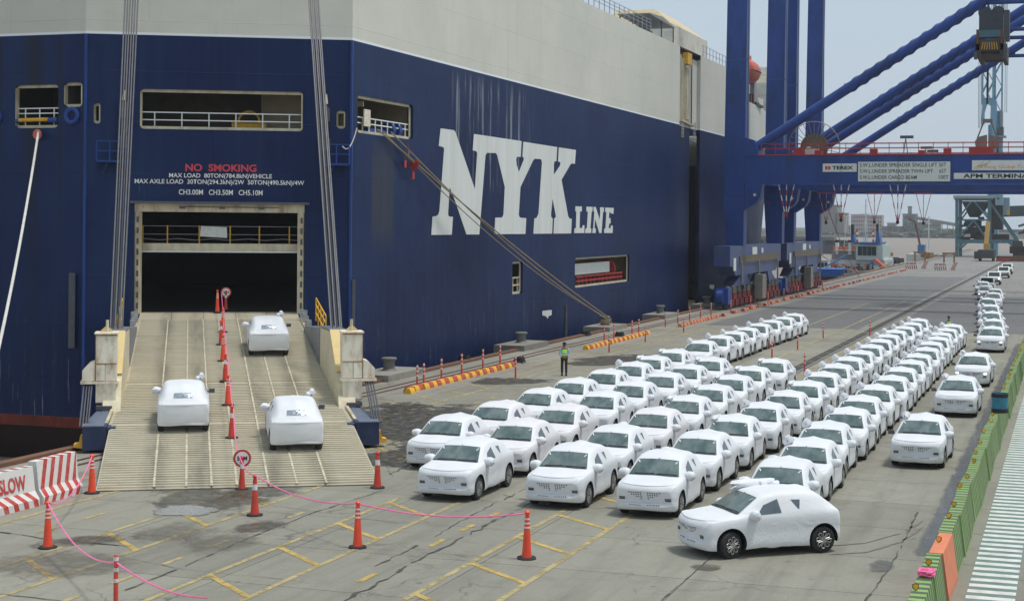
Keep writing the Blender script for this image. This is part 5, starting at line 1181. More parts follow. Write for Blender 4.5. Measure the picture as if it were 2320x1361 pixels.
# draught line hanging by the hull
hp = onX(1282, 690, SX + .6); MB().tube([hp, hp - Vector((0, 0, 3.3))], [.1, .16], 7).build('rope_fender', M_DSTEEL, None, label='dark rope hanging down the hull below the mooring ropes', cat='rope')
for p, lab in (((1052, 818), 'small black chain heap on the quay edge behind the nearest kerb row'), ((1177, 822), 'black chain heap beside the lone post'), ((1328, 761), 'black chain heap below the third bollard'), ((1404, 763), 'black chain heap on the second kerb row')):
    mb = MB()
    for k in range(7): mb.tube([Vector((.35 * math.cos(a * .7 + k) * (1 - k * .05), .25 * math.sin(a * .7 + k), .08 + .05 * k * abs(math.sin(a)))) for a in range(0, 9)], .04, 5)
    mb.build('chain_heap', M_BLACK, None, loc=at(*p), label=lab, cat='chain', group='chain heaps on the quay')

# ================================================================== BARRIERS
def barrier_mesh(w0, w1, w2, h, L_, m0, m1=None, stripes=0):
    prof = [(-w0 / 2, 0), (w0 / 2, 0), (w0 / 2, h * .07), (w1 / 2, h * .3), (w2 / 2, h), (-w2 / 2, h), (-w1 / 2, h * .3), (-w0 / 2, h * .07)]
    return MB().prism([(x, -L_ / 2, z) for x, z in prof], (0, L_, 0)), prof
prof = [(-.28, 0), (.28, 0), (.28, .06), (.15, 1.03), (-.15, 1.03), (-.28, .06)]
L_ = 2.42
def bar_part(stripe):
    mb = MB()
    if not stripe: return mb.prism([(x, -L_ / 2, z) for x, z in prof], (0, L_, 0))
    # slanted paint bands wrap the sides and top
    n_ = 6; e = .003
    for k in range(n_):
        y0 = -L_ / 2 + L_ * (k + .25) / n_; wd = L_ / n_ * .46
        sh_ = .22
        for s in (-1, 1):
            if y0 + wd + sh_ > L_ / 2: shx = L_ / 2 - y0 - wd - .001
            else: shx = sh_
            a = Vector((s * (.28 + e), 0, .06)); b_ = Vector((s * (.15 + e), 0, 1.03 + e))
            mb.add([a + Vector((0, y0 + shx, 0)), a + Vector((0, y0 + wd + shx, 0)), b_ + Vector((0, y0 + wd, 0)), b_ + Vector((0, y0, 0))], [(0, 1, 2, 3)])
        mb.add([(-.153, y0, 1.033), (.153, y0, 1.033), (.153, y0 + wd, 1.033), (-.153, y0 + wd, 1.033)], [(0, 1, 2, 3)])
    return mb
ME_BG = bar_part(False).mesh('barrier_body', M_GREEN); ME_BO = bar_part(False).mesh('barrier_body_orange', M_SALM); ME_BS = bar_part(True).mesh('barrier_stripes', M_BSTR, fix=False)
rf = MB(); rf.prism([(-.1, 0, .1), (-.07, 0, .05), (0, 0, .0), (.07, 0, .05), (.1, 0, .1), (.1, 0, .2), (0, 0, .23), (-.1, 0, .2)], (0, .02, 0), 0); ME_RF = rf.mesh('reflector', M_INK)
rf = MB(); rf.prism([(-.08, 0, .11), (-.055, 0, .07), (0, 0, .03), (.055, 0, .07), (.08, 0, .11), (.08, 0, .19), (0, 0, .21), (-.08, 0, .19)], (0, -.006, 0), 0); ME_RF2 = rf.mesh('reflector_face', mat('amber_reflector', (.9, .42, .02), .3))
def green_barrier(i, y):
    org = abs(y - 37.1) < .5 or i == 35
    x = -2.71 + random.uniform(-.03, .03)
    lab = ('orange concrete barrier in the green row beside the walkway' if org and i != 35 else 'orange barrier at the far end of the green row' if org else f'green barrier with dark stripes beside the walkway, {ordn(i)} from the near end of the row')
    t = thing('concrete_barrier', lab, 'barrier', (x, y, 0), R(random.uniform(-1.5, 1.5)), 'concrete barriers along the walkway')
    put('barrier_body', ME_BO if org else ME_BG, t)
    if not org: put('painted_stripes', ME_BS, t, kind='stuff')
    r_ = put('reflector', ME_RF, t, (-.05 + random.uniform(-.04, .04), random.uniform(-.5, .9), 1.03), (random.uniform(-.2, .2), 0, random.uniform(-.35, .35))); r_.scale = (.62, 1, .62); put('reflector_face', ME_RF2, r_)
for i in range(36): green_barrier(i, 27.1 + 2.5 * i)
# blue drum on the barrier line
t = thing('blue_drum', 'blue and black drum standing on top of the green barriers', 'drum', at(2265, 934, 1.04))
MB().lathe([(.29, 0), (.3, .03), (.3, .7), (.26, .72), (.26, .68), (.02, .68)], n=20).build('drum_shell', mat('drum_blue', (.03, .2, .3), .5, dirt=(.02, .03, .04), dscale=4), t, smooth=True)
MB().lathe([(.305, .0), (.31, .1), (.31, .14), (.305, .16)], n=20, cap=False).lathe([(.305, .58), (.31, .66), (.31, .7), (.305, .73)], n=20, cap=False).build('band', M_BLACK, t)
# crumpled pink tape
mb = MB()
for k in range(16):
    mb.tube([Vector((.16 * math.cos(a * .9 + k * 1.7), .2 * math.sin(a * 1.1 + k), .06 + .05 * math.sin(a * 1.3 + k * 2))) for a in range(0, 8)], .016, 4)
mb.build('tape_bundle', M_TAPE, None, loc=(-2.72, 33.4, 1.06), label='crumpled pink tape bundle lying on a green barrier', cat='tape')
# red and white barriers on the left
def rw_barrier(p, rzz, L2, label, slow=False, h=1.02):
    t = thing('concrete_barrier', label, 'barrier', p, rzz, 'red and white barriers left of the ramp')
    pf = [(-.38, .0), (.38, .0), (.38, .2), (.22, .42), (.13, h), (-.13, h), (-.22, .42), (-.38, .2)]
    M_BW = mat('barrier_white', (.72, .7, .66), .7, dirt=(.35, .33, .3), dscale=3, damt=.5); M_BR = mat('barrier_red', (.5, .05, .04), .7, dirt=(.6, .5, .45), dscale=7, damt=.35)
    MB().prism([(x, -L2 / 2, z) for x, z in pf], (0, L2, 0)).build('barrier_body', M_BW, t)
    mb = MB(); n_ = int(L2 / .42); e = .004; ztop = .42 if slow else h
    for k in range(n_):
        y0 = -L2 / 2 + (k + .2) * L2 / n_; wd = L2 / n_ * .46
        segs = [((.38, .0), (.38, .2)), ((.38, .2), (.22, .42))] + ([] if slow else [((.22, .42), (.13, h))])
        sh0 = [(.18, .12), (.12, 0)] + ([] if slow else [(0, .3)]) if not slow else [(.0, .05), (.05, .25)]
        if slow: sh0 = [(-.05, .0), (0, -.22)]
        sh0 = [(-.1, 0), (0, .0), (0, .3)] if not slow else [(.12, .05), (.05, -.2)]
        for (a, b_), (s0, s1) in zip(segs, sh0):
            A = Vector((a[0] + e, 0, a[1])); B_ = Vector((b_[0] + e, 0, b_[1] + e)); cl = lambda v: max(-L2 / 2, min(L2 / 2, v))
            mb.add([A + Vector((0, cl(y0 + s0), 0)), A + Vector((0, cl(y0 + wd + s0), 0)), B_ + Vector((0, cl(y0 + wd + s1), 0)), B_ + Vector((0, cl(y0 + s1), 0))], [(0, 1, 2, 3)])
        s1 = 0 if slow else .3; cl = lambda v: max(-L2 / 2, min(L2 / 2, v))
        mb.add([(-.13, cl(y0 + s1), h + e), (.13, cl(y0 + s1), h + e), (.13, cl(y0 + wd + s1), h + e), (-.13, cl(y0 + wd + s1), h + e)], [(0, 1, 2, 3)])
    mb.build('painted_stripes', M_BR, t, fix=False, kind='stuff')
    if slow:
        me = text_part('SLOW', (.215 + .012, -.25, .5), (0, 1, 0), (-.09 / .6, 0, 1), 1.15, .42, M_BR, t, 'lettering', .03)
    return t
b1a, b1b = at(75, 1140), at(172, 1112)
c1 = Vector((-27.85, 39.72, 0)); rw_barrier(c1, R(4), 2.15, 'red and white diagonally striped barrier next to the SLOW barrier', h=1.2)
rw_barrier(Vector((-27.8, 37.2, 0)), R(-2), 2.55, 'red and white barrier lettered SLOW at the left edge', True, h=1.1)

# ================================================================== STS CRANES
def tapered(mb, x0b, x1b, x0t, x1t, y0, y1, z0, z1, mi=0):
    v = [(x0b, y0, z0), (x1b, y0, z0), (x1b, y1, z0), (x0b, y1, z0), (x0t, y0, z1), (x1t, y0, z1), (x1t, y1, z1), (x0t, y1, z1)]
    mb.add(v, [(3, 2, 1, 0), (4, 5, 6, 7), (0, 1, 5, 4), (1, 2, 6, 5), (2, 3, 7, 6), (3, 0, 4, 7)], mi)
def quay_crane(Y1, Y2, S0, S1, label, signs):
    cr_ = thing('quay_crane', label, 'crane', (-31, Y1, 0), 0, 'blue ship-to-shore cranes on the quay')
    O = Vector((-31, Y1, 0))
    def bl(mb, name, m, smooth=False): mb.v = [tuple(Vector(v) - O) for v in mb.v]; return mb.build(name, m, cr_, smooth=smooth)
    for Yf in (Y1, Y2):
        mb = MB(); tapered(mb, -32.0, -30.3, -32.3, -30.25, Yf - .8, Yf + .8, 5.9, 10.6); tapered(mb, -32.3, -30.25, -31.9, -30.0, Yf - .8, Yf + .8, 10.6, 42); 
        bl(mb, 'leg', M_CRANE)
        mb = MB(); mb.bb(-29.98, -29.9, Yf - .82, Yf - .5, 16, 42); mb.bb(-32.35, -30.2, Yf - .84, Yf - .81, 10.4, 10.5); mb.bb(-32.0, -30, Yf - .84, Yf - .81, 24, 24.1); bl(mb, 'leg_flange', M_CRANE2)
        mb = MB(); mb.bb(-31.0, 1.5, Yf - .7, Yf + .7, 11.95, 14.7); bl(mb, 'portal_beam', M_CRANE)
        mb = MB(); mb.prism([(-30.2, Yf - .75, 12.0), (-28.5, Yf - .75, 12.0), (-28.7, Yf - .75, 10.7), (-29.0, Yf - .75, 10.2), (-30.25, Yf - .75, 9.4)], (0, 1.5, 0)); bl(mb, 'gusset', M_CRANE); mb = MB(); mb.prism([(-30.6, Yf - .78, 14.6), (-28.9, Yf - .78, 14.6), (-28.9, Yf - .78, 15.3), (-29.3, Yf - .78, 16.2), (-30.6, Yf - .78, 16.6)], (0, 1.56, 0)); bl(mb, 'gusset', M_CRANE)
        mb = MB(); mb.lathe([(.01, -.12), (.28, -.12), (.28, 0)], (-29.2, Yf - .78, 10.9), 14, 0, 'Y', cap=False); mb.lathe([(.01, -.17), (.12, -.17), (.12, -.1)], (-29.2, Yf - .78, 10.9), 10, 1, 'Y', cap=False); bl(mb, 'pin', [M_CRANE2, M_WHITE])
        mb = MB(); tapered(mb, -1.2, .8, -1.0, .6, Yf - .8, Yf + .8, 0, 34); bl(mb, 'landside_leg', M_CRANE)
        # helically straked diagonal tube
        a = Vector((-29.6, Yf, 15.3)); b_ = Vector((4, Yf, 15.3 + .638 * 33.6)); d = (b_ - a); 
        bl(MB().tube([a, a + d * .25, a + d * .5, a + d], .49, 16), 'diagonal_tube', M_CRANE, True)
        mb = MB(); dn = d.normalized(); X_ = dn.cross(Vector((0, 1, 0))).normalized(); Y_ = Vector((0, 1, 0))
        for ph in (0, 1, 2):
            P_ = []
            for k in range(90):
                t_ = .27 + .4 * k / 89; an = 2 * math.pi * (k / 89 * 4.2 + ph / 3); P_.append(a + d * t_ + (X_ * math.cos(an) + Y_ * math.sin(an)) * .53)
            mb.tube(P_, .07, 4)
        bl(mb, 'helical_strake', M_CRANE, True)
        mb = MB(); mb.tube([(-8.3, Yf, 28.9), (4, Yf, 28.9)], .22, 10); bl(mb, 'tie_tube', M_CRANE, True)
        # red walkway rail on the beam
        mb = MB(); mb.bb(-29, 1.4, Yf - .8, Yf + .8, 14.7, 14.8)
        rb = bl(mb, 'walkway_deck', M_CRED)
        mb = MB()
        for h in (1.05, .6): mb.bar((-28.6, Yf - .8, 14.8 + h), (1.4, Yf - .8, 14.8 + h), .06); mb.bar((-28.6, Yf + .8, 14.8 + h), (1.4, Yf + .8, 14.8 + h), .05)
        k = -28.6
        while k < 1.4: mb.bar((k, Yf - .8, 14.8), (k, Yf - .8, 15.9), .06); k += 1.35
        bl(mb, 'walkway_rail', M_CRED)
        mb = MB()
        for xx, w_, h_ in ((-25.5, .9, .5), (-23.5, .7, .4), (-18.3, .7, .5), (-13.8, .6, .35), (-11.5, .7, .5), (-9.2, 2.2, .6), (-3, .8, .5)): mb.bb(xx, xx + w_, Yf - .5, Yf + .2, 14.8, 14.8 + h_)
        bl(mb, 'rail_cabinet', M_CRED)
        mb = MB()
        for xx in (-15.2, -14.8): mb.bar((xx, Yf, 14.8), (-15, Yf, 16.3), .07)
        mb.bb(-15.5, -14.3, Yf - .3, Yf + .3, 16.3, 16.55); bl(mb, 'floodlight', M_DSTEEL)
        # sill, equaliser
    mb = MB(); mb.bb(-31.9, -30.35, S0, S1, 4.05, 5.95); mb.prism([(-31.9, S0 + 1, 4.05), (-31.9, S1 - 1, 4.05), (-31.9, S1 - 3, 3.1), (-31.9, S0 + 3, 3.1)], (1.5, 0, 0)); bl(mb, 'sill_beam', M_CRANE2)
    mb = MB(); mb.bb(-30.34, -30.25, S0 + 4.5, S1 - 2, 4.3, 4.95, 0); mb.bb(-30.34, -30.3, S0 + 11, S0 + 13.5, 5.0, 5.75, 1); mb.bb(-30.34, -30.3, S0 + 16, S0 + 17, 5.1, 5.6, 1); mb.bb(-30.34, -30.28, S0 + 1.5, S0 + 2.6, 3.6, 4.8, 1); bl(mb, 'fender_plank', [mat('weathered_timber', (.16, .13, .09), .8), M_SIGN])
    mb = MB()
    for yy in (S0 + 5, (S0 + S1) / 2, S1 - 3): mb.tube([(-30.2, yy, 4.4), (-30.2, yy + .3, 2.2)], .1, 6)
    bl(mb, 'hose', M_GREY)
    L2_ = S1 - S0
    for yc in (S0 + L2_ * .26, S0 + L2_ * .76):
        mb = MB(); mb.prism([(-31.7, yc - 4.2, 2.1), (-31.7, yc + 4.2, 2.1), (-31.7, yc + 1.0, 3.3), (-31.7, yc - 1.0, 3.3)], (1.2, 0, 0)); mb.prism([(-31.75, yc - 1.6, 3.2), (-31.75, yc + 1.6, 3.2), (-31.75, yc, 1.7)], (1.4, 0, 0)); bl(mb, 'equaliser_beam', M_CRANE2)
    nb = 12
    for k in range(nb):
        yc = S0 + (k + .5) * L2_ / nb
        mb = MB(); mb.bb(-31.5, -30.5, yc - .8, yc + .8, .45, 1.25, 0); mb.lathe([(.34, -.12), (.36, -.12), (.36, .12), (.34, .12)], (-31.0, yc - .45, .36), 12, 1, 'X'); mb.lathe([(.34, -.12), (.36, -.12), (.36, .12), (.34, .12)], (-31.0, yc + .45, .36), 12, 1, 'X')
        mb.lathe([(.25, 1.25), (.25, 1.5), (.2, 1.55)], (-30.7, yc - .35, 0), 10, 0); mb.lathe([(.22, 1.5), (.22, 2.1), (.12, 2.15)], (-30.7, yc - .35, 0), 10, 2); mb.lathe([(.22, 1.3), (.22, 2.0), (.12, 2.05)], (-30.7, yc + .4, 0), 10, 2)
        mb.bb(-30.5, -30.3, yc - .7, yc - .1, .3, .9, 0); mb.bb(-30.5, -30.3, yc + .1, yc + .7, .3, .9, 0)
        bl(mb, 'wheel_bogie', [mat('bogie_red', (.2, .018, .016), .55, dirt=(.04, .02, .02), dscale=2, damt=.8), M_DSTEEL, mat('motor_olive', (.13, .135, .11), .6)])
    mb = MB(); mb.bb(-31.6, -30.3, S0 - 1, S0 + .6, .5, 2.0); mb.lathe([(.1, -.3), (.6, -.3), (.6, .3), (.1, .3)], (-31, S0 - 1.2, 1.3), 12, 0, 'X'); bl(mb, 'buffer', M_CRANE)
    mb = MB(); mb.bb(-30.2, -29.4, (S0 + S1) / 2 - 2.2, (S0 + S1) / 2 - .2, .6, 3.0); bl(mb, 'control_cabinet', mat('cabinet_grey', (.22, .2, .17), .6))
    mb = MB(); mb.bb(-31.8, -30.4, Y1 + .8, Y2 - .8, 12.2, 13.8); bl(mb, 'cross_beam', M_CRANE)
    if signs:
        yf = Y1 - .74
        def panel(p0, p1, name='sign_board', m=M_SIGN):
            a = onY(p0[0], p1[1], yf); b_ = onY(p1[0], p0[1], yf); mb = MB(); mb.bb(a.x, b_.x, yf - .02, yf + .03, a.z, b_.z); return bl(mb, name, m)
        def txt(body, x0, x1, y0, y1, m=M_INK, bold=.0):
            a = onY(x0, y1, yf - .03); b_ = onY(x1, y0, yf - .03); return text_part(body, a - O, (1, 0, 0), (0, 0, 1), b_.x - a.x, b_.z - a.z, m, cr_, 'sign_text', bold)
        panel((1864, 370.5), (1941, 389.5)); txt('TEREX', 1885, 1933, 376, 384.5, M_INK, .04)
        a = onY(1869, 385, yf - .03); mb = MB(); 
        for dx_ in (0, .28): 
            for dz_ in (0, .2): mb.bb(a.x + .02 + dx_, a.x + .24 + dx_, yf - .035, yf - .03, a.z + .02 + dz_, a.z + .17 + dz_)
        mb.bb(a.x + .0, a.x + .55, yf - .034, yf - .03, a.z + .17, a.z + .22); bl(mb, 'emblem', M_RED)
        panel((1944, 366), (2153, 411)); txt('S.W.L.UNDER SPREADER SINGLE LIFT 50T', 1948, 2144, 369, 378.5, M_INK, .008)
        txt('S.W.L.UNDER SPREADER TWIN LIFT', 1948, 2114, 383.5, 392, M_INK, .008); txt('65T', 2128, 2144, 383, 392, M_INK, .008); txt('S.W.L.UNDER CARGO BEAM', 1948, 2077, 397.5, 406, M_INK, .008); txt('100T', 2127, 2149, 397, 406, M_INK, .008)
        panel((2202, 362.5), (2400, 386)); txt('Lifting Global Trade.', 2223, 2342, 373.5, 384, M_ORNG, .004)
        mb = MB()
        for p, q_ in (((2206, 383), (2229, 366)), ((2211, 384), (2245, 365)), ((2214, 378), (2238, 371))): mb.bar(onY(*p, yf - .04), onY(*q_, yf - .04), .05, .01, 0, (0, 1, 0))
        bl(mb, 'emblem', M_ORNG)
        panel((2161, 391.5), (2400, 405.5)); txt('APM TERMINALS', 2182, 2352, 393.5, 403.5, M_INK, .03)
        mb = MB(); 
        for px in (1783, 1906, 2035): p = onY(px, 400, yf - .05); mb.bar((p.x, p.y, 14.7), (p.x, p.y, 11.9), .03)
        bl(mb, 'beam_cable', M_DSTEEL)
    return cr_
quay_crane(156.5, 178.5, 149.6, 177.5, 'near blue ship-to-shore crane with white sign boards on its beam', True)
quay_crane(186.5, 206.5, 181.5, 209, 'far blue ship-to-shore crane behind the one with sign boards', False)
# hanging sling sets under the beams
def sling(x, y, z0, z1, white, label):
    t = thing('sling_set', label, 'sling', (x, y, z0), 0, 'three-legged lifting slings under the crane beams')
    for dx_ in (-.75, 0, .75):
        mb = MB(); L2_ = z0 - z1
        for k in range(6):
            f0, f1 = k / 6, (k + 1) / 6; fx = lambda f: dx_ * (1 - f * .92)
            mb.tube([(fx(f0), 0, -L2_ * f0), (fx(f1), 0, -L2_ * f1)], .05 if white else .035, 5, k % 2)
        mb.build('sling_rod', [M_WHITE, M_CRED] if white else [M_STEEL, M_CRED], t)
    MB().bar((-.95, 0, .1), (.95, 0, .1), .08).bar((0, 0, .2), (0, 0, 0), .1).build('hanger_bar', M_CRED, t)
    MB().lathe([(.02, -.35), (.14, -.25), (.16, -.1), (.08, .05)], (0, 0, -(z0 - z1)), 8, cap=False).build('hook', M_BLACK, t)
for px, py0, py1, Y_, w_, k in ((1783, 424, 492, 156.5, True, 'brightly banded sling set nearest the left crane leg'), (1907, 424, 495, 156.5, True, 'banded sling set under the TEREX board'), (2035, 424, 500, 156.5, True, 'banded sling set under the load-limit board'), (1873, 440, 501, 175, False, 'darker sling set between the two left banded ones'), (1982, 440, 500, 175, False, 'thin dark sling set in the middle of the gap'), (2093, 440, 502, 175, False, 'thin dark sling set at the right of the gap')):
    a = onY(px, py0, Y_); b_ = onY(px, py1, Y_); sling(a.x, Y_ - .3, 11.9 if Y_ < 160 else a.z, b_.z, w_, k)
# cable reel
t = thing('cable_reel', 'large brown cable reel with spokes on the crane beam', 'cable reel', (-23.9, 158.4, 15.6))
mb = MB(); mb.lathe([(.3, -.12), (1.35, -.1), (1.35, .1), (.3, .12)], (0, 0, 0), 32, 0, 'Y'); mb.build('drum', mat('reel_brown', (.14, .105, .06), .6, var=.4, scale=9), t)
mb = MB()
for k in range(28):
    a = 2 * math.pi * k / 28; mb.bar((.3 * math.cos(a), -.16, .3 * math.sin(a)), (2.5 * math.cos(a), -.16, 2.5 * math.sin(a)), .05)
mb.tube([(2.5 * math.cos(R(a)), -.16, 2.5 * math.sin(R(a))) for a in range(0, 361, 10)], .04, 4); mb.build('spoked_rim', mat('reel_rim', (.24, .22, .16), .6), t)
mb = MB(); mb.bb(-.8, .5, -.6, -.2, -.75, -.1); mb.lathe([(.02, -.5), (.35, -.5), (.35, -.2)], (-.5, 0, -.3), 10, 0, 'Y'); mb.build('motor', M_WHITE, t)
MB().bb(-2.6, 2.6, -.5, .5, -.9, -.65).build('reel_frame', M_CRED, t)
# spreader hanging on ropes above the lane
t = thing('container_spreader', 'dark spreader and headblock hanging on ropes in front of the blue tubes', 'spreader', (-7.75, 163, 24.75))
mb = MB(); mb.bb(-1.35, -.95, 0, 12, 0, 1.6); mb.bb(.95, 1.35, 0, 12, 0, 1.6); mb.bb(-1.3, 1.3, 0, .35, .35, 1.4, 0); mb.bb(-1.3, 1.3, 11.6, 12, .35, 1.4); mb.bb(-1.0, 1.0, 3, 9, .3, 1.2)
mb.build('spreader_frame', mat('spreader_dark', (.07, .06, .05), .7, dirt=(.14, .06, .03), dscale=3), t)
mb = MB()
for k in range(7): mb.bar((-.75 + .25 * k, -.03, .45), (-.6 + .2 * k, -.03, 1.15), .07)
mb.build('warning_bar', M_YP, t)
MB().bb(-.95, .95, -.1, 1.4, 1.65, 2.35).build('teal_beam', M_TEAL, t)
MB().bb(-1.25, -1.0, -.12, .3, 1.0, 2.4).bb(1.0, 1.25, -.12, .3, 1.0, 2.4).build('red_post', M_RUST, t)
mb = MB(); mb.bb(-1.0, 1.25, .1, 1.6, 2.4, 3.9); mb.lathe([(.02, -.3), (.62, -.3), (.62, .3), (.02, .3)], (-.5, .8, 4.1), 18, 0, 'Y', cap=False); mb.lathe([(.02, -.3), (.62, -.3), (.62, .3), (.02, .3)], (.75, .8, 4.1), 18, 0, 'Y', cap=False); mb.build('headblock', mat('headblock_grey', (.05, .055, .07), .5), t)
MB().bb(-1.45, -1.15, -.2, .2, -.5, .2).bb(1.3, 1.65, -.2, .2, -.5, .9).build('flipper', M_DSTEEL, t)
mb = MB()
for xx in (-1.1, -.9, -.1, .15, .9, 1.3): mb.tube([(xx, .8, 4.3), (xx * 1.02, .8, 18)], .03, 5)
for xx in (-1.0, .5, 1.2): mb.tube([(xx, 8, 2.3), (xx, 8, 18)], .03, 5)
mb.bb(-.2, 1.6, 6, 8, 2.0, 5.0); mb.build('hoist_ropes', M_DSTEEL, t)

# ================================================================== FAR QUAY: hopper, harbour crane, trucks, barriers
t = thing('bulk_hopper', 'teal steel bulk hopper on braced legs at the far end of the quay', 'hopper', (-20.5, 430, 0))
def W(px, py, Y_=430): p = onY(px, py, Y_); return Vector((p.x + 20.5, p.y - 430, p.z))
mb = MB()
for px in (2168, 2242):
    a, b_ = W(px, 572), W(px, 452)
    for dy in (0, 14): mb.bar((a.x, dy, 0), (b_.x, dy, b_.z), .8, .8)
a, b_ = W(2301, 560), W(2243, 458); 
for dy in (0, 14): mb.bar((a.x, dy, 0), (a.x, dy, W(2301, 543).z), .7, .7); mb.bar((a.x, dy, W(2301, 543).z), (b_.x, dy, b_.z), .55, .55)
for dy in (0, 14): mb.bar(W(2166, 547) + Vector((0, dy, 0)), W(2303, 547) + Vector((0, dy, 0)), .9, .9); mb.bar(W(2162, 450) + Vector((0, dy, 0)), W(2250, 450) + Vector((0, dy, 0)), .7, .7)
mb.build('frame', M_TEAL, t)
mb = MB()
for dy in (-.2, 13.8):
    for p, q_ in (((2170, 497), (2200, 457)), ((2208, 457), (2239, 495)), ((2170, 540), (2205, 500)), ((2207, 500), (2235, 540)), ((2170, 498), (2240, 498)), ((2190, 545), (2172, 562)), ((2283, 548), (2300, 562))): mb.bar(W(*p) + Vector((0, dy, 0)), W(*q_) + Vector((0, dy, 0)), .4, .4)
mb.build('brace', M_TEAL, t)
c0, c1, c2, c3 = W(2178, 456), W(2244, 456), W(2214, 492), W(2194, 492)
mb = MB(); P_ = [(c0.x, 1, c0.z), (c1.x, 1, c1.z), (c1.x, 13, c1.z), (c0.x, 13, c0.z)]; Q_ = [(c3.x, 5, c3.z), (c2.x, 5, c2.z), (c2.x, 9, c2.z), (c3.x, 9, c3.z)]
mb.add(P_ + Q_, [(0, 1, 5, 4), (1, 2, 6, 5), (2, 3, 7, 6), (3, 0, 4, 7), (4, 5, 6, 7)]); mb.build('hopper_bin', M_TEALD, t)
mb = MB(); p, q_ = W(2160, 449), W(2252, 443); mb.bb(p.x, q_.x, -.6, 14.6, p.z, q_.z); mb.build('grid_deck', M_STEEL, t)
mb = MB(); p, q_ = W(2186, 546), W(2240, 492)
for k in range(26):
    x = random.uniform(p.x, q_.x); z = random.uniform(p.z, q_.z); mb.box((x, random.uniform(3, 11), z), (random.uniform(1, 3.4), 2, random.uniform(.4, 2)))
mb.bb(W(2240, 546).x, W(2270, 460).x, 4, 12, W(2240, 520).z, W(2270, 446).z); mb.bb(W(2205, 546).x, W(2290, 0).x, 3.5, 4, W(0 + 2205, 545).z, W(2205, 530).z); mb.build('machinery', mat('hopper_machinery', (.045, .042, .04), .8, dirt=(.1, .09, .08)), t)
mb = MB(); p, q_ = W(2255, 465), W(2272, 441); mb.bb(p.x, q_.x, -1, 3, p.z, q_.z); mb.build('operator_cabin', mat('cabin_pale_blue', (.22, .34, .4), .5), t)
mb = MB(); p, q_ = W(2260, 452), W(2264, 448); mb.bb(p.x, q_.x, -1.1, -.95, p.z, q_.z); mb.build('cabin_window', M_GLASS, t)
mb = MB(); p, q_ = W(2272, 487), W(2286, 447); mb.bb(p.x, q_.x, 4, 6, p.z, q_.z); mb.build('dust_filter', MATS['cabin_pale_blue'], t)
mb = MB(); p, q_ = W(2280, 487), W(2286, 475); mb.bb(p.x, q_.x, 3.9, 3.98, p.z, q_.z); mb.build('yellow_panel', M_YP, t)
# conveyor gallery and buildings right of hopper
t = thing('conveyor_gallery', 'dark conveyor gallery climbing behind the hopper at right edge', 'conveyor', (-8, 470, 0))
mb = MB(); mb.bar((-12, 0, 12), (60, 20, 15), 3, 3); mb.build('gallery', M_TEALD, t)
mb = MB(); mb.bar((-6, -8, 8), (12, -6, 14), .6, .6); mb.bar((-6, -8, 6), (20, -6, 12.5), .6, .6)
for k in range(6): mb.bar((-5 + 3 * k, -7, 6.3 + k), (-3.5 + 3 * k, -7, 9 + k), .3)
for k in range(5): mb.bar((2 + k * 9, 2, 0), (2 + k * 9, 2, 13), .8)
mb.build('truss', M_TEALD, t)
t = thing('scrap_machinery', 'dark rusty machinery stack at the right edge beside the hopper leg', 'machinery', at(2310, 592))
mb = MB()
for k in range(22): mb.box((random.uniform(-1.2, 5), random.uniform(0, 6), random.uniform(.3, 5.2)), (random.uniform(.8, 2.6), random.uniform(.8, 2.5), random.uniform(.5, 1.8)))
mb.build('machine_body', mat('soot_steel', (.06, .05, .045), .8), t); MB().bb(-5, 2, -3, 1, 0, 1.2).build('skid_base', M_RUST, t)
# harbour crane
hcx = onY(2243, 300, 455).x
t = thing('harbour_crane', 'light blue lattice harbour crane towering behind the blue beam', 'crane', (hcx, 455, 0))
def lattice(x0, x1, y0, y1, z0, z1, step, name, r=.28, m=M_LBLUE):
    mb = MB()
    for x in (x0, x1):
        for y in (y0, y1): mb.bar((x, y, z0), (x, y, z1), r * 1.5)
    z = z0; k = 0
    while z < z1:
        zz = min(z1, z + step)
        for y in (y0, y1): mb.bar((x0, y, z) if k % 2 else (x1, y, z), (x1, y, zz) if k % 2 else (x0, y, zz), r)
        for x in (x0, x1): mb.bar((x, y0, z), (x, y1, zz), r)
        z = zz; k += 1
    return mb.build(name, m, t)
def HX(px): return onY(px, 300, 455).x - hcx
def HZ(py): return onY(2243, py, 455).z
lattice(HX(2224), HX(2236), 0, 3, HZ(235), 72, 3, 'boom_chord'); lattice(HX(2236), HX(2249), 0, 3, HZ(235), 72, 3, 'boom_chord'); lattice(HX(2252), HX(2268), 3, 6, HZ(255), 72, 3.6, 'mast_lattice', .22)
mb = MB(); mb.prism([(HX(2222), 0, HZ(282)), (HX(2230), 0, HZ(282)), (HX(2230), 0, HZ(255)), (HX(2236), 0, HZ(235)), (HX(2244), 0, HZ(240)), (HX(2243), 0, HZ(282)), (HX(2256), 0, HZ(345)), (HX(2258), 0, HZ(230)), (HX(2250), 0, HZ(222)), (HX(2226), 0, HZ(222))], (0, 1.5, 0)); mb.build('boom_foot', M_LBLUE, t)
mb = MB(); mb.bb(HX(2238), HX(2262), 2, 6, 0, HZ(282)); mb.bb(HX(2258), HX(2271), 2, 5, HZ(370), HZ(310)); mb.bb(HX(2255), HX(2270), 3, 6, HZ(285), HZ(250)); mb.build('tower', M_LBLUE, t)
mb = MB(); mb.bb(HX(2263), HX(2274), 0, 4, HZ(308), HZ(288)); mb.build('driver_cabin', M_GLASS, t); MB().bb(HX(2260), HX(2279), -1, 5, HZ(311), HZ(308)).bb(HX(2265), HX(2271), 2, 5, HZ(288), HZ(250)).build('cabin_platform', M_GREY, t)
mb = MB()
for px in (2216, 2219, 2222, 2276, 2280): mb.bar((HX(px), 1, HZ(290) if px < 2250 else HZ(255)), (HX(px), 1, 72), .12)
mb.build('rope', M_DSTEEL, t)
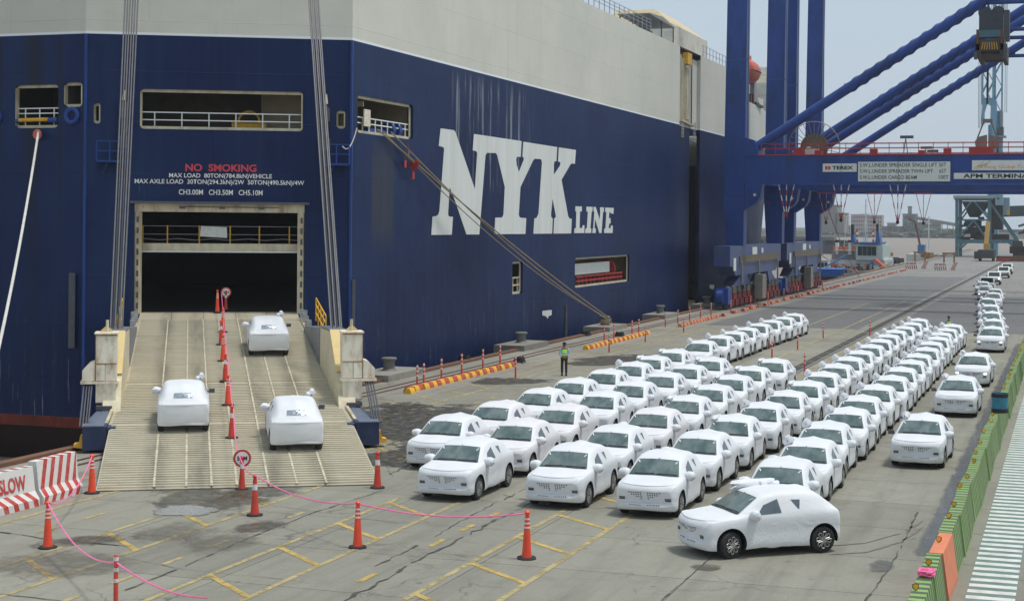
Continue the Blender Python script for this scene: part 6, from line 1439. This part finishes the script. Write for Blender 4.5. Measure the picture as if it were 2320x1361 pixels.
# clamshell grab
t = thing('clamshell_grab', 'brown clamshell grab hanging in front of the light blue crane', 'grab', (onY(2237, 320, 440).x, 440, onY(2237, 345, 440).z))
mb = MB(); gs = lambda s: [(s * .2, 0, 0), (s * 3.0, 0, 1.6), (s * 3.2, 0, 2.8), (s * 2.4, 0, 4.0), (s * .2, 0, 4.6)]
mb.prism(gs(-1), (0, 3, 0)); mb.prism(gs(1), (0, 3, 0)); mb.build('grab_shell', mat('grab_brown', (.15, .1, .08), .7, dirt=(.25, .08, .05)), t)
mb = MB(); mb.bar((-2.6, 1.5, 3.8), (-.9, 1.5, 8.3), .35); mb.bar((2.4, 1.5, 3.8), (.7, 1.5, 8.3), .35); mb.bb(-1.3, 1.2, .9, 2.1, 7.8, 8.8); mb.build('grab_arm', MATS['grab_brown'], t)
# truck crane
t = thing('truck_crane', 'dark mobile crane truck with yellow boom under the hopper', 'truck', at(2240, 592))
MB().bb(-2.4, 1.2, -1, 8, .7, 2.6).bb(-3.2, -1.8, 0, 3, .5, 2.2).build('truck_body', mat('truck_dark', (.05, .05, .05), .6), t)
MB().bar((-.8, 2, 2.4), (-.4, 4, 9), .8, .8).bb(-1.2, .1, 1, 3, 2.5, 4).build('boom', mat('boom_yellow', (.5, .28, .06), .6), t)
for x in (-2, .9):
    for y in (0, 5): MB().lathe([(.2, -.2), (.55, -.2), (.55, .2), (.2, .2)], (x, y, .55), 12, 0, 'X').build('wheel', M_TYRE, t)
MB().bb(1.8, 4.6, 0, .6, .2, .7).build('outrigger', M_CRED, t)
# no-entry barriers with gate frames
for px, py, lab in ((2065, 609, 'left red and white no-entry barrier with gate frame behind'), (2131, 612, 'right red and white no-entry barrier with gate frame behind')):
    c = at(px, py); t = thing('no_entry_barrier', lab, 'barrier', c, 0, 'no-entry barriers far along the quay')
    MB().bb(-1.15, 1.15, -.3, .3, 0, 1.35).build('panel', M_WHITE, t)
    mb = MB()
    for k in range(6):
        x = -1.12 + .38 * k; mb.add([(x + .16, -.305, 0), (x + .34, -.305, 0), (x + .16, -.305, .7), (x, -.305, .7)], [(0, 1, 2, 3)])
    mb.build('stripe', M_RP, t, fix=False)
    text_part('NO ENTRY', (-1.0, -.31, .82), (1, 0, 0), (0, 0, 1), 2.0, .38, M_RP, t, 'lettering', .05)
    MB().prism([(1.5, 2, 0), (2.2, 2, 0), (2.9, 2, 1.4), (2.2, 2, 1.4)], (0, .4, 0)).build('side_block', mat('pinkwhite', (.6, .35, .33), .7), t)
    MB().bar((.4, 2.5, 0), (.4, 2.5, 2.9), .3).bar((2.2, 2.5, 0), (2.2, 2.5, 2.9), .3).bar((.1, 2.5, 3.0), (2.5, 2.5, 3.0), .3).build('gate_frame', mat('rusty_yellow', (.3, .17, .07), .7), t)
for p, lab, s_ in (((2012, 585), 'rusty brown block at the quay edge beside the tug ropes', 1.6), ((2103, 588), 'tan sack pile on the quay edge beyond the left gate', 1.8), ((2038, 598), 'dark small heap left of the left no-entry barrier', 1.2)):
    mb = MB()
    for k in range(7): mb.box((random.uniform(-.8, .8) * s_, random.uniform(-.5, .5), .4 + random.uniform(0, .5) * s_), (s_ * .7, s_ * .6, .8), rot=Matrix.Rotation(random.random(), 3, 'Z'))
    mb.build('cargo_heap', MATS['rusty_yellow'] if 'dark' not in lab else M_DSTEEL, None, loc=at(*p), label=lab, cat='cargo')

# ================================================================== TUG AND SMALL CRAFT
t = thing('tugboat', 'tugboat with white wheelhouse, blue funnel casings and red-white masts by the quay', 'tugboat', (-40.5, 330, -4.4))
TX = lambda px, Y_=330: onY(px, 550, Y_).x + 40.5
TZ = lambda py, Y_=330: onY(1950, py, Y_).z + 4.4
mb = MB(); hp_ = [(TX(1872), 0), (TX(1880), -6), (TX(1900), -9), (TX(2000), -9), (TX(2014), -5), (TX(2014), 14), (TX(2000), 20), (TX(1890), 20), (TX(1872), 10)]
mb.prism([(x, y, .0) for x, y in hp_], (0, 0, 3.8)); mb.build('hull', mat('tug_hull', (.06, .07, .075), .6), t)
mb = MB(); mb.bb(TX(1890), TX(2012), -6, 14, 2.9, 4.6); mb.build('deckhouse', mat('tug_white', (.5, .54, .52), .5, dirt=(.25, .2, .14)), t)
mb = MB(); mb.bb(TX(1893), TX(1945), -5, 6, 4.6, 6.4); mb.build('aft_house', M_GREY, t)
wh = MB(); wh.bb(TX(1948), TX(2008), -6.5, 8, 4.6, 7.6); who = wh.build('wheelhouse', mat('wheelhouse_pale', (.42, .5, .48), .5), t)
for k in range(4):
    x0 = TX(1953 + k * 10.5); mb = MB(); mb.bb(x0, x0 + .82, -6.58, -6.5, 5.5, 7.3); mb.build('window', M_GLASS, who)
mb = MB(); mb.prism([(TX(1990), -5, 7.6), (TX(2000), -5, 7.6), (TX(2013), -5, 3.6), (TX(1996), -5, 3.6)], (0, 9, 0)); mb.build('funnel_casing', MATS['tug_white'], t)
mb = MB(); mb.bb(TX(1944), TX(1999), -6.8, 7, 7.7, 8.1); mb.prism([(TX(1990), -6, 8.0), (TX(2002), -6, 8.0), (TX(1998), -6, 10.2), (TX(1994), -6, 10.2)], (0, 4, 0)); mb.prism([(TX(1936), -6, 8.0), (TX(1945), -6, 8.0), (TX(1942), -6, 9.6), (TX(1940), -6, 9.6)], (0, 4, 0)); mb.build('blue_canopy', mat('tug_blue', (.03, .12, .3), .5), t)
mb = MB(); mb.bb(TX(1936), TX(1941), -5.5, -4, 8.0, 11.6); mb.bb(TX(1992), TX(1996), -5.5, -4, 8.0, 11.8); mb.build('exhaust_stack', M_BLACK, t)
mb = MB()
for px in (1948, 1984):
    for k in range(5): mb.bb(TX(px), TX(px + 4), -6, -5.4, 8.1 + k * .5, 8.1 + (k + 1) * .5, k % 2)
mb.build('fire_monitor_post', [M_RED, M_WHITE], t)
mb = MB(); mb.bar((TX(1965), -3, 8), (TX(1965), -3, TZ(452)), .26); mb.bar((TX(1952), -3, TZ(484)), (TX(1978), -3, TZ(484)), .1); mb.bar((TX(1958), -3, TZ(466)), (TX(1971), -3, TZ(466)), .08)
for dx_ in (-.5, .5): mb.bar((TX(1965) + dx_, -3, 8), (TX(1965) + dx_ * .4, -3, TZ(500)), .08)
mb.build('main_mast', M_WHITE, t)
mb = MB()
for dx_ in (-.9, .9): mb.bar((TX(1924) + dx_, -2, 6.4), (TX(1924) + dx_ * .3, -2, TZ(490)), .12)
mb.bar((TX(1912), -2, TZ(490)), (TX(1936), -2, TZ(490)), .09); mb.bar((TX(1924), -2, TZ(500)), (TX(1924), -2, TZ(484)), .08)
for k in range(6): mb.bar((TX(1924) - .8 + .1 * k, -2, 6.8 + k * .6), (TX(1924) + .8 - .1 * k, -2, 7.1 + k * .6), .07)
mb.build('aft_mast', M_WHITE, t)
mb = MB()
for px in (1901, 1930): mb.bb(TX(px), TX(px + 7), -5.4, -4.4, 5.6, 8.0)
mb.build('vent_pipe', M_WHITE, t); mb = MB()
for px in (1901, 1930): mb.bb(TX(px), TX(px + 7), -5.5, -4.3, 8.0, 8.5)
mb.build('vent_cap', M_BLACK, t)
mb = MB()
for px, w_ in ((1896, 4), (1908, 10), (1919, 9), (1938, 8)): mb.bb(TX(px), TX(px + w_), -5.6, -5.1, 6.5, 7.2)
mb.build('liferaft', mat('raft_orange', (.75, .17, .06), .5), t)
mb = MB()
for k in range(18): mb.bar((TX(1893) + k * .28, -6.1, 4.6), (TX(1893) + k * .28, -6.1, 6.2), .06)
mb.bar((TX(1893), -6.1, 6.2), (TX(1943), -6.1, 6.2), .08); mb.build('railing', M_DSTEEL, t)
mb = MB(); mb.bar((TX(1993), -8, 4.8), (TX(2022), -9.5, 2.9), .55, .5); mb.build('towing_boom', mat('tug_orange', (.6, .1, .05), .5), t)
MB().prism([(TX(1972), -8.5, 3.0), (TX(1994), -8.5, 3.0), (TX(1990), -8.5, 4.3), (TX(1980), -8.5, 4.0)], (0, 2, 0)).build('tarpaulin', MATS['tug_blue'], t)
mb = MB(); random.seed(5)
for k in range(60): mb.box((random.uniform(TX(1878), TX(2008)), random.uniform(-9, -6.2), 3.0 + random.uniform(0, .7)), (random.uniform(.2, 1.1), .6, random.uniform(.2, .9)), k % 4)
mb.build('deck_gear', [M_TEALD, MATS['tug_white'], M_RED, M_GREY], t)
for o_ in [c_ for c_ in col.objects if c_.parent is t and not c_.name.startswith('hull') and 'mast' not in c_.name]: o_.location.z += .9
t = thing('blue_barge', 'small bright blue boat hull tucked behind the crane wheels', 'boat', (-42, 262, -4.4))
c = onY(1872, 615, 262); c.x += 0; MB().prism([(c.x + 42 - 4, 0, 4.1), (c.x + 42 + 1.6, 0, 4.1), (c.x + 42 + 2.6, 0, 5.3), (c.x + 42 - 4, 0, 5.3)], (0, 6, 0)).build('boat_hull', mat('bright_blue', (.02, .13, .5), .5), t)
MB().prism([(c.x + 42 - 6, 1, .0), (c.x + 42 + 3, 1, .0), (c.x + 42 + 3, 1, 3.9), (c.x + 42 - 6, 1, 3.9)], (0, 8, 0)).build('pontoon', MATS['tug_hull'], t)
t = thing('deck_barge', 'low dark work barge with pale cabin and small mast moored between tug and crane', 'barge', (-40, 290, -3.5))
mb = MB(); mb.bb(-4, 3.6, -14, 14, -.9, 3.0); mb.build('barge_hull', MATS['tug_hull'], t)
mb = MB(); mb.bb(-3.6, -1.5, 2, 6, 3.0, 5.2); mb.build('barge_cabin', MATS['tug_white'], t)
mb = MB()
for k in range(3): mb.bb(-3.3 + k * .65, -2.85 + k * .65, 1.9, 1.98, 3.9, 4.7)
mb.build('cabin_window', M_GLASS, t)
mb = MB()
for k in range(60): mb.box((random.uniform(-3.5, 3.2), random.uniform(-13, 12), 3.1 + random.uniform(0, .8)), (random.uniform(.3, 1.3), random.uniform(.4, 1.5), random.uniform(.3, 1.1)), k % 3)
mb.build('barge_gear', [M_TEALD, M_CRED, M_GREY], t); MB().bar((-3, 0, 3.2), (1.8, 4, 6.2), .25).build('boom', MATS['tug_blue'], t)
rope([onY(1858, 575, 260), Vector((-33.4, 318, .8))], 2.2, .07, M_HAWSER, 'tan rope drooping from behind the crane to the tug berth')
rope([onY(1940, 597, 326), Vector((-33.4, 322, .8))], .9, .08, M_HAWSER, 'tan tug rope running to the quay edge')
rope([onY(1868, 450, 215), onY(1960, 640, 262)], 1.5, .05, M_DSTEEL, 'dark thin rope hanging down from the far crane to the water side')
# small working boat near the hopper
t = thing('workboat', 'small blue and white workboat moored near the hopper leg', 'boat', (-37, 440, -3.5))
mb = MB(); mb.bb(-4, 3, -8, 8, -.9, 4.0); mb.build('boat_hull', MATS['tug_white'], t); MB().bb(-1.6, 0, -3, 3, 4, 6.4).build('blue_cabin', MATS['tug_blue'], t)
mb = MB(); mb.bar((1, 0, 4), (1, 0, 14), .3); mb.bar((.3, 0, 12), (1.8, 0, 12), .2); mb.bar((.0, 0, 10.6), (2, 0, 10.6), .2); mb.build('mast', M_WHITE, t); MB().bar((-1, -2, 6), (-2.4, -2, 12.5), .5).bar((-2.4, -2, 12.5), (-4, -2, 13.2), .4).build('crane_arm', M_RUST, t)

# ================================================================== FAR BANK
BY = 1600
bank = MB(); random.seed(11)
pts = [(-420 + 14 * k, BY + 10 * math.sin(k * .7), 0) for k in range(40)]
for k in range(39):
    a, b_ = pts[k], pts[k + 1]
    bank.add([(a[0], a[1], -4.5), (b_[0], b_[1], -4.5), (b_[0], b_[1] + 12, 1.2), (a[0], a[1] + 12, 1.2)], [(0, 1, 2, 3)]); bank.add([(a[0], a[1] + 12, 1.2), (b_[0], b_[1] + 12, 1.2), (b_[0], b_[1] + 900, 2.5), (a[0], a[1] + 900, 2.5)], [(0, 1, 2, 3)])
bank.build('far_bank', mat('bank_earth', (.06, .058, .045), .9, var=.4, scale=.1), kind='structure', fix=False)
BO = lambda px, py, Y_=BY + 20: onY(px, py, Y_)
def block(px0, px1, py0, dep, m, name, label, cat, rows=0, cols=0, Y_=BY + 20, base=1.5, wm=None):
    a = BO(px0, py0, Y_); b_ = BO(px1, py0, Y_); w_ = b_.x - a.x; h_ = a.z - base
    t = thing(name, label, cat, (a.x, Y_, base)); MB().bb(0, w_, 0, dep, 0, h_).build('walls', m, t)
    wmesh = MB().box((0, 0, 0), (w_ / max(cols, 1) * .5, .3, h_ / max(rows, 1) * .45)).mesh('pane', wm or M_GLASS)
    for r_ in range(rows):
        for c_ in range(cols): put('window', wmesh, t, (w_ * (c_ + .5) / cols, -.1, h_ * (r_ + .5) / rows))
    MB().bb(-.4, w_ + .4, -.5, dep + .4, h_, h_ + .8).build('roof_slab', m, t)
    return t
M_APT = mat('apartment_pink', (.42, .33, .3), .8, dirt=(.3, .27, .24), dscale=.1); M_SILO = mat('silo_grey', (.17, .17, .16), .8, dirt=(.2, .19, .17), dscale=.05)
block(1928, 1966, 487, 18, M_APT, 'apartment_block', 'pinkish apartment block on the far bank, taller left one behind the tug masts', 'building', 4, 7)
block(1966, 1998, 489, 18, M_APT, 'apartment_block', 'pinkish apartment block on the far bank, right one ending at the open sky', 'building', 4, 6)
block(1857, 1896, 466, 30, M_SILO, 'grain_silo', 'tall grey silo block on the far bank beside the crane', 'silo', Y_=BY - 300)
block(1893, 1912, 484, 30, M_SILO, 'grain_silo', 'lower stepped grey silo block next to the tall one', 'silo', Y_=BY - 300)
block(2045, 2075, 486, 22, mat('tower_grey', (.12, .13, .13), .8), 'processing_tower', 'grey industrial tower house on the far bank behind trees', 'building', 3, 2)
block(2057, 2065, 469, 6, MATS['tower_grey'], 'stair_tower', 'narrow grey turret on top of the industrial tower', 'building', base=14)
block(2010, 2029, 506, 12, mat('shed_tan', (.4, .32, .26), .8), 'tan_shed', 'small tan two storey shed on the far bank', 'building', 2, 4)
block(2075, 2130, 505, 14, mat('warehouse_grey', (.13, .13, .13), .8), 'warehouse', 'long low grey building under the far conveyor', 'building', 2, 9)
block(1998, 2048, 514, 14, MATS['warehouse_grey'], 'warehouse', 'long low grey shed between apartments and industrial tower', 'building', 1, 8)
block(1895, 1935, 512, 14, MATS['warehouse_grey'], 'warehouse', 'low grey shed left of the apartment blocks', 'building', 1, 6)
block(2130, 2320, 520, 14, MATS['warehouse_grey'], 'warehouse', 'long low grey shed behind the hopper', 'building', 1, 14)
t = thing('far_conveyor', 'sloping grey conveyor bridge running right from the industrial tower', 'conveyor', (BO(2074, 492).x, BY + 30, 0))
a = BO(2074, 494, BY + 30); b_ = BO(2180, 512, BY + 30); mb = MB(); mb.bar((0, 0, a.z), (b_.x - a.x, 0, b_.z), 4, 3.2); mb.build('gallery', M_SILO, t); mb = MB()
for k in range(8): x = (b_.x - a.x) * (k + .7) / 8.5; mb.bar((x, 0, 1), (x, 0, a.z + (b_.z - a.z) * (k + .7) / 8.5), .8)
mb.build('support', M_GREY, t)
# far jetty with moored dark barges on the left
t = thing('moored_barge', 'dark flat barge moored off the far bank left of the tug', 'barge', (-91 - 14, 685, -4.4))
MB().bb(-30, 18, 0, 12, 0, 5.8).build('barge_hull', mat('barge_dark', (.06, .065, .075), .7), t)
mb = MB()
for k in range(9): mb.bb(-28 + k * 5, -25 + k * 5, -.3, 0, 4.2, 5.8)
mb.build('fender', M_BLACK, t)
MB().bb(-28, 10, 2, 10, 5.4, 7.2).build('cargo', M_SILO, t)
# trees: leaf clumps spread through the crown
def leafy(name, px, py_top, w_px, label, col_, Y_=BY + 5, n_=420, base=1.0):
    c = BO(px, py_top, Y_); wpx = w_px * (Y_ / F); h_ = c.z - base
    t = thing(name, label, 'tree', (c.x, Y_, base)); 
    mb = MB(); mb.tube([(0, 0, 0), (.3, 0, h_ * .35), (0, 0, h_ * .6)], [.5, .35, .2], 6)
    for k in range(5): a = k * 1.3; mb.tube([(0, 0, h_ * .3), (wpx * .22 * math.cos(a), wpx * .2 * math.sin(a), h_ * .65)], [.25, .1], 5)
    mb.build('trunk', M_RUST, t)
    mb = MB(); lobes = [(random.uniform(-.38, .38) * wpx, random.uniform(-.25, .25) * wpx, h_ * random.uniform(.35, .8), random.uniform(.16, .28) * wpx) for _ in range(9)]
    for k in range(n_):
        lx, ly, lz, lr = random.choice(lobes); d = Vector((random.gauss(0, 1), random.gauss(0, 1), random.gauss(0, 1))).normalized() * lr * random.uniform(.5, 1.05)
        p = Vector((lx, ly, lz)) + Vector((d.x, d.y, d.z * .7)); 
        if p.z < .3: p.z = .3 + random.random()
        s = random.uniform(.35, .9); r_ = Matrix.Rotation(random.random() * 6.28, 3, Vector((random.random() + .1, random.random(), random.random()))); mb.add([p + r_ @ Vector(v) * s for v in ((-1, -.6, 0), (1, -.6, .2), (.9, .7, 0), (-.8, .8, -.2))], [(0, 1, 2, 3)], k % 3)
    mb.build('crown', [mat('leaf_' + col_ + str(i), tuple(v * f for v in dict(dark=(.04, .07, .04), green=(.1, .17, .05))[col_]), .8) for i, f in enumerate((.7, 1, 1.35))], t, fix=False)
leafy('broadleaf_tree', 2058, 505, 30, 'dark round tree in front of the industrial tower on the far bank', 'dark')
leafy('broadleaf_tree', 2080, 512, 26, 'dark bushy tree right of the industrial tower foot', 'dark')
leafy('broadleaf_tree', 2040, 518, 24, 'low dark tree left of the industrial tower foot', 'dark')
gb = MB(); random.seed(3)
for k in range(5200):
    px = random.uniform(2000, 2175); g_ = px > 2092; top = 520 if g_ else 527; py = random.uniform(top, 537); p = BO(px, py, BY - 2 + random.random() * 8); s = random.uniform(.5, 1.3)
    if px < 2092 and random.random() < .4: continue
    r_ = Matrix.Rotation(random.random() * 6.28, 3, Vector((random.random() + .1, random.random(), random.random()))); gb.add([p + r_ @ Vector(v) * s for v in ((-1, -.6, 0), (1, -.6, .2), (.9, .7, 0), (-.8, .8, -.2))], [(0, 1, 2, 3)], (k % 3) + (3 if not g_ else 0))
gb.build('bank_shrubbery', [MATS.get('leaf_green%d' % i) or mat('leaf_green%d' % i, tuple(v * f for v in (.1, .17, .05)), .8) for i, f in enumerate((.7, 1, 1.35))] + [MATS['leaf_dark%d' % i] for i in range(3)], kind='stuff', fix=False)
mb = MB(); random.seed(4)
for k in range(70): p = BO(random.uniform(1860, 2170), 536, BY - 6); mb.box((p.x, p.y, -2 + random.random() * 2.5), (random.uniform(2, 9), 3, random.uniform(.8, 3)), k % 2)
mb.build('bank_rubble', [M_DSTEEL, M_GREY], kind='stuff')

# ================================================================== PEOPLE
def person(loc, rzz, label, shirt, hands_back=True):
    t = thing('person', label, 'person', loc, rzz)          # faces local -y
    def skin(name, verts, edges, radii, m, root=0):
        me = bpy.data.meshes.new(name); me.from_pydata(verts, edges, []); o = bpy.data.objects.new('tmp', me); col.objects.link(o)
        md = o.modifiers.new('s', 'SKIN'); md.use_smooth_shade = True
        for i, r_ in enumerate(radii): me.skin_vertices[0].data[i].radius = r_ if isinstance(r_, tuple) else (r_, r_)
        me.skin_vertices[0].data[root].use_root = True
        s2 = o.modifiers.new('u', 'SUBSURF'); s2.levels = 1
        bpy.context.view_layer.update(); res = bpy.data.meshes.new_from_object(o.evaluated_get(bpy.context.evaluated_depsgraph_get())); bpy.data.objects.remove(o)
        res.materials.clear(); res.materials.append(m); res.polygons.foreach_set('use_smooth', [True] * len(res.polygons)); return put(name, res, t)
    # body with face, neck, arms and hands in one skin
    V = [(0, 0, 1.0), (0, .01, 1.2), (0, .01, 1.4), (0, 0, 1.5), (0, -.01, 1.60), (0, -.015, 1.70),
         (.19, .01, 1.42), (.25, .06, 1.15), (.12, .17, .98), (.03, .19, .96), (-.19, .01, 1.42), (-.25, .06, 1.15), (-.12, .17, .99), (-.03, .2, .98),
         (.1, 0, .92), (.11, -.02, .5), (.11, .02, .09), (-.1, 0, .92), (-.11, -.02, .5), (-.11, .02, .09)]
    Ed = [(0, 1), (1, 2), (2, 3), (3, 4), (4, 5), (2, 6), (6, 7), (7, 8), (8, 9), (2, 10), (10, 11), (11, 12), (12, 13), (0, 14), (14, 15), (15, 16), (0, 17), (17, 18), (18, 19)]
    Rr = [(.15, .1), (.14, .1), (.15, .1), .055, (.08, .095), (.075, .085), .06, .045, .032, .035, .06, .045, .032, .035, .08, .055, .04, .08, .055, .04]
    skin('body', V, Ed, Rr, M_SKIN)
    skin('shirt', V[:3] + [V[6], V[7], (.15, .15, 1.0), V[10], V[11], (-.15, .15, 1.0)], [(0, 1), (1, 2), (2, 3), (3, 4), (4, 5), (2, 6), (6, 7), (7, 8)], [(.165, .115), (.155, .115), (.165, .115), .072, .056, .042, .072, .056, .042], shirt)
    skin('safety_vest', [(0, 0, .95), (0, .01, 1.2), (0, .01, 1.4), (.12, .01, 1.47), (-.12, .01, 1.47)], [(0, 1), (1, 2), (2, 3), (2, 4)], [(.185, .14), (.178, .135), (.18, .135), .07, .07], mat('vest_lime', (.45, .8, .05), .6))
    skin('trousers', [(0, 0, .98), (.1, 0, .9), (.11, -.02, .5), (.11, .02, .1), (-.1, 0, .9), (-.11, -.02, .5), (-.11, .02, .1)], [(0, 1), (1, 2), (2, 3), (0, 4), (4, 5), (5, 6)], [(.155, .115), .098, .076, .066, .098, .076, .066], mat('trouser_dark', (.02, .022, .03), .8))
    mb = MB(); mb.lathe([(.095, -.02), (.105, .04), (.085, .1), (.01, .13)], (0, .01, 1.66), 12); mb.build('hair', M_BLACK, t, smooth=True)
    for s in (-1, 1): MB().prism([(s * .11 - .045, .1, 0), (s * .11 + .045, .1, 0), (s * .11 + .045, -.15, 0), (s * .11 - .045, -.15, 0)], (0, 0, .09)).build('shoe', M_BLACK, t)
    mb = MB(); 
    for z_ in (1.08, 1.22): mb.lathe([(.19, z_), (.19, z_ + .04)], n=16, cap=False)
    mb.v = [(x, y * .76, z) for x, y, z in mb.v]; mb.build('reflective_tape', M_REFL, t)
    # fingers of the clasped hands
    mb = MB()
    for k in range(5):
        mb.tube([(.02 - .0 * k, .215, .99 - .018 * k), (-.03, .235, .985 - .018 * k), (-.06, .215, .98 - .018 * k)], [.009, .009, .007], 6)
    mb.build('fingers', M_SKIN, t, smooth=True)
    return t
person(at(1278, 851), R(-155), 'person in lime safety vest and dark trousers standing behind the parked cars', mat('shirt_blue', (.25, .42, .55), .7))
person((-8.1, 116.2, 0), R(20), 'person in lime safety vest half hidden behind the far parked row', MATS['shirt_blue'])

# ================================================================== HAZE
hz = MB().bb(-1600, 1600, -450, 3100, -10.5, 78).mesh('haze', [])
hm = bpy.data.materials.new('haze_air'); hm.use_nodes = True; hn = hm.node_tree.nodes; hn.clear()
vo = hn.new('ShaderNodeVolumePrincipled'); vo.inputs['Color'].default_value = (.9, .95, 1, 1); vo.inputs['Density'].default_value = .00015; vo.inputs['Anisotropy'].default_value = .2
ho = hn.new('ShaderNodeOutputMaterial'); hm.node_tree.links.new(vo.outputs[0], ho.inputs['Volume'])
hz.materials.append(hm); put('haze', hz, None, kind='stuff')
for o in list(col.objects):
    if o.get('label') == 'x': bpy.data.objects.remove(o)
